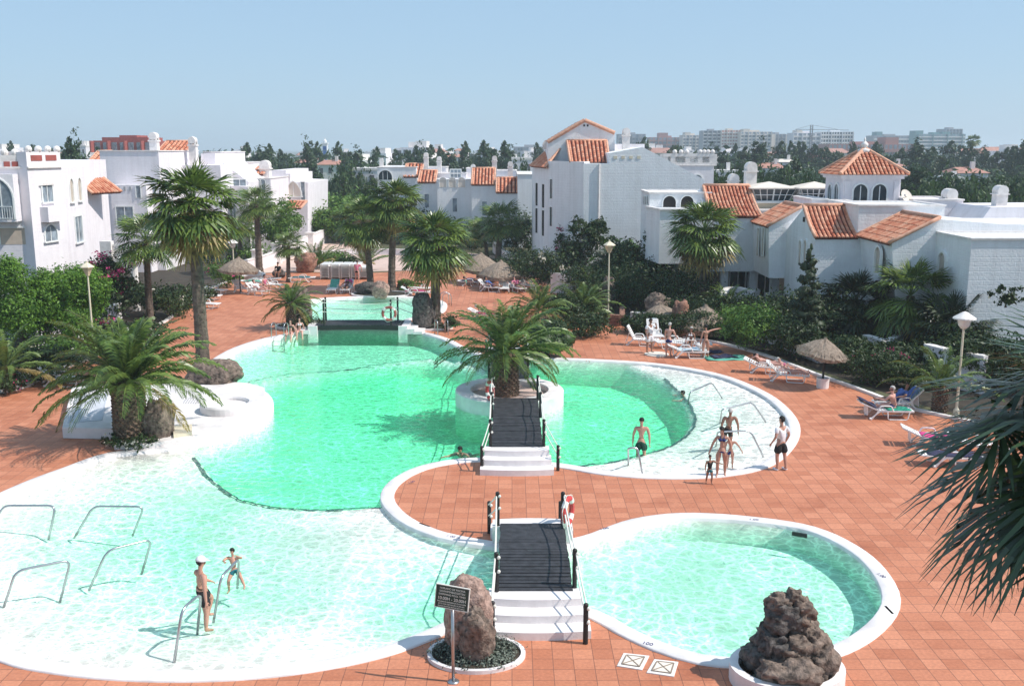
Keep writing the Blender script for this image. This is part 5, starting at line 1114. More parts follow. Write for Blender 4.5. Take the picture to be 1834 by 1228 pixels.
# the far wood reads as one mass
rw=random.Random(3); bl=[]
for i in range(420):
    Y=rw.uniform(300,780); px=rw.choice([rw.uniform(-100,1000),rw.uniform(1100,1950)]); bl.append((X(px,Y,275),Y,rw.uniform(1.5,4),rw.uniform(6,14),rw.uniform(5,12),rw.uniform(3,5.0)))
V,Q=leaves(bl,26000,1.6,77,shell=.7,clus=.5); o=npmesh('far_wood',V,Q,M['treefar']); tag(o,'dark far off wood between the houses reading as one mass','wood',kind='stuff')
bl=[]
for i in range(230):
    Y=rw.uniform(85,300); px=rw.uniform(1270,1950); hh=rw.uniform(1.5,3.5) if Y>140 else rw.uniform(1.2,2.6); bl.append((X(px,Y,275),Y+8,hh*.8,rw.uniform(4,8),rw.uniform(4,8),hh))
V,Q=leaves(bl,60000,.5,78,shell=.6,clus=.45); o=npmesh('pine_scrub',V,Q,M['treefar']); tag(o,'dark green pine scrub covering the land behind the villa roofs','scrub',kind='stuff')
bl=[]
for i in range(60):
    Y=rw.uniform(130,185); px=rw.uniform(520,800); bl.append((X(px,Y,310),Y,.8,rw.uniform(3,6),rw.uniform(3,5),rw.uniform(1.0,2.4)))
V,Q=leaves(bl,12000,.4,79,shell=.6,clus=.45); o=npmesh('golf_scrub',V,Q,M['midg']); tag(o,'green scrub in front of the golf course lawn','scrub',kind='stuff')
t=fan_palm(Vector((X(1741,300,270),300,0)),Zp(252,300,1741),1.15,'lone palm on the skyline right of the large teal hotel',0,r0=.35,r1=.3)
# air: an even pale haze in one closed box
x=MB(); x.box((0,3900,22),(9000,8200,46)); hz=x.build('haze',M['white']); m=bpy.data.materials.new('haze_air'); m.use_nodes=True; t=m.node_tree; t.nodes.clear()
out=t.nodes.new('ShaderNodeOutputMaterial'); pv=t.nodes.new('ShaderNodeVolumePrincipled'); pv.inputs['Color'].default_value=(.80,.90,1,1); pv.inputs['Density'].default_value=.00040; pv.inputs['Anisotropy'].default_value=.2
t.links.new(pv.outputs[0],out.inputs['Volume']); hz.data.materials.clear(); hz.data.materials.append(m); tag(hz,'thin pale haze over the plain','haze',kind='stuff')
# ---------------- rocks and planters ----------------
from mathutils import noise as mn
def rockmesh(mb,c,s,seed,seg=40,rings=28,rough=.28,rz=0,tilt=(0,0)):
    R=Matrix.Rotation(rz,3,'Z')@Matrix.Rotation(tilt[0],3,'X')@Matrix.Rotation(tilt[1],3,'Y'); b=len(mb.v); mb.ball((0,0,0),1,seg,rings); o=Vector((seed*7.1,seed*3.3,seed))
    for i in range(b,len(mb.v)):
        p=Vector(mb.v[i]); q=p+o; d=1+rough*mn.noise(q*1.3)+rough*.6*mn.noise(q*2.7)+rough*.32*mn.noise(q*6)+rough*.22*abs(mn.noise(q*13))+rough*.1*mn.noise(q*27)
        p=Vector((math.copysign(abs(p.x)**.85,p.x),math.copysign(abs(p.y)**.85,p.y),math.copysign(abs(p.z)**.85,p.z)))*d
        mb.v[i]=tuple(Vector(c)+R@Vector((p.x*s[0],p.y*s[1],p.z*s[2])))
def rock(px,py,s,label,mat='rock',seed=1,rz=0,tilt=(0,0),sink=.12,z=0,parent=None,at=None,rough=.28,cat='rock'):
    b=G(px,py,z) if at is None else Vector(at); mb=MB(); rockmesh(mb,(b.x,b.y,b.z+s[2]*(1-sink)),s,seed,rough=rough,rz=rz,tilt=tilt)
    if parent is not None: return mb.build('boulder',M[mat],parent,smooth=True)
    o=mb.build('boulder',M[mat],loc=b,smooth=True); return tag(o,label,cat)
rock(389,690,(1.15,.8,.62),'wide grey brown boulder at the left pool edge under the tall bushy palm','rock',2)
rock(287,790,(.52,.45,.82),'upright grey boulder leaning by the foot of the big left palm','rock',3,tilt=(0,.12))
rock(758,588,(.62,.6,1.05),'dark pointed boulder at the upper pool beside the broad fan palm','rockdark',4,tilt=(0,-.1))
rock(541,582,(.55,.5,1.25),'tall grey boulder behind the sitting women at the pool ladder','rock',5,tilt=(0,-.1))
rock(548,487,(.95,.9,.85),'large round reddish brown boulder between two small palms near the stacked loungers','rockred',6)
rock(683,533,(.6,.5,.62),'pale pinkish boulder between the trunks of the twin palms','rockpink',7); rock(657,527,(.7,.6,.5),'low dark rock at the left foot of the twin palms','rockdark',8)
rock(724,520,(.5,.5,.4),'small pale rock at the right foot of the twin palms','rockred',9)
rock(1088,556,(.55,.5,1.15),'upright brown boulder under the globe lamp beside the stone planter','rock',10)
rock(1218,588,(.5,.45,.85),'brown pointed rock between the two near straw parasols','rockred',11); rock(1178,575,(.7,.6,.9),'dark arch shaped rock left of the brown pointed rock','rock',12)
rock(1222,604,(.35,.3,.35),'small reddish stone below the brown pointed rock','rockred',13)
rock(500,497,(.5,.4,.35),'low dark stone block left of the reddish brown boulder','rockdark',14); rock(120,610,(.8,.6,.9),'pale stone heap by the left garden wall','kerb',15) if False else None
rock(440,502,(1.4,.8,.45),'pale round rocks of the flower bed beneath the grey parasol on the left','kerb',16,rough=.4)
def ringbed(cx,cy,rx,ry,label,h=.16,w=.2,cat='planter',name='planter',rz=0,n=44,a0=0,a1=2*math.pi):
    t=thing(name,label,cat,(cx,cy,0)); mb=MB(); P=[];Q=[]
    for i in range(n):
        a=2*math.pi*i/n; P.append((cx+(rx-w)*math.cos(a),cy+(ry-w)*math.sin(a))); Q.append((cx+rx*math.cos(a),cy+ry*math.sin(a)))
    mb.ring(P,Q,0,h,0); fixn(mb.build('rim',M['coping'],t)); mb=MB(); mb.add([(x,y,h*.5) for x,y in P],[tuple(range(n))]); mb.build('soil',M['soil'],t); return t
# planter with the standing stones and the sign in front
pc=(-.74,19.05); p1_=ringbed(pc[0],pc[1],1.02,.78,'round kerbed bed with silver ground cover around the two standing stones by the front bridge',.08,.09)
V,Q=leaves([(0,0,.06,.9,.66,.10)],5200,.035,5,shell=.1,clus=.35,up=1.2); o=npmesh('ground_cover',V,Q,M['silver'],p1_); o.location=(0,0,.04)
rock(0,0,(.50,.40,.82),'tall rounded pinkish brown boulder behind the opening hours sign','rockpink',21,at=(-.92,19.25,0),tilt=(0,.06),rough=.22)
rock(0,0,(.34,.27,.58),'smaller rough brown rock leaning in front of the tall rounded boulder','rock',22,at=(-.70,18.82,0),tilt=(.08,-.1),rough=.4)
c1=(5.42,18.05); p2_=ringbed(c1[0],c1[1],1.12,.95,'white rimmed planter under the dark rock pile at the round pool',.34,.17)
rp=thing('rock_pile','pile of dark lumpy boulders stacked in the white rimmed planter by the round pool','rock',(c1[0],c1[1],.2))
for i,(x,y,z,a,b,c,mm) in enumerate(((-.05,-.35,.12,.62,.42,.36,'rock'),(.62,-.05,.1,.36,.42,.5,'rock'),(-.55,.05,.15,.36,.4,.34,'rockdark'),(0,.2,.3,.6,.5,.5,'rockdark'),(-.32,.08,.72,.36,.36,.3,'rockdark'),(.15,-.12,.62,.34,.3,.3,'rock'),(.5,.05,.75,.3,.34,.36,'rock'),(-.10,.1,1.22,.42,.36,.30,'rockdark'),(.28,.08,1.32,.26,.28,.26,'rock'),(-.22,.12,1.50,.24,.22,.16,'rock'),(.14,.1,1.62,.15,.15,.15,'rock'),(-.62,-.35,.05,.2,.2,.17,'rockdark'),(-.05,-.28,.60,.2,.18,.18,'rock'))):
    rock(0,0,(a*.9,b,c),None,mm,30+i,parent=rp,at=(c1[0]+x*.86,c1[1]+y,.1+z),sink=1.0 if z>.3 else .6,rough=.45)
# ladder side planter, stone planter wall, twin palm bed
ringbed(G(545,585).x,G(545,585).y-.1,1.7,1.1,'kerbed bed with dark palm and grey boulder behind the pool ladder',.12,.12); bush(545,590,2.6,.8,'low dark leaves in the bed behind the pool ladder','shrub',1500,.06,60)
ringbed(G(684,528).x,G(684,528).y,2.2,1.5,'kerbed rock bed at the feet of the twin palms',.12,.14); ringbed(G(781,588).x-.6,G(781,588).y,1.6,.9,'kerbed bed around the broad fan palm and the dark pointed boulder',.12,.12)
bush(800,592,1.4,1.0,'small spiky dark bush right of the broad fan palm trunk','shrub',700,.07,61)
sp=thing('stone_planter','low reddish natural stone planter wall at the terrace corner','planter',(*G(1080,575).xy,0)); mb=MB(); A_,B_,C_=G(1068,580),G(1114,584),G(1114,566)
for k in range(3):
    for (p,q) in ((A_,B_),(B_,C_)):
        n=9
        for i in range(n): 
            c=p.lerp(q,(i+.5+.4*(k%2))/(n+.5)); mb.box((c.x,c.y,.12+.22*k),((q-p).length/n*.9 if p is A_ else .3,.3 if p is A_ else (q-p).length/n*.9,.2),rz=(i*37%7-3)*.03)
mb.build('stones',M['rockred'],sp)
# white curved wall with emblem
cw=thing('curved_wall','white curved wall with a framed square plate carrying a small dark emblem','wall',(*G(1012,525).xy,0)); c0=G(1012,525); mb=MB(); P=[(c0.x-.95+1.9*i/10,c0.y+.5-.5*math.sin(math.pi*i/10)) for i in range(11)]
for i in range(10):
    h=1.45; mb.bar((*P[i],h/2),(*P[i+1],h/2),.3,h)
mb.build('wall',M['coping'],cw); mb=MB(); mb.box((c0.x+.35,c0.y-.18,.8),(1.0,.1,.95)); pl_=mb.build('plate',M['coping'],cw); mb=MB(); yy=c0.y-.24
mb.add([(c0.x+.35,yy,.75),(c0.x+.5,yy,.75),(c0.x+.43,yy,.92)],[(0,1,2)]); mb.build('emblem',M['post'],pl_)
# ---------------- platform with tub on the left shore ----------------
pf=thing('pool_platform','white raised platform with hatch and steps on the left pool shore','platform',(*G(300,740).xy,0))
def pp(L,z=0): return [tuple(G(x,y,z).xy) for x,y in L]
mb=MB(); mb.prism(pp([(205,703),(300,695),(390,690),(446,694),(474,702),(477,742),(456,762),(410,774),(345,793),(262,806),(205,806)]),0,.22); fixn(mb.build('slab',M['coping'],pf,bevel=.03))
mb=MB(); mb.prism(pp([(130,708),(212,704),(205,787),(113,785)]),0,.42); hb_=fixn(mb.build('hatch_block',M['coping'],pf,bevel=.03))
z=.43; q=[G(x,y,z) for x,y in ((138,707),(193,704),(182,752),(122,757))]; mb=MB(); 
for i in range(4): mb.bar(q[i],q[(i+1)%4],.05,.03)
mb.add([tuple(v-Vector((0,0,.006))) for v in q],[(0,1,2,3)]); mb.build('hatch_lid',plain('grey_lid',(.55,.56,.60),.6,.1),hb_)
tb=G(408,735,.2); mb=MB(); mb.lathe([(1.05,-.9),(1.05,.5),(1.0,.56),(.84,.56),(.8,.5),(.8,.42),(.01,.42)],36,(tb.x,tb.y,0)); mb.build('round_tub',M['coping'],pf)
q=[G(x,y,.225) for x,y in ((335,712),(362,712),(355,722),(328,722))]; mb=MB()
for i in range(7): a=q[0].lerp(q[1],i/6); b=q[3].lerp(q[2],i/6); mb.bar(a,b,.03,.02)
mb.build('drain_grille',M['grey'],pf)
for i,h in enumerate((.12,)): mb=MB(); p=[G(x,y) for x,y in ((310,778),(345,775),(345,790),(312,795))]; mb.prism([tuple(v.xy) for v in p],0,.34); fixn(mb.build('step',M['cream2'],pf))
# floor hatches
for (L,lab) in (([(1117,1170),(1163,1175),(1150,1200),(1105,1193)],'left of two pale square floor hatches in front of the round pool'),([(1172,1181),(1215,1186),(1207,1212),(1158,1205)],'right of two pale square floor hatches in front of the round pool')):
    q=[G(x,y) for x,y in L]; t=thing('floor_hatch',lab,'hatch',(*q[0].xy,0),group='floor hatches'); mb=MB(); mb.prism([tuple(v.xy) for v in q],0,.022); f=fixn(mb.build('frame',M['kerb'],t)); c=(q[0]+q[1]+q[2]+q[3])/4
    mb=MB(); mb.prism([tuple(c.lerp(v,.72).xy) for v in q],.0,.03); l_=fixn(mb.build('lid',M['cream'],t)); mb=MB()
    for i in range(4): a=c.lerp(q[i],.7); b=c.lerp(q[(i+1)%4],.7); mb.bar((a.x,a.y,.032),(b.x,b.y,.032),.025,.01)
    mb.bar((*c.lerp(q[0],.6).xy,.033),(*c.lerp(q[2],.6).xy,.033),.02,.01); mb.bar((*c.lerp(q[1],.6).xy,.033),(*c.lerp(q[3],.6).xy,.033),.02,.01); mb.build('ribs',M['straw'],l_)
# ---------------- footbridges ----------------
def rope(mb,a,b,sag=.12,r=.018,n=10):
    a,b=Vector(a),Vector(b); mb.tube([a.lerp(b,i/n)+Vector((0,0,-sag*4*(i/n)*(1-i/n))) for i in range(n+1)],r,6)
def bridge(label,cx,y0,y1,wd,z,posts,nstep,fstep,rz=0,origin=None,arch=.1,ropes=True,mids=0):
    """deck along local Y from y0 to y1; nstep / fstep: count of near / far steps"""
    t=thing('footbridge',label,'footbridge',origin or (0,0,0),rz); L=y1-y0
    def addc(mb,name,mat,par=t,**k): o=mb.build(name,mat,**k); o.parent=par; return o
    n=int(L/.16); mb=MB(); rr=random.Random(int(cx*10+y0))
    for i in range(n):
        y=y0+L*(i+.5)/n; mb.box((cx+rr.uniform(-.012,.012),y,z+arch*math.sin(math.pi*(i+.5)/n)-.03+rr.uniform(-.006,.006)),(wd,L/n*.88,.06))
    dk=addc(mb,'deck_boards',M['wood'])
    mb=MB()
    for s in (-1,1):
        for i in range(8):
            f0,f1=i/8,(i+1)/8; mb.bar((cx+s*(wd/2-.08),y0+L*f0,z-.17+arch*math.sin(math.pi*f0)),(cx+s*(wd/2-.08),y0+L*f1,z-.17+arch*math.sin(math.pi*f1)),.14,.24)
    addc(mb,'beams',M['post'])
    sb=MB()
    for (ns,yy,sg) in ((nstep,y0,-1),(fstep,y1,1)):
        if ns:
            for k in range(ns):
                h=z*(ns-k)/(ns+.0)*.97; d0=.42*k-.12; ww=wd+.42+.12*k; P=[]
                for i in range(9): u=-1+2*i/8; P.append((cx+u*ww/2,yy+sg*(d0+.46+.10*(1-u*u))))
                P+= [(cx+ww/2,yy+sg*(d0-.05)),(cx-ww/2,yy+sg*(d0-.05))]; st=MB(); st.prism(P,-.0 if k else -.5,h); o=addc(st,'step',M['step']); fixn(o)
    pl=[]
    for (x,y,zb,h) in posts:
        mb=MB(); mb.tube([(x,y,zb),(x,y,zb+h),(x,y,zb+h+.02)],[.055,.055,.03],10); p=addc(mb,'post',M['post']); pl.append((x,y,zb,h))
        kb=MB()
        for hh in (.55,.9): kb.ball((x+.05,y-.03,zb+h*hh),.045,8,6)
        addc(kb,'rope_knot',M['rope'],p)
    for s in (-1,1):
        q=sorted([p for p in pl if (p[0]-cx)*s>0],key=lambda p:p[1]); mb=MB()
        for a,b in zip(q,q[1:]):
            for hh in (.9,.55): rope(mb,(a[0]+.03*s,a[1],a[2]+a[3]*hh),(b[0]+.03*s,b[1],b[2]+b[3]*hh),.05*(b[1]-a[1])/2,.02)
        if mb.v: addc(mb,'rope',M['rope'])
    return t
bridge('front footbridge of dark planks with white steps between main pool and round pool',.53,20.95,25.05,1.68,.55,
 [(-.42,19.75,0,.85),(1.56,19.55,0,.9),(-.35,20.95,.5,.95),(1.42,21.15,.5,.95),(-.38,24.95,.5,.95),(1.34,24.95,.5,.95),(-.62,25.75,0,.9),(1.32,25.75,0,.9)],3,2)
bridge('middle footbridge of dark planks with white steps leading up to the round island',.16,31.85,38.45,1.72,.6,
 [(-.98,31.05,0,.85),(1.5,31.15,0,.85),(-.72,31.95,.55,.95),(1.06,31.95,.55,.95),(-.74,35.2,.68,.95),(1.04,35.2,.68,.95),(-.76,38.3,.55,1.0),(1.02,38.3,.55,1.0)],3,0)
bridge('rear footbridge of dark planks behind the island palm',-.15,41.95,48.6,1.66,.58,
 [(-1.0,42.2,.5,1.0),(.7,42.2,.5,1.0),(-1.02,45.2,.6,1.0),(.68,45.2,.6,1.0),(-1.06,48.4,.5,1.0),(.66,48.4,.5,1.0),(-1.3,49.2,0,.9)],0,2,arch=.08)
b0=G(566,583,.45); b1=G(716,583,.45); Lb=b1.x-b0.x
bridge('wide black footbridge on the wall between the upper and the main pool',0,-.1,Lb+.1,1.7,.45,
 [(.85,.45,.42,1.5),(-.85,.25,.42,1.4),(.85,Lb-.5,.42,1.5),(-.85,Lb-.3,.42,1.4),(-.85,-1.6,0,.8),(-.85,Lb+1.9,0,.9)],2,3,rz=rad(-90),origin=(b0.x,b0.y+.9,0),arch=.04)
# lifebuoys
def buoy(c,nrm,label,R=.34,mat='red'):
    t=thing('lifebuoy',label,'lifebuoy',c); n=Vector(nrm).normalized(); a=n.cross(Vector((0,0,1))).normalized(); b=Vector((0,0,1)); c=Vector(c); mb=MB(); wh=MB()
    P=[c+a*R*math.cos(2*math.pi*i/24)+b*R*math.sin(2*math.pi*i/24) for i in range(25)]
    mb.tube(P,.075,8); mb.build('ring',M[mat],t)
    for k in range(4): i=k*6+2; wh=MB(); wh.tube(P[i:i+3],.082,8); wh.build('band',M['kerb'],t)
    pass; r=MB(); r.tube([c+(a*math.cos(2*math.pi*i/24)+b*math.sin(2*math.pi*i/24))*(R+.1+.03*math.sin(i*1.57)) for i in range(25)],.012,5); r.build('grab_line',M['rope'],t)
buoy((1.47,24.9,.95),(1,-.4,0),'red lifebuoy hanging on the right post at the far end of the front footbridge'); buoy((-.87,38.25,.95),(1,.4,0),'red lifebuoy hanging on the left post of the middle footbridge by the island'); 
pb=G(701,578,.45); buoy((pb.x,b0.y-.05,1.15),(0,1,0),'dark red and pale lifebuoy on the right post of the wide black footbridge',.36,'brick')
# ---------------- rails, ladders ----------------
def arc(pts,r=.16,n=5):
    pts=[Vector(p) for p in pts]; out=[pts[0]]
    for i in range(1,len(pts)-1):
        a,b,c=pts[i-1],pts[i],pts[i+1]; k=min(r,(a-b).length*.45,(c-b).length*.45); p=b+(a-b).normalized()*k; q=b+(c-b).normalized()*k
        for j in range(n+1): t_=j/n; out.append(p*(1-t_)**2+b*2*t_*(1-t_)+q*t_*t_)
    return out+[pts[-1]]
def rail(px4,zt,label,r=.032,zf=-.3):
    a,b,c,d=px4; A=G(*a); D=G(*d); B=G(*b,zt); C=G(*c,zt); A.z=zf; D.z=zf; mb=MB(); mb.tube(arc([A,B,C,D],.22),r,8); o=mb.build('handrail',M['steel'],loc=(A.x,A.y,0),smooth=True); tag(o,label,'handrail','steel handrails in the shallow water')
rail([(-25,950),(5,905),(100,905),(85,948)],.62,'far left handrail in the beach pool, cut by the picture edge')
rail([(131,945),(167,906),(258,907),(236,941)],.62,'handrail in the beach pool, second along the back')
rail([(157,1037),(192,985),(272,965),(252,1008)],.68,'handrail in the beach pool, left behind the man in the white cap')
rail([(1,1076),(28,1022),(127,1002),(105,1058)],.72,'near left handrail of the beach pool at the picture edge')
rail([(308,1177),(326,1090),(360,1062),(352,1112)],.95,'handrail the man in the white cap leans on')
rail([(381,1092),(396,1032),(428,1000),(424,1032)],.8,'handrail the boy is hanging on')
rail([(1232,712),(1236,702),(1275,685),(1298,707)],.55,'handrail farthest back in the right shallow water')
rail([(1290,747),(1293,733),(1347,720),(1379,752)],.7,'middle handrail of the right shallow water behind the older man')
rail([(1283,787),(1285,773),(1344,771),(1374,815)],.85,'handrail the older man holds in the right shallow water')
rail([(1126,822),(1125,802),(1142,801),(1154,850)],.8,'short pale handrail at the near edge beside the man in green trunks')
def ladder(px,py,label,w=.6,ang=0):
    b=G(px,py); t=thing('pool_ladder',label,'ladder',b,ang)
    for s in (-1,1):
        mb=MB(); mb.tube(arc([(s*w/2,.45,0),(s*w/2,.42,.85),(s*w/2,-.15,.85),(s*w/2,-.2,-.9)],.25),.025,8); o=mb.build('side_rail',M['steel'],smooth=True); o.parent=t
    for k in range(3): mb=MB(); mb.box((0,-.2,-.12-.28*k),(w,.12,.03)); o=mb.build('step',M['steel']); o.parent=t
ladder(500,606,'steel pool ladder left of the two sitting women',.75,rad(-12)); ladder(792,600,'steel pool ladder by the right end of the cascade',.6,rad(20)); ladder(795,547,'steel pool ladder at the right end of the upper pool',.6,rad(-70))
# depth figures and skimmer slots on the coping
def pooltext(px,py,s,rz,size=.16):
    c=bpy.data.curves.new('depth_figure','FONT'); c.body=s; c.size=size; c.align_x='CENTER'; c.align_y='CENTER'; c.extrude=.001
    o=bpy.data.objects.new('tmp',c); COL.link(o); dg=bpy.context.evaluated_depsgraph_get(); me=bpy.data.meshes.new_from_object(o.evaluated_get(dg)); bpy.data.objects.remove(o); me.materials.clear(); return me
for px,py,s,rz in ((1160,1152,'100',-.45),(812,961,'1.00 m',-.45),(1082,946,'1.00',.35),(1350,930,'1.00',-.2),(1578,1030,'1.00',-1.2),(737,863,'1.00',.9),(827,831,'1.60',.3)):
    me=pooltext(px,py,s,rz); me.materials.append(M['towelw' if False else 'navy']); o=bpy.data.objects.new('depth_figure',me); COL.link(o); p=G(px,py,.05); o.location=(p.x,p.y,.056); o.rotation_euler=(0,0,rz)
    tag(o,{1160:'dark depth figure on the coping near the floor hatches',812:'dark depth figure on the peninsula coping left of the front footbridge',1082:'faint depth figure on the coping right of the front footbridge',1350:'faint depth figure on the far coping of the round pool',1578:'faint depth figure on the right coping of the round pool',737:'faint depth figure on the left tip of the peninsula',827:'faint depth figure on the coping left of the middle footbridge'}[px],'marking','depth figures on the coping')
for px,py,rz,lab in ((1432,957,-.5,'dark skimmer slot in the far wall of the round pool'),(1592,1095,-1.5,'skimmer slot in the right wall of the round pool'),(760,942,-.7,'skimmer slot in the peninsula wall')):
    p=G(px,py,0); mb=MB(); mb.box((0,0,0),(.4,.06,.1)); o=mb.build('skimmer',M['post']); o.location=(p.x,p.y,-.0); o.rotation_euler=(0,0,rz); tag(o,lab,'skimmer')
# ---------------- opening hours sign ----------------
sg=G(812,1220); t=thing('sign','dark green sign with opening hours on a slim steel pole before the standing stones','sign',sg)
mb=MB(); mb.tube([sg,sg+Vector((0,0,1.62))],.032,10); mb.lathe([(.12,0),(.12,.015),(.04,.03)],12,sg); mb.build('pole',M['steel'],t,smooth=True)
R=Matrix.Rotation(rad(-14),3,'Z')@Matrix.Rotation(rad(-6),3,'X'); bc=sg+Vector((0,-.05,1.80)); 
mb=MB(); mb.box(bc,(.66,.03,.44),M=R@Matrix.Rotation(rad(4),3,'Y')); bd=mb.build('board',M['signg'],t); mb=MB()
for x,z,a,b in ((0,.226,.68,.015),(0,-.226,.68,.015),(.336,0,.015,.46),(-.336,0,.015,.46)): mb.box(bc+R@Matrix.Rotation(rad(4),3,'Y')@Vector((x,0,z)),(a,.036,b),M=R@Matrix.Rotation(rad(4),3,'Y'))
mb.build('board_edge',M['rope'],bd)
for i,(s,z,sz) in enumerate((('HORARIO DE PISCINA',.165,.052),('SCHWIMMBADZEITEN',.105,.052),('SWIMMING POOL TIMES',.045,.05),('10.00H - 20.00H',-.035,.085),('PROHIBIDO BAÑARSE SIN DUCHARSE',-.10,.034),('BITTE VOR DEM BADEN DUSCHEN',-.145,.034),('PLEASE SHOWER BEFORE BATHING',-.19,.034))):
    me=pooltext(0,0,s,0,sz); me.materials.append(M['signt']); o=bpy.data.objects.new('lettering',me); COL.link(o); o.parent=bd
    Rm=(R@Matrix.Rotation(rad(4),3,'Y')@Matrix.Rotation(rad(90),3,'X')).to_4x4(); q=bc-sg+R@Matrix.Rotation(rad(4),3,'Y')@Vector((0,-.02,z)); o.matrix_local=Matrix.Translation(q)@Rm
# ---------------- lamps ----------------
def lamp(px,py,pt,label,kind='lantern',Y=None,lean=0):
    b=G(px,py) if Y is None else Vector((W(px,py,Y).x,Y,0)); zt=W(px,pt,b.y).z; t=thing('street_lamp',label,'street lamp',b); mb=MB(); mb.lathe([(.12,0),(.12,.25),(.055,.35),(.04,zt-.55)],10,b); mb.build('pole',M['cream2'],t)
    c=(b.x,b.y,zt)
    if kind=='lantern':
        mb=MB(); mb.lathe([(.10,-.62),(.12,-.56),(.30,-.18)],6,c); mb.build('lantern_glass',M['lampglass'],t); mb=MB(); mb.lathe([(.38,-.18),(.36,-.14),(.12,.02),(.05,.05),(.05,.12),(.01,.15)],6,c); mb.build('lantern_roof',M['cream2'],t)
    else:
        mb=MB(); mb.lathe([(.10,-.62),(.2,-.5),(.24,-.35),(.22,-.2)],12,c); mb.build('globe',M['lampglass'] if False else M['kerb'],t); mb=MB(); mb.lathe([(.43,-.24),(.42,-.19),(.1,.02),(.02,.05)],16,c); mb.build('shade',M['kerb'],t)
    return t
lamp(163,565,472,'cream lantern street lamp beside the bougainvillea on the left',Y=50.3); lamp(1089,560,434,'cream lantern street lamp in front of the white terrace houses',Y=60); lamp(1712,745,560,'street lamp with white cone shade behind the near palm','cone'); lamp(420,500,430,'slim white lamp pole left of the slim tall fan palm','cone',Y=80)
# ---------------- straw parasols ----------------
def parasol(px,py,pt,label,r=1.3,pot=False,tilt=(0,0),seed=1,Y=None):
    b=G(px,py) if Y is None else Vector((W(px,py,Y).x,Y,0)); zt=W(px,pt,b.y).z; t=thing('straw_parasol',label,'parasol',b); rr=random.Random(seed); mb=MB(); mb.tube([b,b+Vector((0,0,zt-.1))],.05,8); mb.build('pole',M['post'],t)
    mb=MB(); R=Matrix.Rotation(tilt[0],3,'X')@Matrix.Rotation(tilt[1],3,'Y'); top=b+Vector((0,0,zt)); n=44
    for k,(q,z,_) in enumerate(((.02,.06,0),(.3,-.10,0),(.62,-.30,0),(.9,-.50,0),(1.0,-.60,0))): pass
    vs=[];fs=[]; prof=[(.03,.08),(.10,-.02),(.4,-.17),(.75,-.40),(1.0,-.60),(.97,-.74),(.9,-.62),(.5,-.32),(.05,-.08)]
    for (q,z) in prof:
        for k in range(n):
            a=2*math.pi*k/n; j=1+rr.uniform(-.035,.035)*(1 if q>.3 else 0); sc=1-.06*abs(math.sin(2*a+.5)); vs.append(top+R@Vector((q*r*j*math.cos(a)*sc,q*r*j*math.sin(a)*sc,z*r*.95+rr.uniform(-.02,.02)-(.07*abs(math.cos(2*a)) if q>.8 else 0))))
    for i in range(len(prof)-1):
        for k in range(n): fs.append((i*n+k,i*n+(k+1)%n,(i+1)*n+(k+1)%n,(i+1)*n+k))
    mb.add(vs,fs)
    for i in range(420):
        a=rr.uniform(0,6.283); q=rr.uniform(.3,1.0); p=top+R@Vector((q*r*math.cos(a),q*r*math.sin(a),(-.02-.57*q)*r*.95+.02)); d=R@Vector((math.cos(a),math.sin(a),-.62)); s_=Vector((-math.sin(a),math.cos(a),0))*.02; mb.add([p-s_,p+s_,p+d*.22+Vector((0,0,.03))],[(0,1,2)])
    fixn(mb.build('thatch',M['straw'],t))
    if pot: mb=MB(); mb.lathe([(.26,0),(.28,.45),(.22,.45),(.22,.38),(.01,.38)],14,b); mb.build('pot',M['coping'],t)
    return t
parasol(1473,694,607,'grey straw parasol standing in a white pot, tilted, right of the sunbathing couple',1.08,True,(.06,.16),1)
parasol(1262,602,549,'large grey straw parasol behind the pointing woman, the right one of the near two',1.9,False,(0,.05),2,Y=55.5); parasol(1180,590,545,'shaded straw parasol left of the large one, behind the man in white',1.5,False,(0,-.1),3,Y=58.5) 
parasol(862,498,455,'left of two grey straw parasols at the back right of the terrace',1.9,False,(0,.06),4,Y=78); parasol(897,505,468,'right of two grey straw parasols at the back right of the terrace',1.7,False,(0,.02),5,Y=74.5)
parasol(430,510,462,'grey straw parasol over the sunbeds at the back left of the terrace',1.45,False,(0,.06),6,Y=72)
parasol(70,580,528,'pale pink parasol half hidden behind the bright trees on the left',1.0,False,(0,0),7,Y=54)
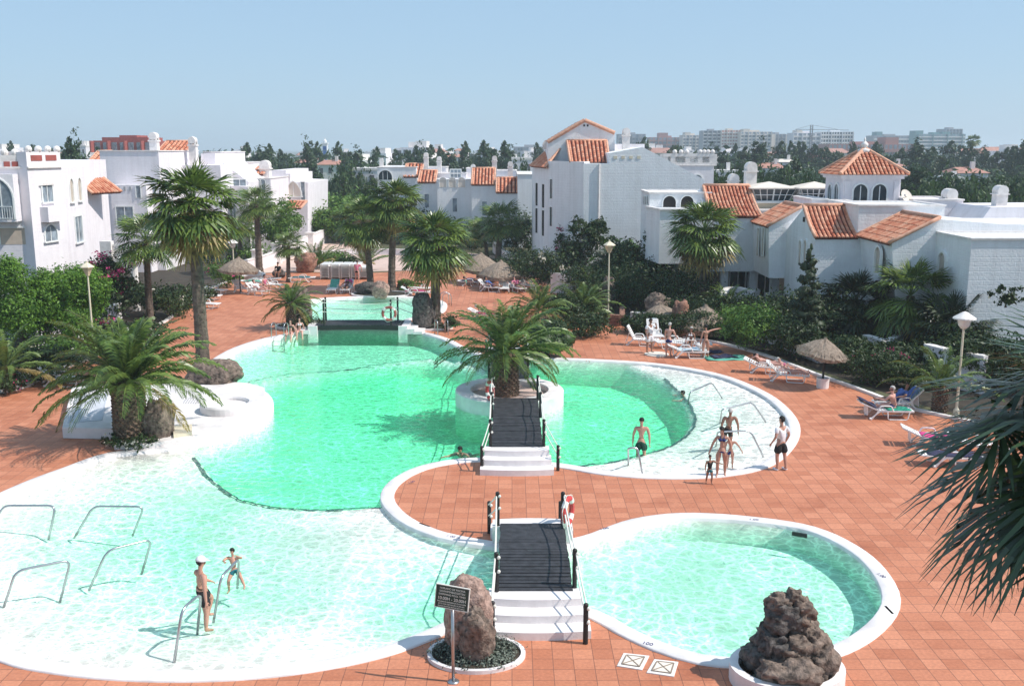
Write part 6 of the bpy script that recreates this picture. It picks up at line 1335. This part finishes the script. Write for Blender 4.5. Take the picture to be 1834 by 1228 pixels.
# ---------------- sun loungers ----------------
def lounger(ang,label='white plastic sun lounger',mat='plastic',slats=True):
    t=thing('sun_lounger',label,'sun lounger'); w=.62; h=.34; P=M[mat]
    def ad(mb,name,m=P,par=t): o=mb.build(name,m); o.parent=par; return o
    mb=MB()
    for s in (-1,1): mb.bar((s*w/2,-.98,h),(s*w/2,.30,h),.045,.06)
    mb.bar((-w/2,-.98,h),(w/2,-.98,h),.05,.05)
    for i in range(11): mb.box((0,-.93+.118*i,h+.012),(w-.03,.085,.016))
    ad(mb,'bed')
    a=rad(ang); mb=MB(); y0=.30; d=Vector((0,math.cos(a),math.sin(a))); o0=Vector((0,y0,h))
    for s in (-1,1): mb.bar(o0+Vector((s*w/2,0,0)),o0+Vector((s*w/2,0,0))+d*.78,.045,.05,(1,0,0))
    mb.bar(o0+d*.78-Vector((w/2,0,0)),o0+d*.78+Vector((w/2,0,0)),.06,.05)
    Rm=Matrix.Rotation(a,3,'X')
    for i in range(7): mb.box(o0+d*(.06+.107*i)+Rm@Vector((0,0,.014)),(w-.03,.075,.016),M=Rm)
    ad(mb,'backrest')
    for s in (-1,1):
        mb=MB(); x=s*(w/2+.03); mb.tube(arc([(x,.02,h),(x,-.02,.02),(x,-.75,.02),(x,-.82,h)],.07,3),.024,6); ad(mb,'leg')
        mb=MB(); mb.tube(arc([(x,.62,.0),(x,.40,.30),(x,.30,.56),(x,-.12,.56),(x,-.2,h)],.08,3),.026,6); ad(mb,'armrest')
        mb=MB(); mb.tube([(x,.66,.04),(x,.30,h)],.024,6); mb.ball((x,.66,.05),.05,8,6); ad(mb,'wheel')
    if ang>15: mb=MB(); mb.bar(o0+d*.5,(0,.75,.16),.5,.02); ad(mb,'support')
    return t
LP={a:lounger(a) for a in (4,24,42,62)}
def hd(a): return rad(a-90)
def lay(px,py,head,ang,label,group='white sun loungers around the pools',Y=None):
    b=G(px,py); b.z=0; return place(LP[ang],0,b,hd(head),label,group)
lay(1146,618,165,62,'lounger with raised slatted back left of the man in white'); lay(1172,608,95,62,'upright lounger with pale blue towel behind the man in white')
lay(1232,640,178,24,'lounger with curved white arms in front of the seated woman'); lay(1240,626,175,4,'flat lounger behind the one with curved arms, the seated woman on it'); lay(1207,622,10,4,'flat lounger behind the man in navy trunks')
lay(1372,668,160,24,'left lounger of the sunbathing couple near the potted parasol'); lay(1408,682,165,42,'right lounger of the sunbathing couple with raised back')
lay(1585,748,176,24,'lounger the white haired man sits on, dark towel over its head end'); lay(1608,733,8,42,'lounger with raised blue back behind the white haired man')
lay(1668,798,168,24,'lounger with pink towel at the right, partly behind the near palm'); lay(1705,833,172,4,'lounger with striped cushion in the shadow of the near palm'); lay(1752,812,160,24,'lounger mostly hidden behind the near palm fronds')
lay(112,690,178,42,'lounger in the shade left of the big left palm')
for x,y,h_,a,l in ((437,524,150,42,'lounger with raised back left of the seated pair at the back left'),(462,528,150,42,'lounger of the seated pair at the back left'),(455,512,170,4,'flat lounger nearest the left grey parasol'),(478,507,5,4,'flat lounger right of the left grey parasol'),(490,517,160,24,'lounger behind the small palms left of the ladder bed'),(540,505,0,4,'lounger with teal towel before the reddish brown boulder'),(372,537,165,24,'middle of three loungers at the left kerb beside the tall palm'),(383,527,165,24,'back one of three loungers at the left kerb beside the tall palm'),(368,552,165,24,'front one of three loungers at the left kerb beside the tall palm'),
 (597,524,88,42,'lounger with green towel facing the upper pool'),(622,524,86,42,'lounger with pink towel facing the upper pool'),(745,530,178,24,'lounger with lifted white arms right of the twin palms'),(762,524,178,4,'lounger behind the one right of the twin palms'),(862,508,100,62,'lounger with upright back under the left of the back parasols'),(845,512,170,4,'lounger with dark towel left of the back parasols'),(878,522,160,42,'lounger with a reader in front of the back parasols'),(902,522,95,62,'bright upright lounger in front of the right back parasol'),(925,522,120,42,'lounger right of the bright upright one'),(945,518,140,42,'lounger farthest right at the back of the terrace'),(868,572,165,24,'lounger with red towel left behind the island palm'),(255,610,170,24,'lounger behind the fronds of the big left palm, by the kerb')):
    lay(x,y,h_,a,l)
# stacked loungers: light form, every lounger a thing
st=thing('sun_lounger','white lounger in a stack','sun lounger'); mb=MB(); w=.62
for s in (-1,1): mb.bar((s*w/2,-.95,0),(s*w/2,.95,0),.05,.07)
for i in range(14): mb.box((0,-.9+.138*i,.02),(w,.10,.018))
o=mb.build('bed',M['plastic']); o.parent=st
for s in (-1,1): mb=MB(); mb.tube(arc([(s*.34,-.3,0),(s*.36,-.34,-.16),(s*.36,-.8,-.16),(s*.34,-.86,0)],.06,3),.024,6); o=mb.build('leg',M['plastic']); o.parent=st
sl=['leftmost','second','middle','fourth','rightmost, partly hidden']
for j,px in enumerate((583,602,620,638,652)):
    b=G(px,500)
    for k in range(9 if j<4 else 7): place(st,0,(b.x,b.y+.6,.2+k*.125),(.03 if k%2 else -.02),f'white lounger in the {sl[j]} stack of the row of stacked loungers',f'loungers of the {sl[j]} stack')
# towels and belongings
def cloth(c,size,mat,label,rz=0,tilt=0,seed=1,name='towel',cat='towel',fold=.04):
    r=random.Random(seed); mb=MB(); n=10; m_=8; vs=[]
    for i in range(n+1):
        for j in range(m_+1):
            u,v=i/n-.5,j/m_-.5; x=u*size[0]; y=v*size[1]; z=fold*(mn.noise(Vector((x*2.5+seed,y*2.5,seed)))+.4); ed=(.03 if abs(v)>.45 or abs(u)>.45 else 0); vs.append((x,y*math.cos(tilt),z-ed+y*math.sin(tilt)))
    mb.add(vs,[(i*(m_+1)+j,(i+1)*(m_+1)+j,(i+1)*(m_+1)+j+1,i*(m_+1)+j+1) for i in range(n) for j in range(m_)]); o=mb.build(name,M[mat],smooth=True); o.location=c; o.rotation_euler=(0,0,rz)
    s=o.modifiers.new('thickness','SOLIDIFY'); s.thickness=.02; return tag(o,label,cat)
def on(px,py,head,off,z,size,mat,label,tilt=0,seed=1,**k):
    b=G(px,py); a=hd(head); d=Vector((-math.sin(a),math.cos(a),0)); return cloth((b.x+d.x*off,b.y+d.y*off,z),size,mat,label,a,tilt,seed,**k)
p=G(1300,641); cloth((p.x,p.y,.02),(2.2,1.3),'mint','green and dark patterned towel spread on the tiles near the kerb',.1,0,3,fold=.07); cloth((p.x-.1,p.y+.05,.09),(1.3,.7),'toweld','dark towel lying on the green patterned towel',.3,0,4,fold=.1); p=G(1278,632); cloth((p.x,p.y,.05),(.9,.5),'toweld','dark bundle of clothes left of the green towel',.3,0,5,fold=.16)
on(1172,608,95,.62,.72,(.6,.8),'towelw','pale blue towel over the upright lounger behind the man in white',rad(62),6); on(1232,640,178,0,.42,(.6,1.2),'towelw','rumpled pale towel on the lounger with curved arms',0,7,fold=.1); on(1585,748,176,.72,.62,(.66,.75),'toweld','dark navy towel over the head of the white haired man\'s lounger',rad(24),8,fold=.1)
on(1585,748,176,-.45,.40,(.6,.9),'towelg','green towel under the white haired man',0,9); on(1668,798,168,-.2,.40,(.55,1.3),'towelp','pink towel on the lounger by the near palm',0,10); on(597,524,88,.55,.62,(.64,.85),'mint','green towel over the lounger facing the upper pool',rad(42),11); on(622,524,86,.60,.62,(.64,.9),'towelp','bright pink towel over the lounger next to the green one',rad(42),12)
on(540,505,0,0,.42,(.6,1.4),'teals','teal towel on the lounger before the reddish brown boulder',0,13); on(745,530,178,0,.42,(.6,1.5),'towelp','dark pink towel on the lounger right of the twin palms',0,14); on(845,512,170,.1,.42,(.6,1.5),'toweld','dark towel on the lounger left of the back parasols',0,15); on(868,572,165,0,.42,(.6,1.6),'towelp','red towel on the lounger left behind the island palm',0,16)
on(455,512,170,0,.42,(.6,1.5),'mint','pale green towel on the flat lounger by the left grey parasol',0,17); on(1705,833,172,0,.42,(.6,1.7),'toweld','dark striped cushion on the lounger in the palm shadow',0,18,name='cushion',cat='cushion'); on(1608,733,8,.55,.66,(.6,.7),'bluec','blue towel over the raised back behind the white haired man',rad(42),19)
p=G(1176,635); mb=MB(); mb.lathe([(.62,.0),(.62,.05),(.01,.06)],20,p); tag(mb.build('floor_disc',M['cream'],loc=p),'low round pale disc on the tiles beside the man in white','cover')
b=G(1250,635); mb=MB(); mb.box((b.x+.15,b.y+.2,.28),(.5,.4,.55)); tag(mb.build('bag',M['kerb'],loc=b,bevel=.12),'white beach bag right behind the pointing woman','bag')
# ---------------- people ----------------
def skinobj(name,V,E,R,mat,parent,lv=2,flat=()):
    me=bpy.data.meshes.new(name); me.from_pydata(V,E,[]); me.materials.append(mat); o=bpy.data.objects.new(name,me); COL.link(o); o.parent=parent
    sk=o.modifiers.new('skin','SKIN'); sk.use_smooth_shade=True; sk.branch_smoothing=.6
    for i,r in enumerate(R):
        v=me.skin_vertices[0].data[i]; v.radius=(r,r) if not hasattr(r,'__len__') else r; v.use_root=(i==0)
    sb=o.modifiers.new('smooth','SUBSURF'); sb.levels=lv; sb.render_levels=lv; return o
V3=Vector
def person(px,py,face,label,pose,skin='skin',hair='hair',wear=(),height=1.75,z0=0,hairlen='short',at=None,woman=False,group=None,cap=None,fix=True,shoes=None,build=1.1):
    b=V3(at) if at is not None else G(px,py,z0)
    t=thing('person',label,'person',b,rad(face+90)); k=height/1.75; t.scale=(k,k,k)
    P=dict(sp=(0,0,1),thL=(.06,0,-1),thR=(-.06,0,-1),snL=(0,.03,-1),snR=(0,.03,-1),uaL=(.22,.05,-1),uaR=(-.22,.05,-1),faL=(.05,-.15,-1),faR=(-.05,-.15,-1),hd=(0,-.05,1),ftL=(.15,-1,-.1),ftR=(-.15,-1,-.1),pel=(0,0,.95),lat=(1,0,0)); P.update(pose)
    u=lambda v:V3(v).normalized(); pel=V3(P['pel']); sp=u(P['sp']); lat=u(P['lat']); fr=lat.cross(sp)*1.0
    if fr.length<.1: fr=V3((0,-1,0))
    fr.normalize()
    J={}; sw=.165 if woman else .19; hw=.10 if woman else .09
    J['pel']=pel; J['bel']=pel+sp*.14; J['mid']=pel+sp*.25+fr*.005; J['che']=pel+sp*.36+fr*.01; J['nkb']=pel+sp*.50; h=u(P['hd']); J['nek']=J['nkb']+h*.06; J['hd0']=J['nkb']+h*.13+fr*.015; J['hd1']=J['nkb']+h*.20+fr*.01; J['hd2']=J['nkb']+h*.27
    hf=(lat.cross(h)).normalized(); J['nose']=J['hd1']+hf*.105-h*.03; J['chin']=J['hd0']+hf*.05-h*.02
    for s,c in (('L',1),('R',-1)):
        J['sh'+s]=pel+sp*.455+lat*c*sw; J['el'+s]=J['sh'+s]+u(P['ua'+s])*.28; J['wr'+s]=J['el'+s]+u(P['fa'+s])*.245; J['pa'+s]=J['wr'+s]+u(P['fa'+s])*.075
        J['hip'+s]=pel+lat*c*hw-sp*.05; J['md'+s]=J['hip'+s]+u(P['th'+s])*.2; J['kn'+s]=J['hip'+s]+u(P['th'+s])*.42; J['ca'+s]=J['kn'+s]+u(P['sn'+s])*.14; J['an'+s]=J['kn'+s]+u(P['sn'+s])*.40; J['to'+s]=J['an'+s]+u(P['ft'+s])*.17+V3((0,0,-.02)); J['he'+s]=J['an'+s]-u(P['ft'+s])*.03+u(P['sn'+s])*.03
    for s,c in (('L',1),('R',-1)): J['pc'+s]=J['che']+lat*c*.085+sp*.03; J['wa'+s]=J['bel']+lat*c*.05
    if fix:
        dz=min(J['anL'].z,J['anR'].z,J['toL'].z+.03,J['toR'].z+.03)-.065
        for q in J: J[q]=J[q]-V3((0,0,dz))
    names=list(J); R=dict(pel=.125,bel=.115 if not woman else .095,mid=.118 if not woman else .096,che=.13 if not woman else .11,nkb=.06,nek=.052,hd0=.062,hd1=.092,hd2=.068,nose=.016,chin=.03)
    for s in 'LR': R.update({'pc'+s:.095 if not woman else .08,'wa'+s:.09 if not woman else .078,'sh'+s:.066 if not woman else .052,'el'+s:.045,'wr'+s:.03,'pa'+s:.034,'hip'+s:.098,'md'+s:.09,'kn'+s:.06,'ca'+s:.062,'an'+s:.038,'to'+s:.028,'he'+s:.03})
    for q in R: R[q]*= (build if q in('pel','bel','mid','che') else (1+build)/2 if q[:2] in('hi','md','sh') else 1)
    E=[('pel','bel'),('bel','mid'),('mid','che'),('che','nkb'),('nkb','nek'),('nek','hd0'),('hd0','hd1'),('hd1','hd2'),('hd1','nose'),('hd0','chin')]
    for s in 'LR': E+=[('che','pc'+s),('bel','wa'+s),('pc'+s,'sh'+s),('sh'+s,'el'+s),('el'+s,'wr'+s),('wr'+s,'pa'+s),('pel','hip'+s),('hip'+s,'md'+s),('md'+s,'kn'+s),('kn'+s,'ca'+s),('ca'+s,'an'+s),('an'+s,'to'+s),('an'+s,'he'+s)]
    V=[tuple(J[q]) for q in names]; RR=[R[q] for q in names]; EE=[(names.index(a),names.index(c)) for a,c in E]
    for s,c in (('L',1),('R',-1)):   # five fingers
        d=u(P['fa'+s]); side=d.cross(V3((0,0,1))); side=side.normalized() if side.length>.2 else V3((0,1,0)); pi=names.index('pa'+s); wi=names.index('wr'+s); nrm=d.cross(side)
        for i,(o,l) in enumerate(((-.032,.065),(-.011,.078),(.011,.073),(.031,.055))):
            a=J['pa'+s]+side*o+d*.03; m=a+d*l*.55+nrm*.008; e=m+d*l*.4+nrm*.025; n=len(V); V+=[tuple(a),tuple(m),tuple(e)]; RR+=[.0095,.009,.0075]; EE+=[(pi,n),(n,n+1),(n+1,n+2)]
        a=J['wr'+s]+d*.04-side*.035; e=a+d*.04-side*.025; n=len(V); V+=[tuple(a),tuple(e)]; RR+=[.012,.009]; EE+=[(pi,n),(n,n+1)]
    body=skinobj('body',V,EE,RR,M[skin],t)
    # hair, eyes
    mb=MB(); c=J['hd1']+h*.028-hf*.018; mb.ball((0,0,0),1,14,10); out=[]
    X_=lat; keep=MB(); vs=[]
    for v in mb.v:
        vs.append(c+X_*v[0]*.098-hf*v[1]*.112*(1 if v[1]>0 else .92)+h*v[2]*.108)
    fs=[f for f in mb.f if (sum(mb.v[i][2] for i in f)/len(f)>.42 or sum(mb.v[i][1] for i in f)/len(f)>(.25 if hairlen=='short' else .0))]
    if hair: keep.add(vs,fs); o=keep.build('hair',M[hair],smooth=True); o.parent=t; sd_=o.modifiers.new('thick','SOLIDIFY'); sd_.thickness=.012
    if hair and hairlen=='long': mb=MB(); mb.tube([c-hf*.07-h*.02,c-hf*.09-h*.12,c-hf*.075-h*.22],[.06,.065,.03],8); o=mb.build('hair',M[hair],smooth=True); o.parent=t
    mb=MB()
    for s in (-1,1): mb.ball(J['hd1']+hf*.085+X_*s*.032+h*.0,.012,6,5)
    mb.bar(J['hd0']+hf*.07+X_*.022+h*.012,J['hd0']+hf*.07-X_*.022+h*.012,.008,.008); o=mb.build('face_features',M['hair'],body)
    o.parent=t
    mb=MB()
    for s in (-1,1): mb.ball(J['hd1']+X_*s*.092-h*.01,(.014,.024,.03),6,5)
    o=mb.build('ears',M[skin],body); o.parent=t
    if cap:
        mb=MB(); mb.ball((0,0,0),1,14,10); vs=[c+X_*v[0]*.108-hf*v[1]*.122+h*v[2]*.115 for v in mb.v]; k_=MB(); k_.add(vs,[f for f in mb.f if sum(mb.v[i][2] for i in f)/len(f)>.0])
        q=[c+hf*.10+X_*x*.075+h*.02 for x in (-1,1)]; k_.add([q[0],q[1],q[1]+hf*.09-h*.02-X_*.02,q[0]+hf*.09-h*.02+X_*.02],[(0,1,2,3)]); o=k_.build('cap',M[cap],smooth=True); o.parent=t; sd_=o.modifiers.new('thick','SOLIDIFY'); sd_.thickness=.014
    def cl(name,chain,edges,rad_,mat): 
        n=list(chain); VV=[tuple(chain[q]) for q in n]; return skinobj(name,VV,[(n.index(a),n.index(c)) for a,c in edges],[rad_[q] for q in n],M[mat],t,1)
    for item in wear:
        kind,mat=item[:2]
        if kind in('shorts','brief','skirt'):
            f={'shorts':.55,'brief':.13,'skirt':.6}[kind]; f=item[2] if len(item)>2 else f; C={'pel':J['pel']+sp*(.05 if kind!='brief' else -.01)}; C['p0']=J['pel']-sp*.02
            rr_={'pel':R['pel']*1.15,'p0':R['pel']*1.22}; ed=[('pel','p0')]
            for s in 'LR': C['h'+s]=J['hip'+s]; C['m'+s]=J['hip'+s].lerp(J['kn'+s],f); rr_['h'+s]=R['hip'+s]*1.14; rr_['m'+s]=(R['md'+s]*(1.5 if kind!='brief' else 1.0)); ed+=[('p0','h'+s),('h'+s,'m'+s)]
            cl('shorts' if kind!='brief' else 'bikini_bottom',C,ed,rr_,mat)
        if kind in('shirt','vest'):
            C={'pel':J['pel']-sp*.05,'bel':J['bel'],'che':J['che'],'n':J['nkb']-sp*.01,'wL':J['pel']+lat*.07,'wR':J['pel']-lat*.07,'pL':J['pcL'],'pR':J['pcR']}; rr_=dict(pel=R['pel']*1.25,bel=R['bel']*1.3,che=R['che']*1.15,n=.08,wL=.12,wR=.12,pL=.108,pR=.108); ed=[('pel','bel'),('bel','che'),('che','n'),('pel','wL'),('pel','wR'),('che','pL'),('che','pR')]
            for s in 'LR': C['s'+s]=J['sh'+s]; rr_['s'+s]=.092; ed.append(('p'+s,'s'+s)); 
            if kind=='shirt':
                for s in 'LR': C['e'+s]=J['sh'+s].lerp(J['el'+s],.7); rr_['e'+s]=.072; ed.append(('s'+s,'e'+s))
            cl('shirt',C,ed,rr_,mat)
        if kind=='top':
            mb=MB(); 
            for s in (-1,1): mb.ball(J['che']+fr*(R['che']*.75)+lat*s*.062,(.06,.05,.055),10,8)
            mb.tube([J['che']+(lat*math.cos(a)*R['che']*1.13+fr*math.sin(a)*R['che']*1.08) for a in [6.283*i/14 for i in range(15)]],.016,6)
            for s in (-1,1): mb.tube([J['che']+fr*R['che']*.9+lat*s*.07,J['nkb']+lat*s*.06+fr*.05-sp*.01,J['nkb']-fr*.05],.01,5)
            o=mb.build('bikini_top',M[mat],smooth=True); o.parent=t
    if shoes:
        mb=MB(); 
        for s in 'LR': d=(J['to'+s]-J['an'+s]); mb.ball(J['an'+s].lerp(J['to'+s],.5)-V3((0,0,.02)),(.05,.13,.045),10,6)
        o=mb.build('shoes',M[shoes],smooth=True); o.parent=t
    return t
# poses; -Y is forward
walkP=dict(thL=(.05,-.32,-1),snL=(0,.18,-1),thR=(-.05,.22,-1),snR=(0,.30,-1),uaL=(.25,.25,-1),uaR=(-.25,-.2,-1))
sitP=dict(pel=(0,0,.1),thL=(.12,-1,.05),thR=(-.12,-1,.05),snL=(.05,-.12,-1),snR=(-.05,-.12,-1),uaL=(.3,-.1,-1),uaR=(-.3,-.1,-1),faL=(-.2,-.8,-.5),faR=(.2,-.8,-.5),sp=(0,-.1,1))
def lieP(back=35,knee=0): 
    a=rad(back); return dict(pel=(0,-.1,.1),sp=(0,math.cos(a),math.sin(a)),hd=(0,math.cos(a)*.8,math.sin(a)+.4),thL=(.1,-1,.02+knee),thR=(-.1,-1,.02+knee*.3),snL=(.05,-1,-.05-1.3*knee),snR=(-.05,-1,-.05-.4*knee),ftL=(.1,-.4,1),ftR=(-.1,-.4,1),uaL=(.5,-.5,-.35),uaR=(-.5,-.5,-.35),faL=(.05,-1,-.05),faR=(-.05,-1,-.05))
person(366,1130,45,'man in white cap and black swim shorts leaning on a handrail in the beach pool',dict(sp=(-.18,.12,1),hd=(.1,-.25,1),thR=(-.12,.0,-1),snR=(.05,.05,-1),thL=(.25,-.75,-.62),snL=(-.05,.35,-1),uaR=(-.35,.25,-1),faR=(-.25,.05,-1),uaL=(.35,-.55,-1),faL=(.0,-.75,-.45)),'skin','hair',[('shorts','black',.72)],1.80,-.24,cap='whitec')
person(421,1036,-95,'small boy in teal trunks swinging on a handrail in the beach pool',dict(pel=(0,0,.36),sp=(-.2,.3,1),hd=(-.05,-.1,1),thL=(.55,-.65,-.25),snL=(.5,-.6,-.45),thR=(-.1,-.7,-.55),snR=(0,.1,-1),uaL=(.8,-.6,.25),faL=(-.5,-.6,.5),uaR=(-.3,-.9,-.1),faR=(.5,-.8,.2)),'skin','hair',[('shorts','teals')],1.15,0,fix=False)
person(0,0,-100,'man in dark green trunks wading by the short pale handrail',dict(uaL=(.3,.0,-1),uaR=(-.3,.05,-1),hd=(0,-.35,1),snL=(0,.05,-1)),'skin','hair',[('shorts','dgreen',.8)],1.78,at=(G(1150,812,-.06).x,G(1150,812,-.06).y+.3,-.62))
person(1302,812,-95,'older balding man in black trunks leaning forward on a handrail in the shallow water',dict(sp=(.08,-.3,1),hd=(-.05,-.6,1),uaL=(.35,-.25,-1),faL=(.05,-.15,-1),uaR=(-.35,-.25,-1),faR=(-.1,-.1,-1)),'skintan','hairgrey',[('shorts','black',.6)],1.75,-.28)
person(1291,853,-105,'woman in dark blue bikini stepping out of the pool holding a toddler by hand',dict(thL=(.04,.12,-1),snL=(0,.25,-1),thR=(-.05,-.2,-1),snR=(0,.12,-1),uaR=(-.55,-.1,-1),faR=(-.35,-.25,-1),uaL=(.45,.1,-1),faL=(.15,-.2,-1),hd=(-.1,-.35,1)),'skin','hair',[('brief','navy'),('top','navy')],1.68,0,woman=True)
person(1307,838,-100,'child half hidden behind the woman in the dark blue bikini',dict(uaL=(.6,-.1,-.6),faL=(.4,-.3,-.6)),'skin','hair',[('shorts','navy')],1.15,-.04)
person(1270,866,-80,'toddler in sleeveless top and teal shorts beside the woman in the dark blue bikini',dict(walkP,uaL=(.75,-.5,-.3),faL=(.7,-.5,-.1),uaR=(-.3,0,1.) if False else (-.3,-.1,-1)),'skintan','hair',[('vest','black'),('shorts','teals')],.95,0)
person(1396,841,118,'man in white T-shirt and black shorts seen from behind at the shallow pool',dict(walkP,thL=(.05,-.05,-1),snL=(0,.12,-1),thR=(-.1,.15,-1),snR=(0,.22,-1),uaL=(.35,.25,-1),faL=(.05,-.55,-.8),uaR=(-.35,.2,-1),faR=(.1,-.4,-.9),hd=(-.05,-.1,1)),'skin','hair',[('shirt','whitec'),('shorts','black',.85)],1.80,0,shoes='whitec')
for (px,py,f,lab,sk) in ((823,808,-110,'dark haired swimmer in the deep water left of the middle footbridge','skintan'),(1221,706,170,'swimmer with dark hair at the far end of the tile line','skin')):
    person(px,py,f,lab,dict(pel=(0,.55,-.35),sp=(0,-.9,.45),hd=(0,-.35,1),uaL=(.7,-.6,-.2),faL=(.3,-.8,.1),uaR=(-.7,-.6,-.2),faR=(-.3,-.8,.1),thL=(.15,1,-.2),thR=(-.15,1,-.2),snL=(.05,1,-.1),snR=(-.05,1,-.1),ftL=(0,1,-.5),ftR=(0,1,-.5)),sk,'hair',[('shorts','navy')],1.7,-.12,fix=False)
person(1163,632,-60,'man in white shirt and white shorts drinking, standing among the loungers',dict(uaL=(.2,-.7,-.5),faL=(-.5,-.3,1),uaR=(-.25,.05,-1),faR=(0,-.5,-.8),hd=(.05,-.2,1),thL=(.12,0,-1),thR=(-.12,0,-1)),'skintan','hair',[('shirt','whitec'),('shorts','whitec',.85)],1.8,0,shoes='black',build=1.12)
person(1197,638,60,'man with reddened back in navy trunks bending slightly over a lounger',dict(sp=(0,-.15,1),hd=(.05,-.3,1),uaL=(.25,-.3,-1),uaR=(-.3,-.35,-1),faR=(-.1,-.8,-.6)),'skinpink','hairgrey',[('shorts','navy',.5)],1.72,0,build=1.15)
person(1263,641,100,'woman in olive bikini seen from behind, pointing to the right with one arm',dict(uaR=(-.2,.0,-1),faR=(0,.1,-1),uaL=(-.2,-.3,-1),thL=(.08,.05,-1),thR=(-.08,0,-1),hd=(.1,-.1,1),lat=(1,0,0),**{}) | dict(uaR=(-1,-.1,.25),faR=(-1,-.2,.1),uaL=(.25,0,-1),faL=(.05,-.2,-1)),'skin','hair',[('brief','olive'),('top','olive')],1.72,0,woman=True)
person(0,0,-120,'tanned woman sitting on the flat lounger behind the pointing woman',dict(sitP,hd=(.1,-.1,1),thL=(.2,-1,.35),snL=(.1,-.5,-.8)),'skintan','hairgrey',[('brief','floww' if False else 'black'),('top','whitec')],1.66,at=(G(1237,626).x,G(1237,626).y,.36),fix=False,woman=True)
def onl(px,py,head,label,pose,z=.36,**k):
    b=G(px,py); return person(0,0,head+180,label,pose,at=(b.x,b.y,z),fix=False,**k)
onl(1372,668,160,'sunbather with raised elbow lying on the left lounger of the couple by the potted parasol',dict(lieP(24,.35),uaR=(-.5,.6,.8),faR=(.3,.5,-.3)),skin='skinpink',hair='hair',wear=[('brief','navy')])
onl(1408,682,165,'pale sunbather lying on the right lounger of the couple by the potted parasol',lieP(40,.3),skin='skinpink',hair='hairgrey',wear=[('brief','pinkc'),('top','pinkc')],woman=True)
person(0,0,140,'white haired man in navy trunks sitting upright on a lounger, seen from behind',dict(sitP,sp=(.05,-.22,1),thL=(.15,-1,.25),thR=(-.1,-1,.15),snL=(.05,-.75,-.5),snR=(0,-.75,-.5),uaL=(.4,-.6,-.7),faL=(-.1,-1,.1)),'skinpink','hairgrey',[('shorts','navy')],1.72,at=(G(1600,748).x,G(1600,748).y,.38),fix=False,build=1.15)
onl(1608,733,8,'person in blue shirt reclining on the lounger behind the white haired man',lieP(42,.3),skin='skintan',hair='hair',wear=[('shirt','bluec'),('shorts','navy')])
for px,py,f,lab,c,hr in ((521,603,-95,'left of two women sitting on the pool edge, in black bikini','black','hair'),(537,599,-80,'right of two women sitting on the pool edge, in white bikini','whitec','hair')):
    b=G(px,py-2); person(0,0,f,lab,dict(sitP,snL=(.05,-.45,-1),snR=(-.05,-.45,-1),sp=(0,.05,1),uaL=(.3,.15,-1),faL=(.1,.2,-1),uaR=(-.25,-.2,-1)),'skinpink',hr,[('brief',c),('top',c)],1.66,at=(b.x,b.y,.08),fix=False,woman=True)
person(640,505,80,'person in pink top and striped shorts standing at the stacked loungers',dict(sp=(0,-.2,1),uaL=(.3,-.6,-.7),uaR=(-.3,-.6,-.7)),'skinpink','hair',[('shirt','pinkc'),('shorts','black',.4)],1.72,0)
person(834,520,-20,'toddler in green top and dark shorts walking on the terrace',walkP,'skin','hairgrey',[('shirt','mint'),('shorts','dgreen')],1.0,0)
onl(622,524,86,'sunbather in dark swimwear lying on the bright pink towel',lieP(42,.2),skin='skintan',hair='hair',wear=[('brief','black'),('top','black')],woman=True)
onl(745,530,178,'tanned sunbather lying flat on the lounger right of the twin palms',dict(lieP(10),hd=(0,1,.3)),skin='skintan',hair='hair',wear=[('brief','pinkc')])
onl(868,572,165,'sunbather lying on the red towel left behind the island palm',lieP(22,.2),skin='skintan',hair='hairgrey',wear=[('brief','black')])
onl(878,522,160,'dark haired person reclining with bent knees before the back parasols',lieP(42,.4),skin='skintan',hair='hair',wear=[('shirt','bluec'),('shorts','navy')])
onl(925,522,120,'person in pink reclining right of the bright upright lounger',lieP(42,.3),skin='skinpink',hair='hair',wear=[('shirt','pinkc'),('shorts','black')])
onl(845,512,170,'person in dark clothes lying on the lounger left of the back parasols',lieP(8,.25),skin='skintan',hair='hair',wear=[('shorts','black'),('shirt','navy')])
onl(462,528,150,'woman in pale clothes reclining on the lounger at the back left',lieP(42,.35),skin='skinpink',hair='hair',wear=[('shirt','whitec'),('brief','black')],woman=True)
person(0,0,-30,'person in pink sitting at the foot of the back left lounger',sitP,'skinpink','hair',[('vest','pinkc'),('shorts','black')],1.65,at=(G(474,522).x,G(474,522).y,.4),fix=False)
person(0,0,-100,'person in black sitting hunched on the stone block near the ramp',dict(sitP,sp=(0,-.35,1)),'skintan','hair',[('shirt','black'),('shorts','black')],1.7,at=(G(500,499).x,G(500,499).y,.5),fix=False)
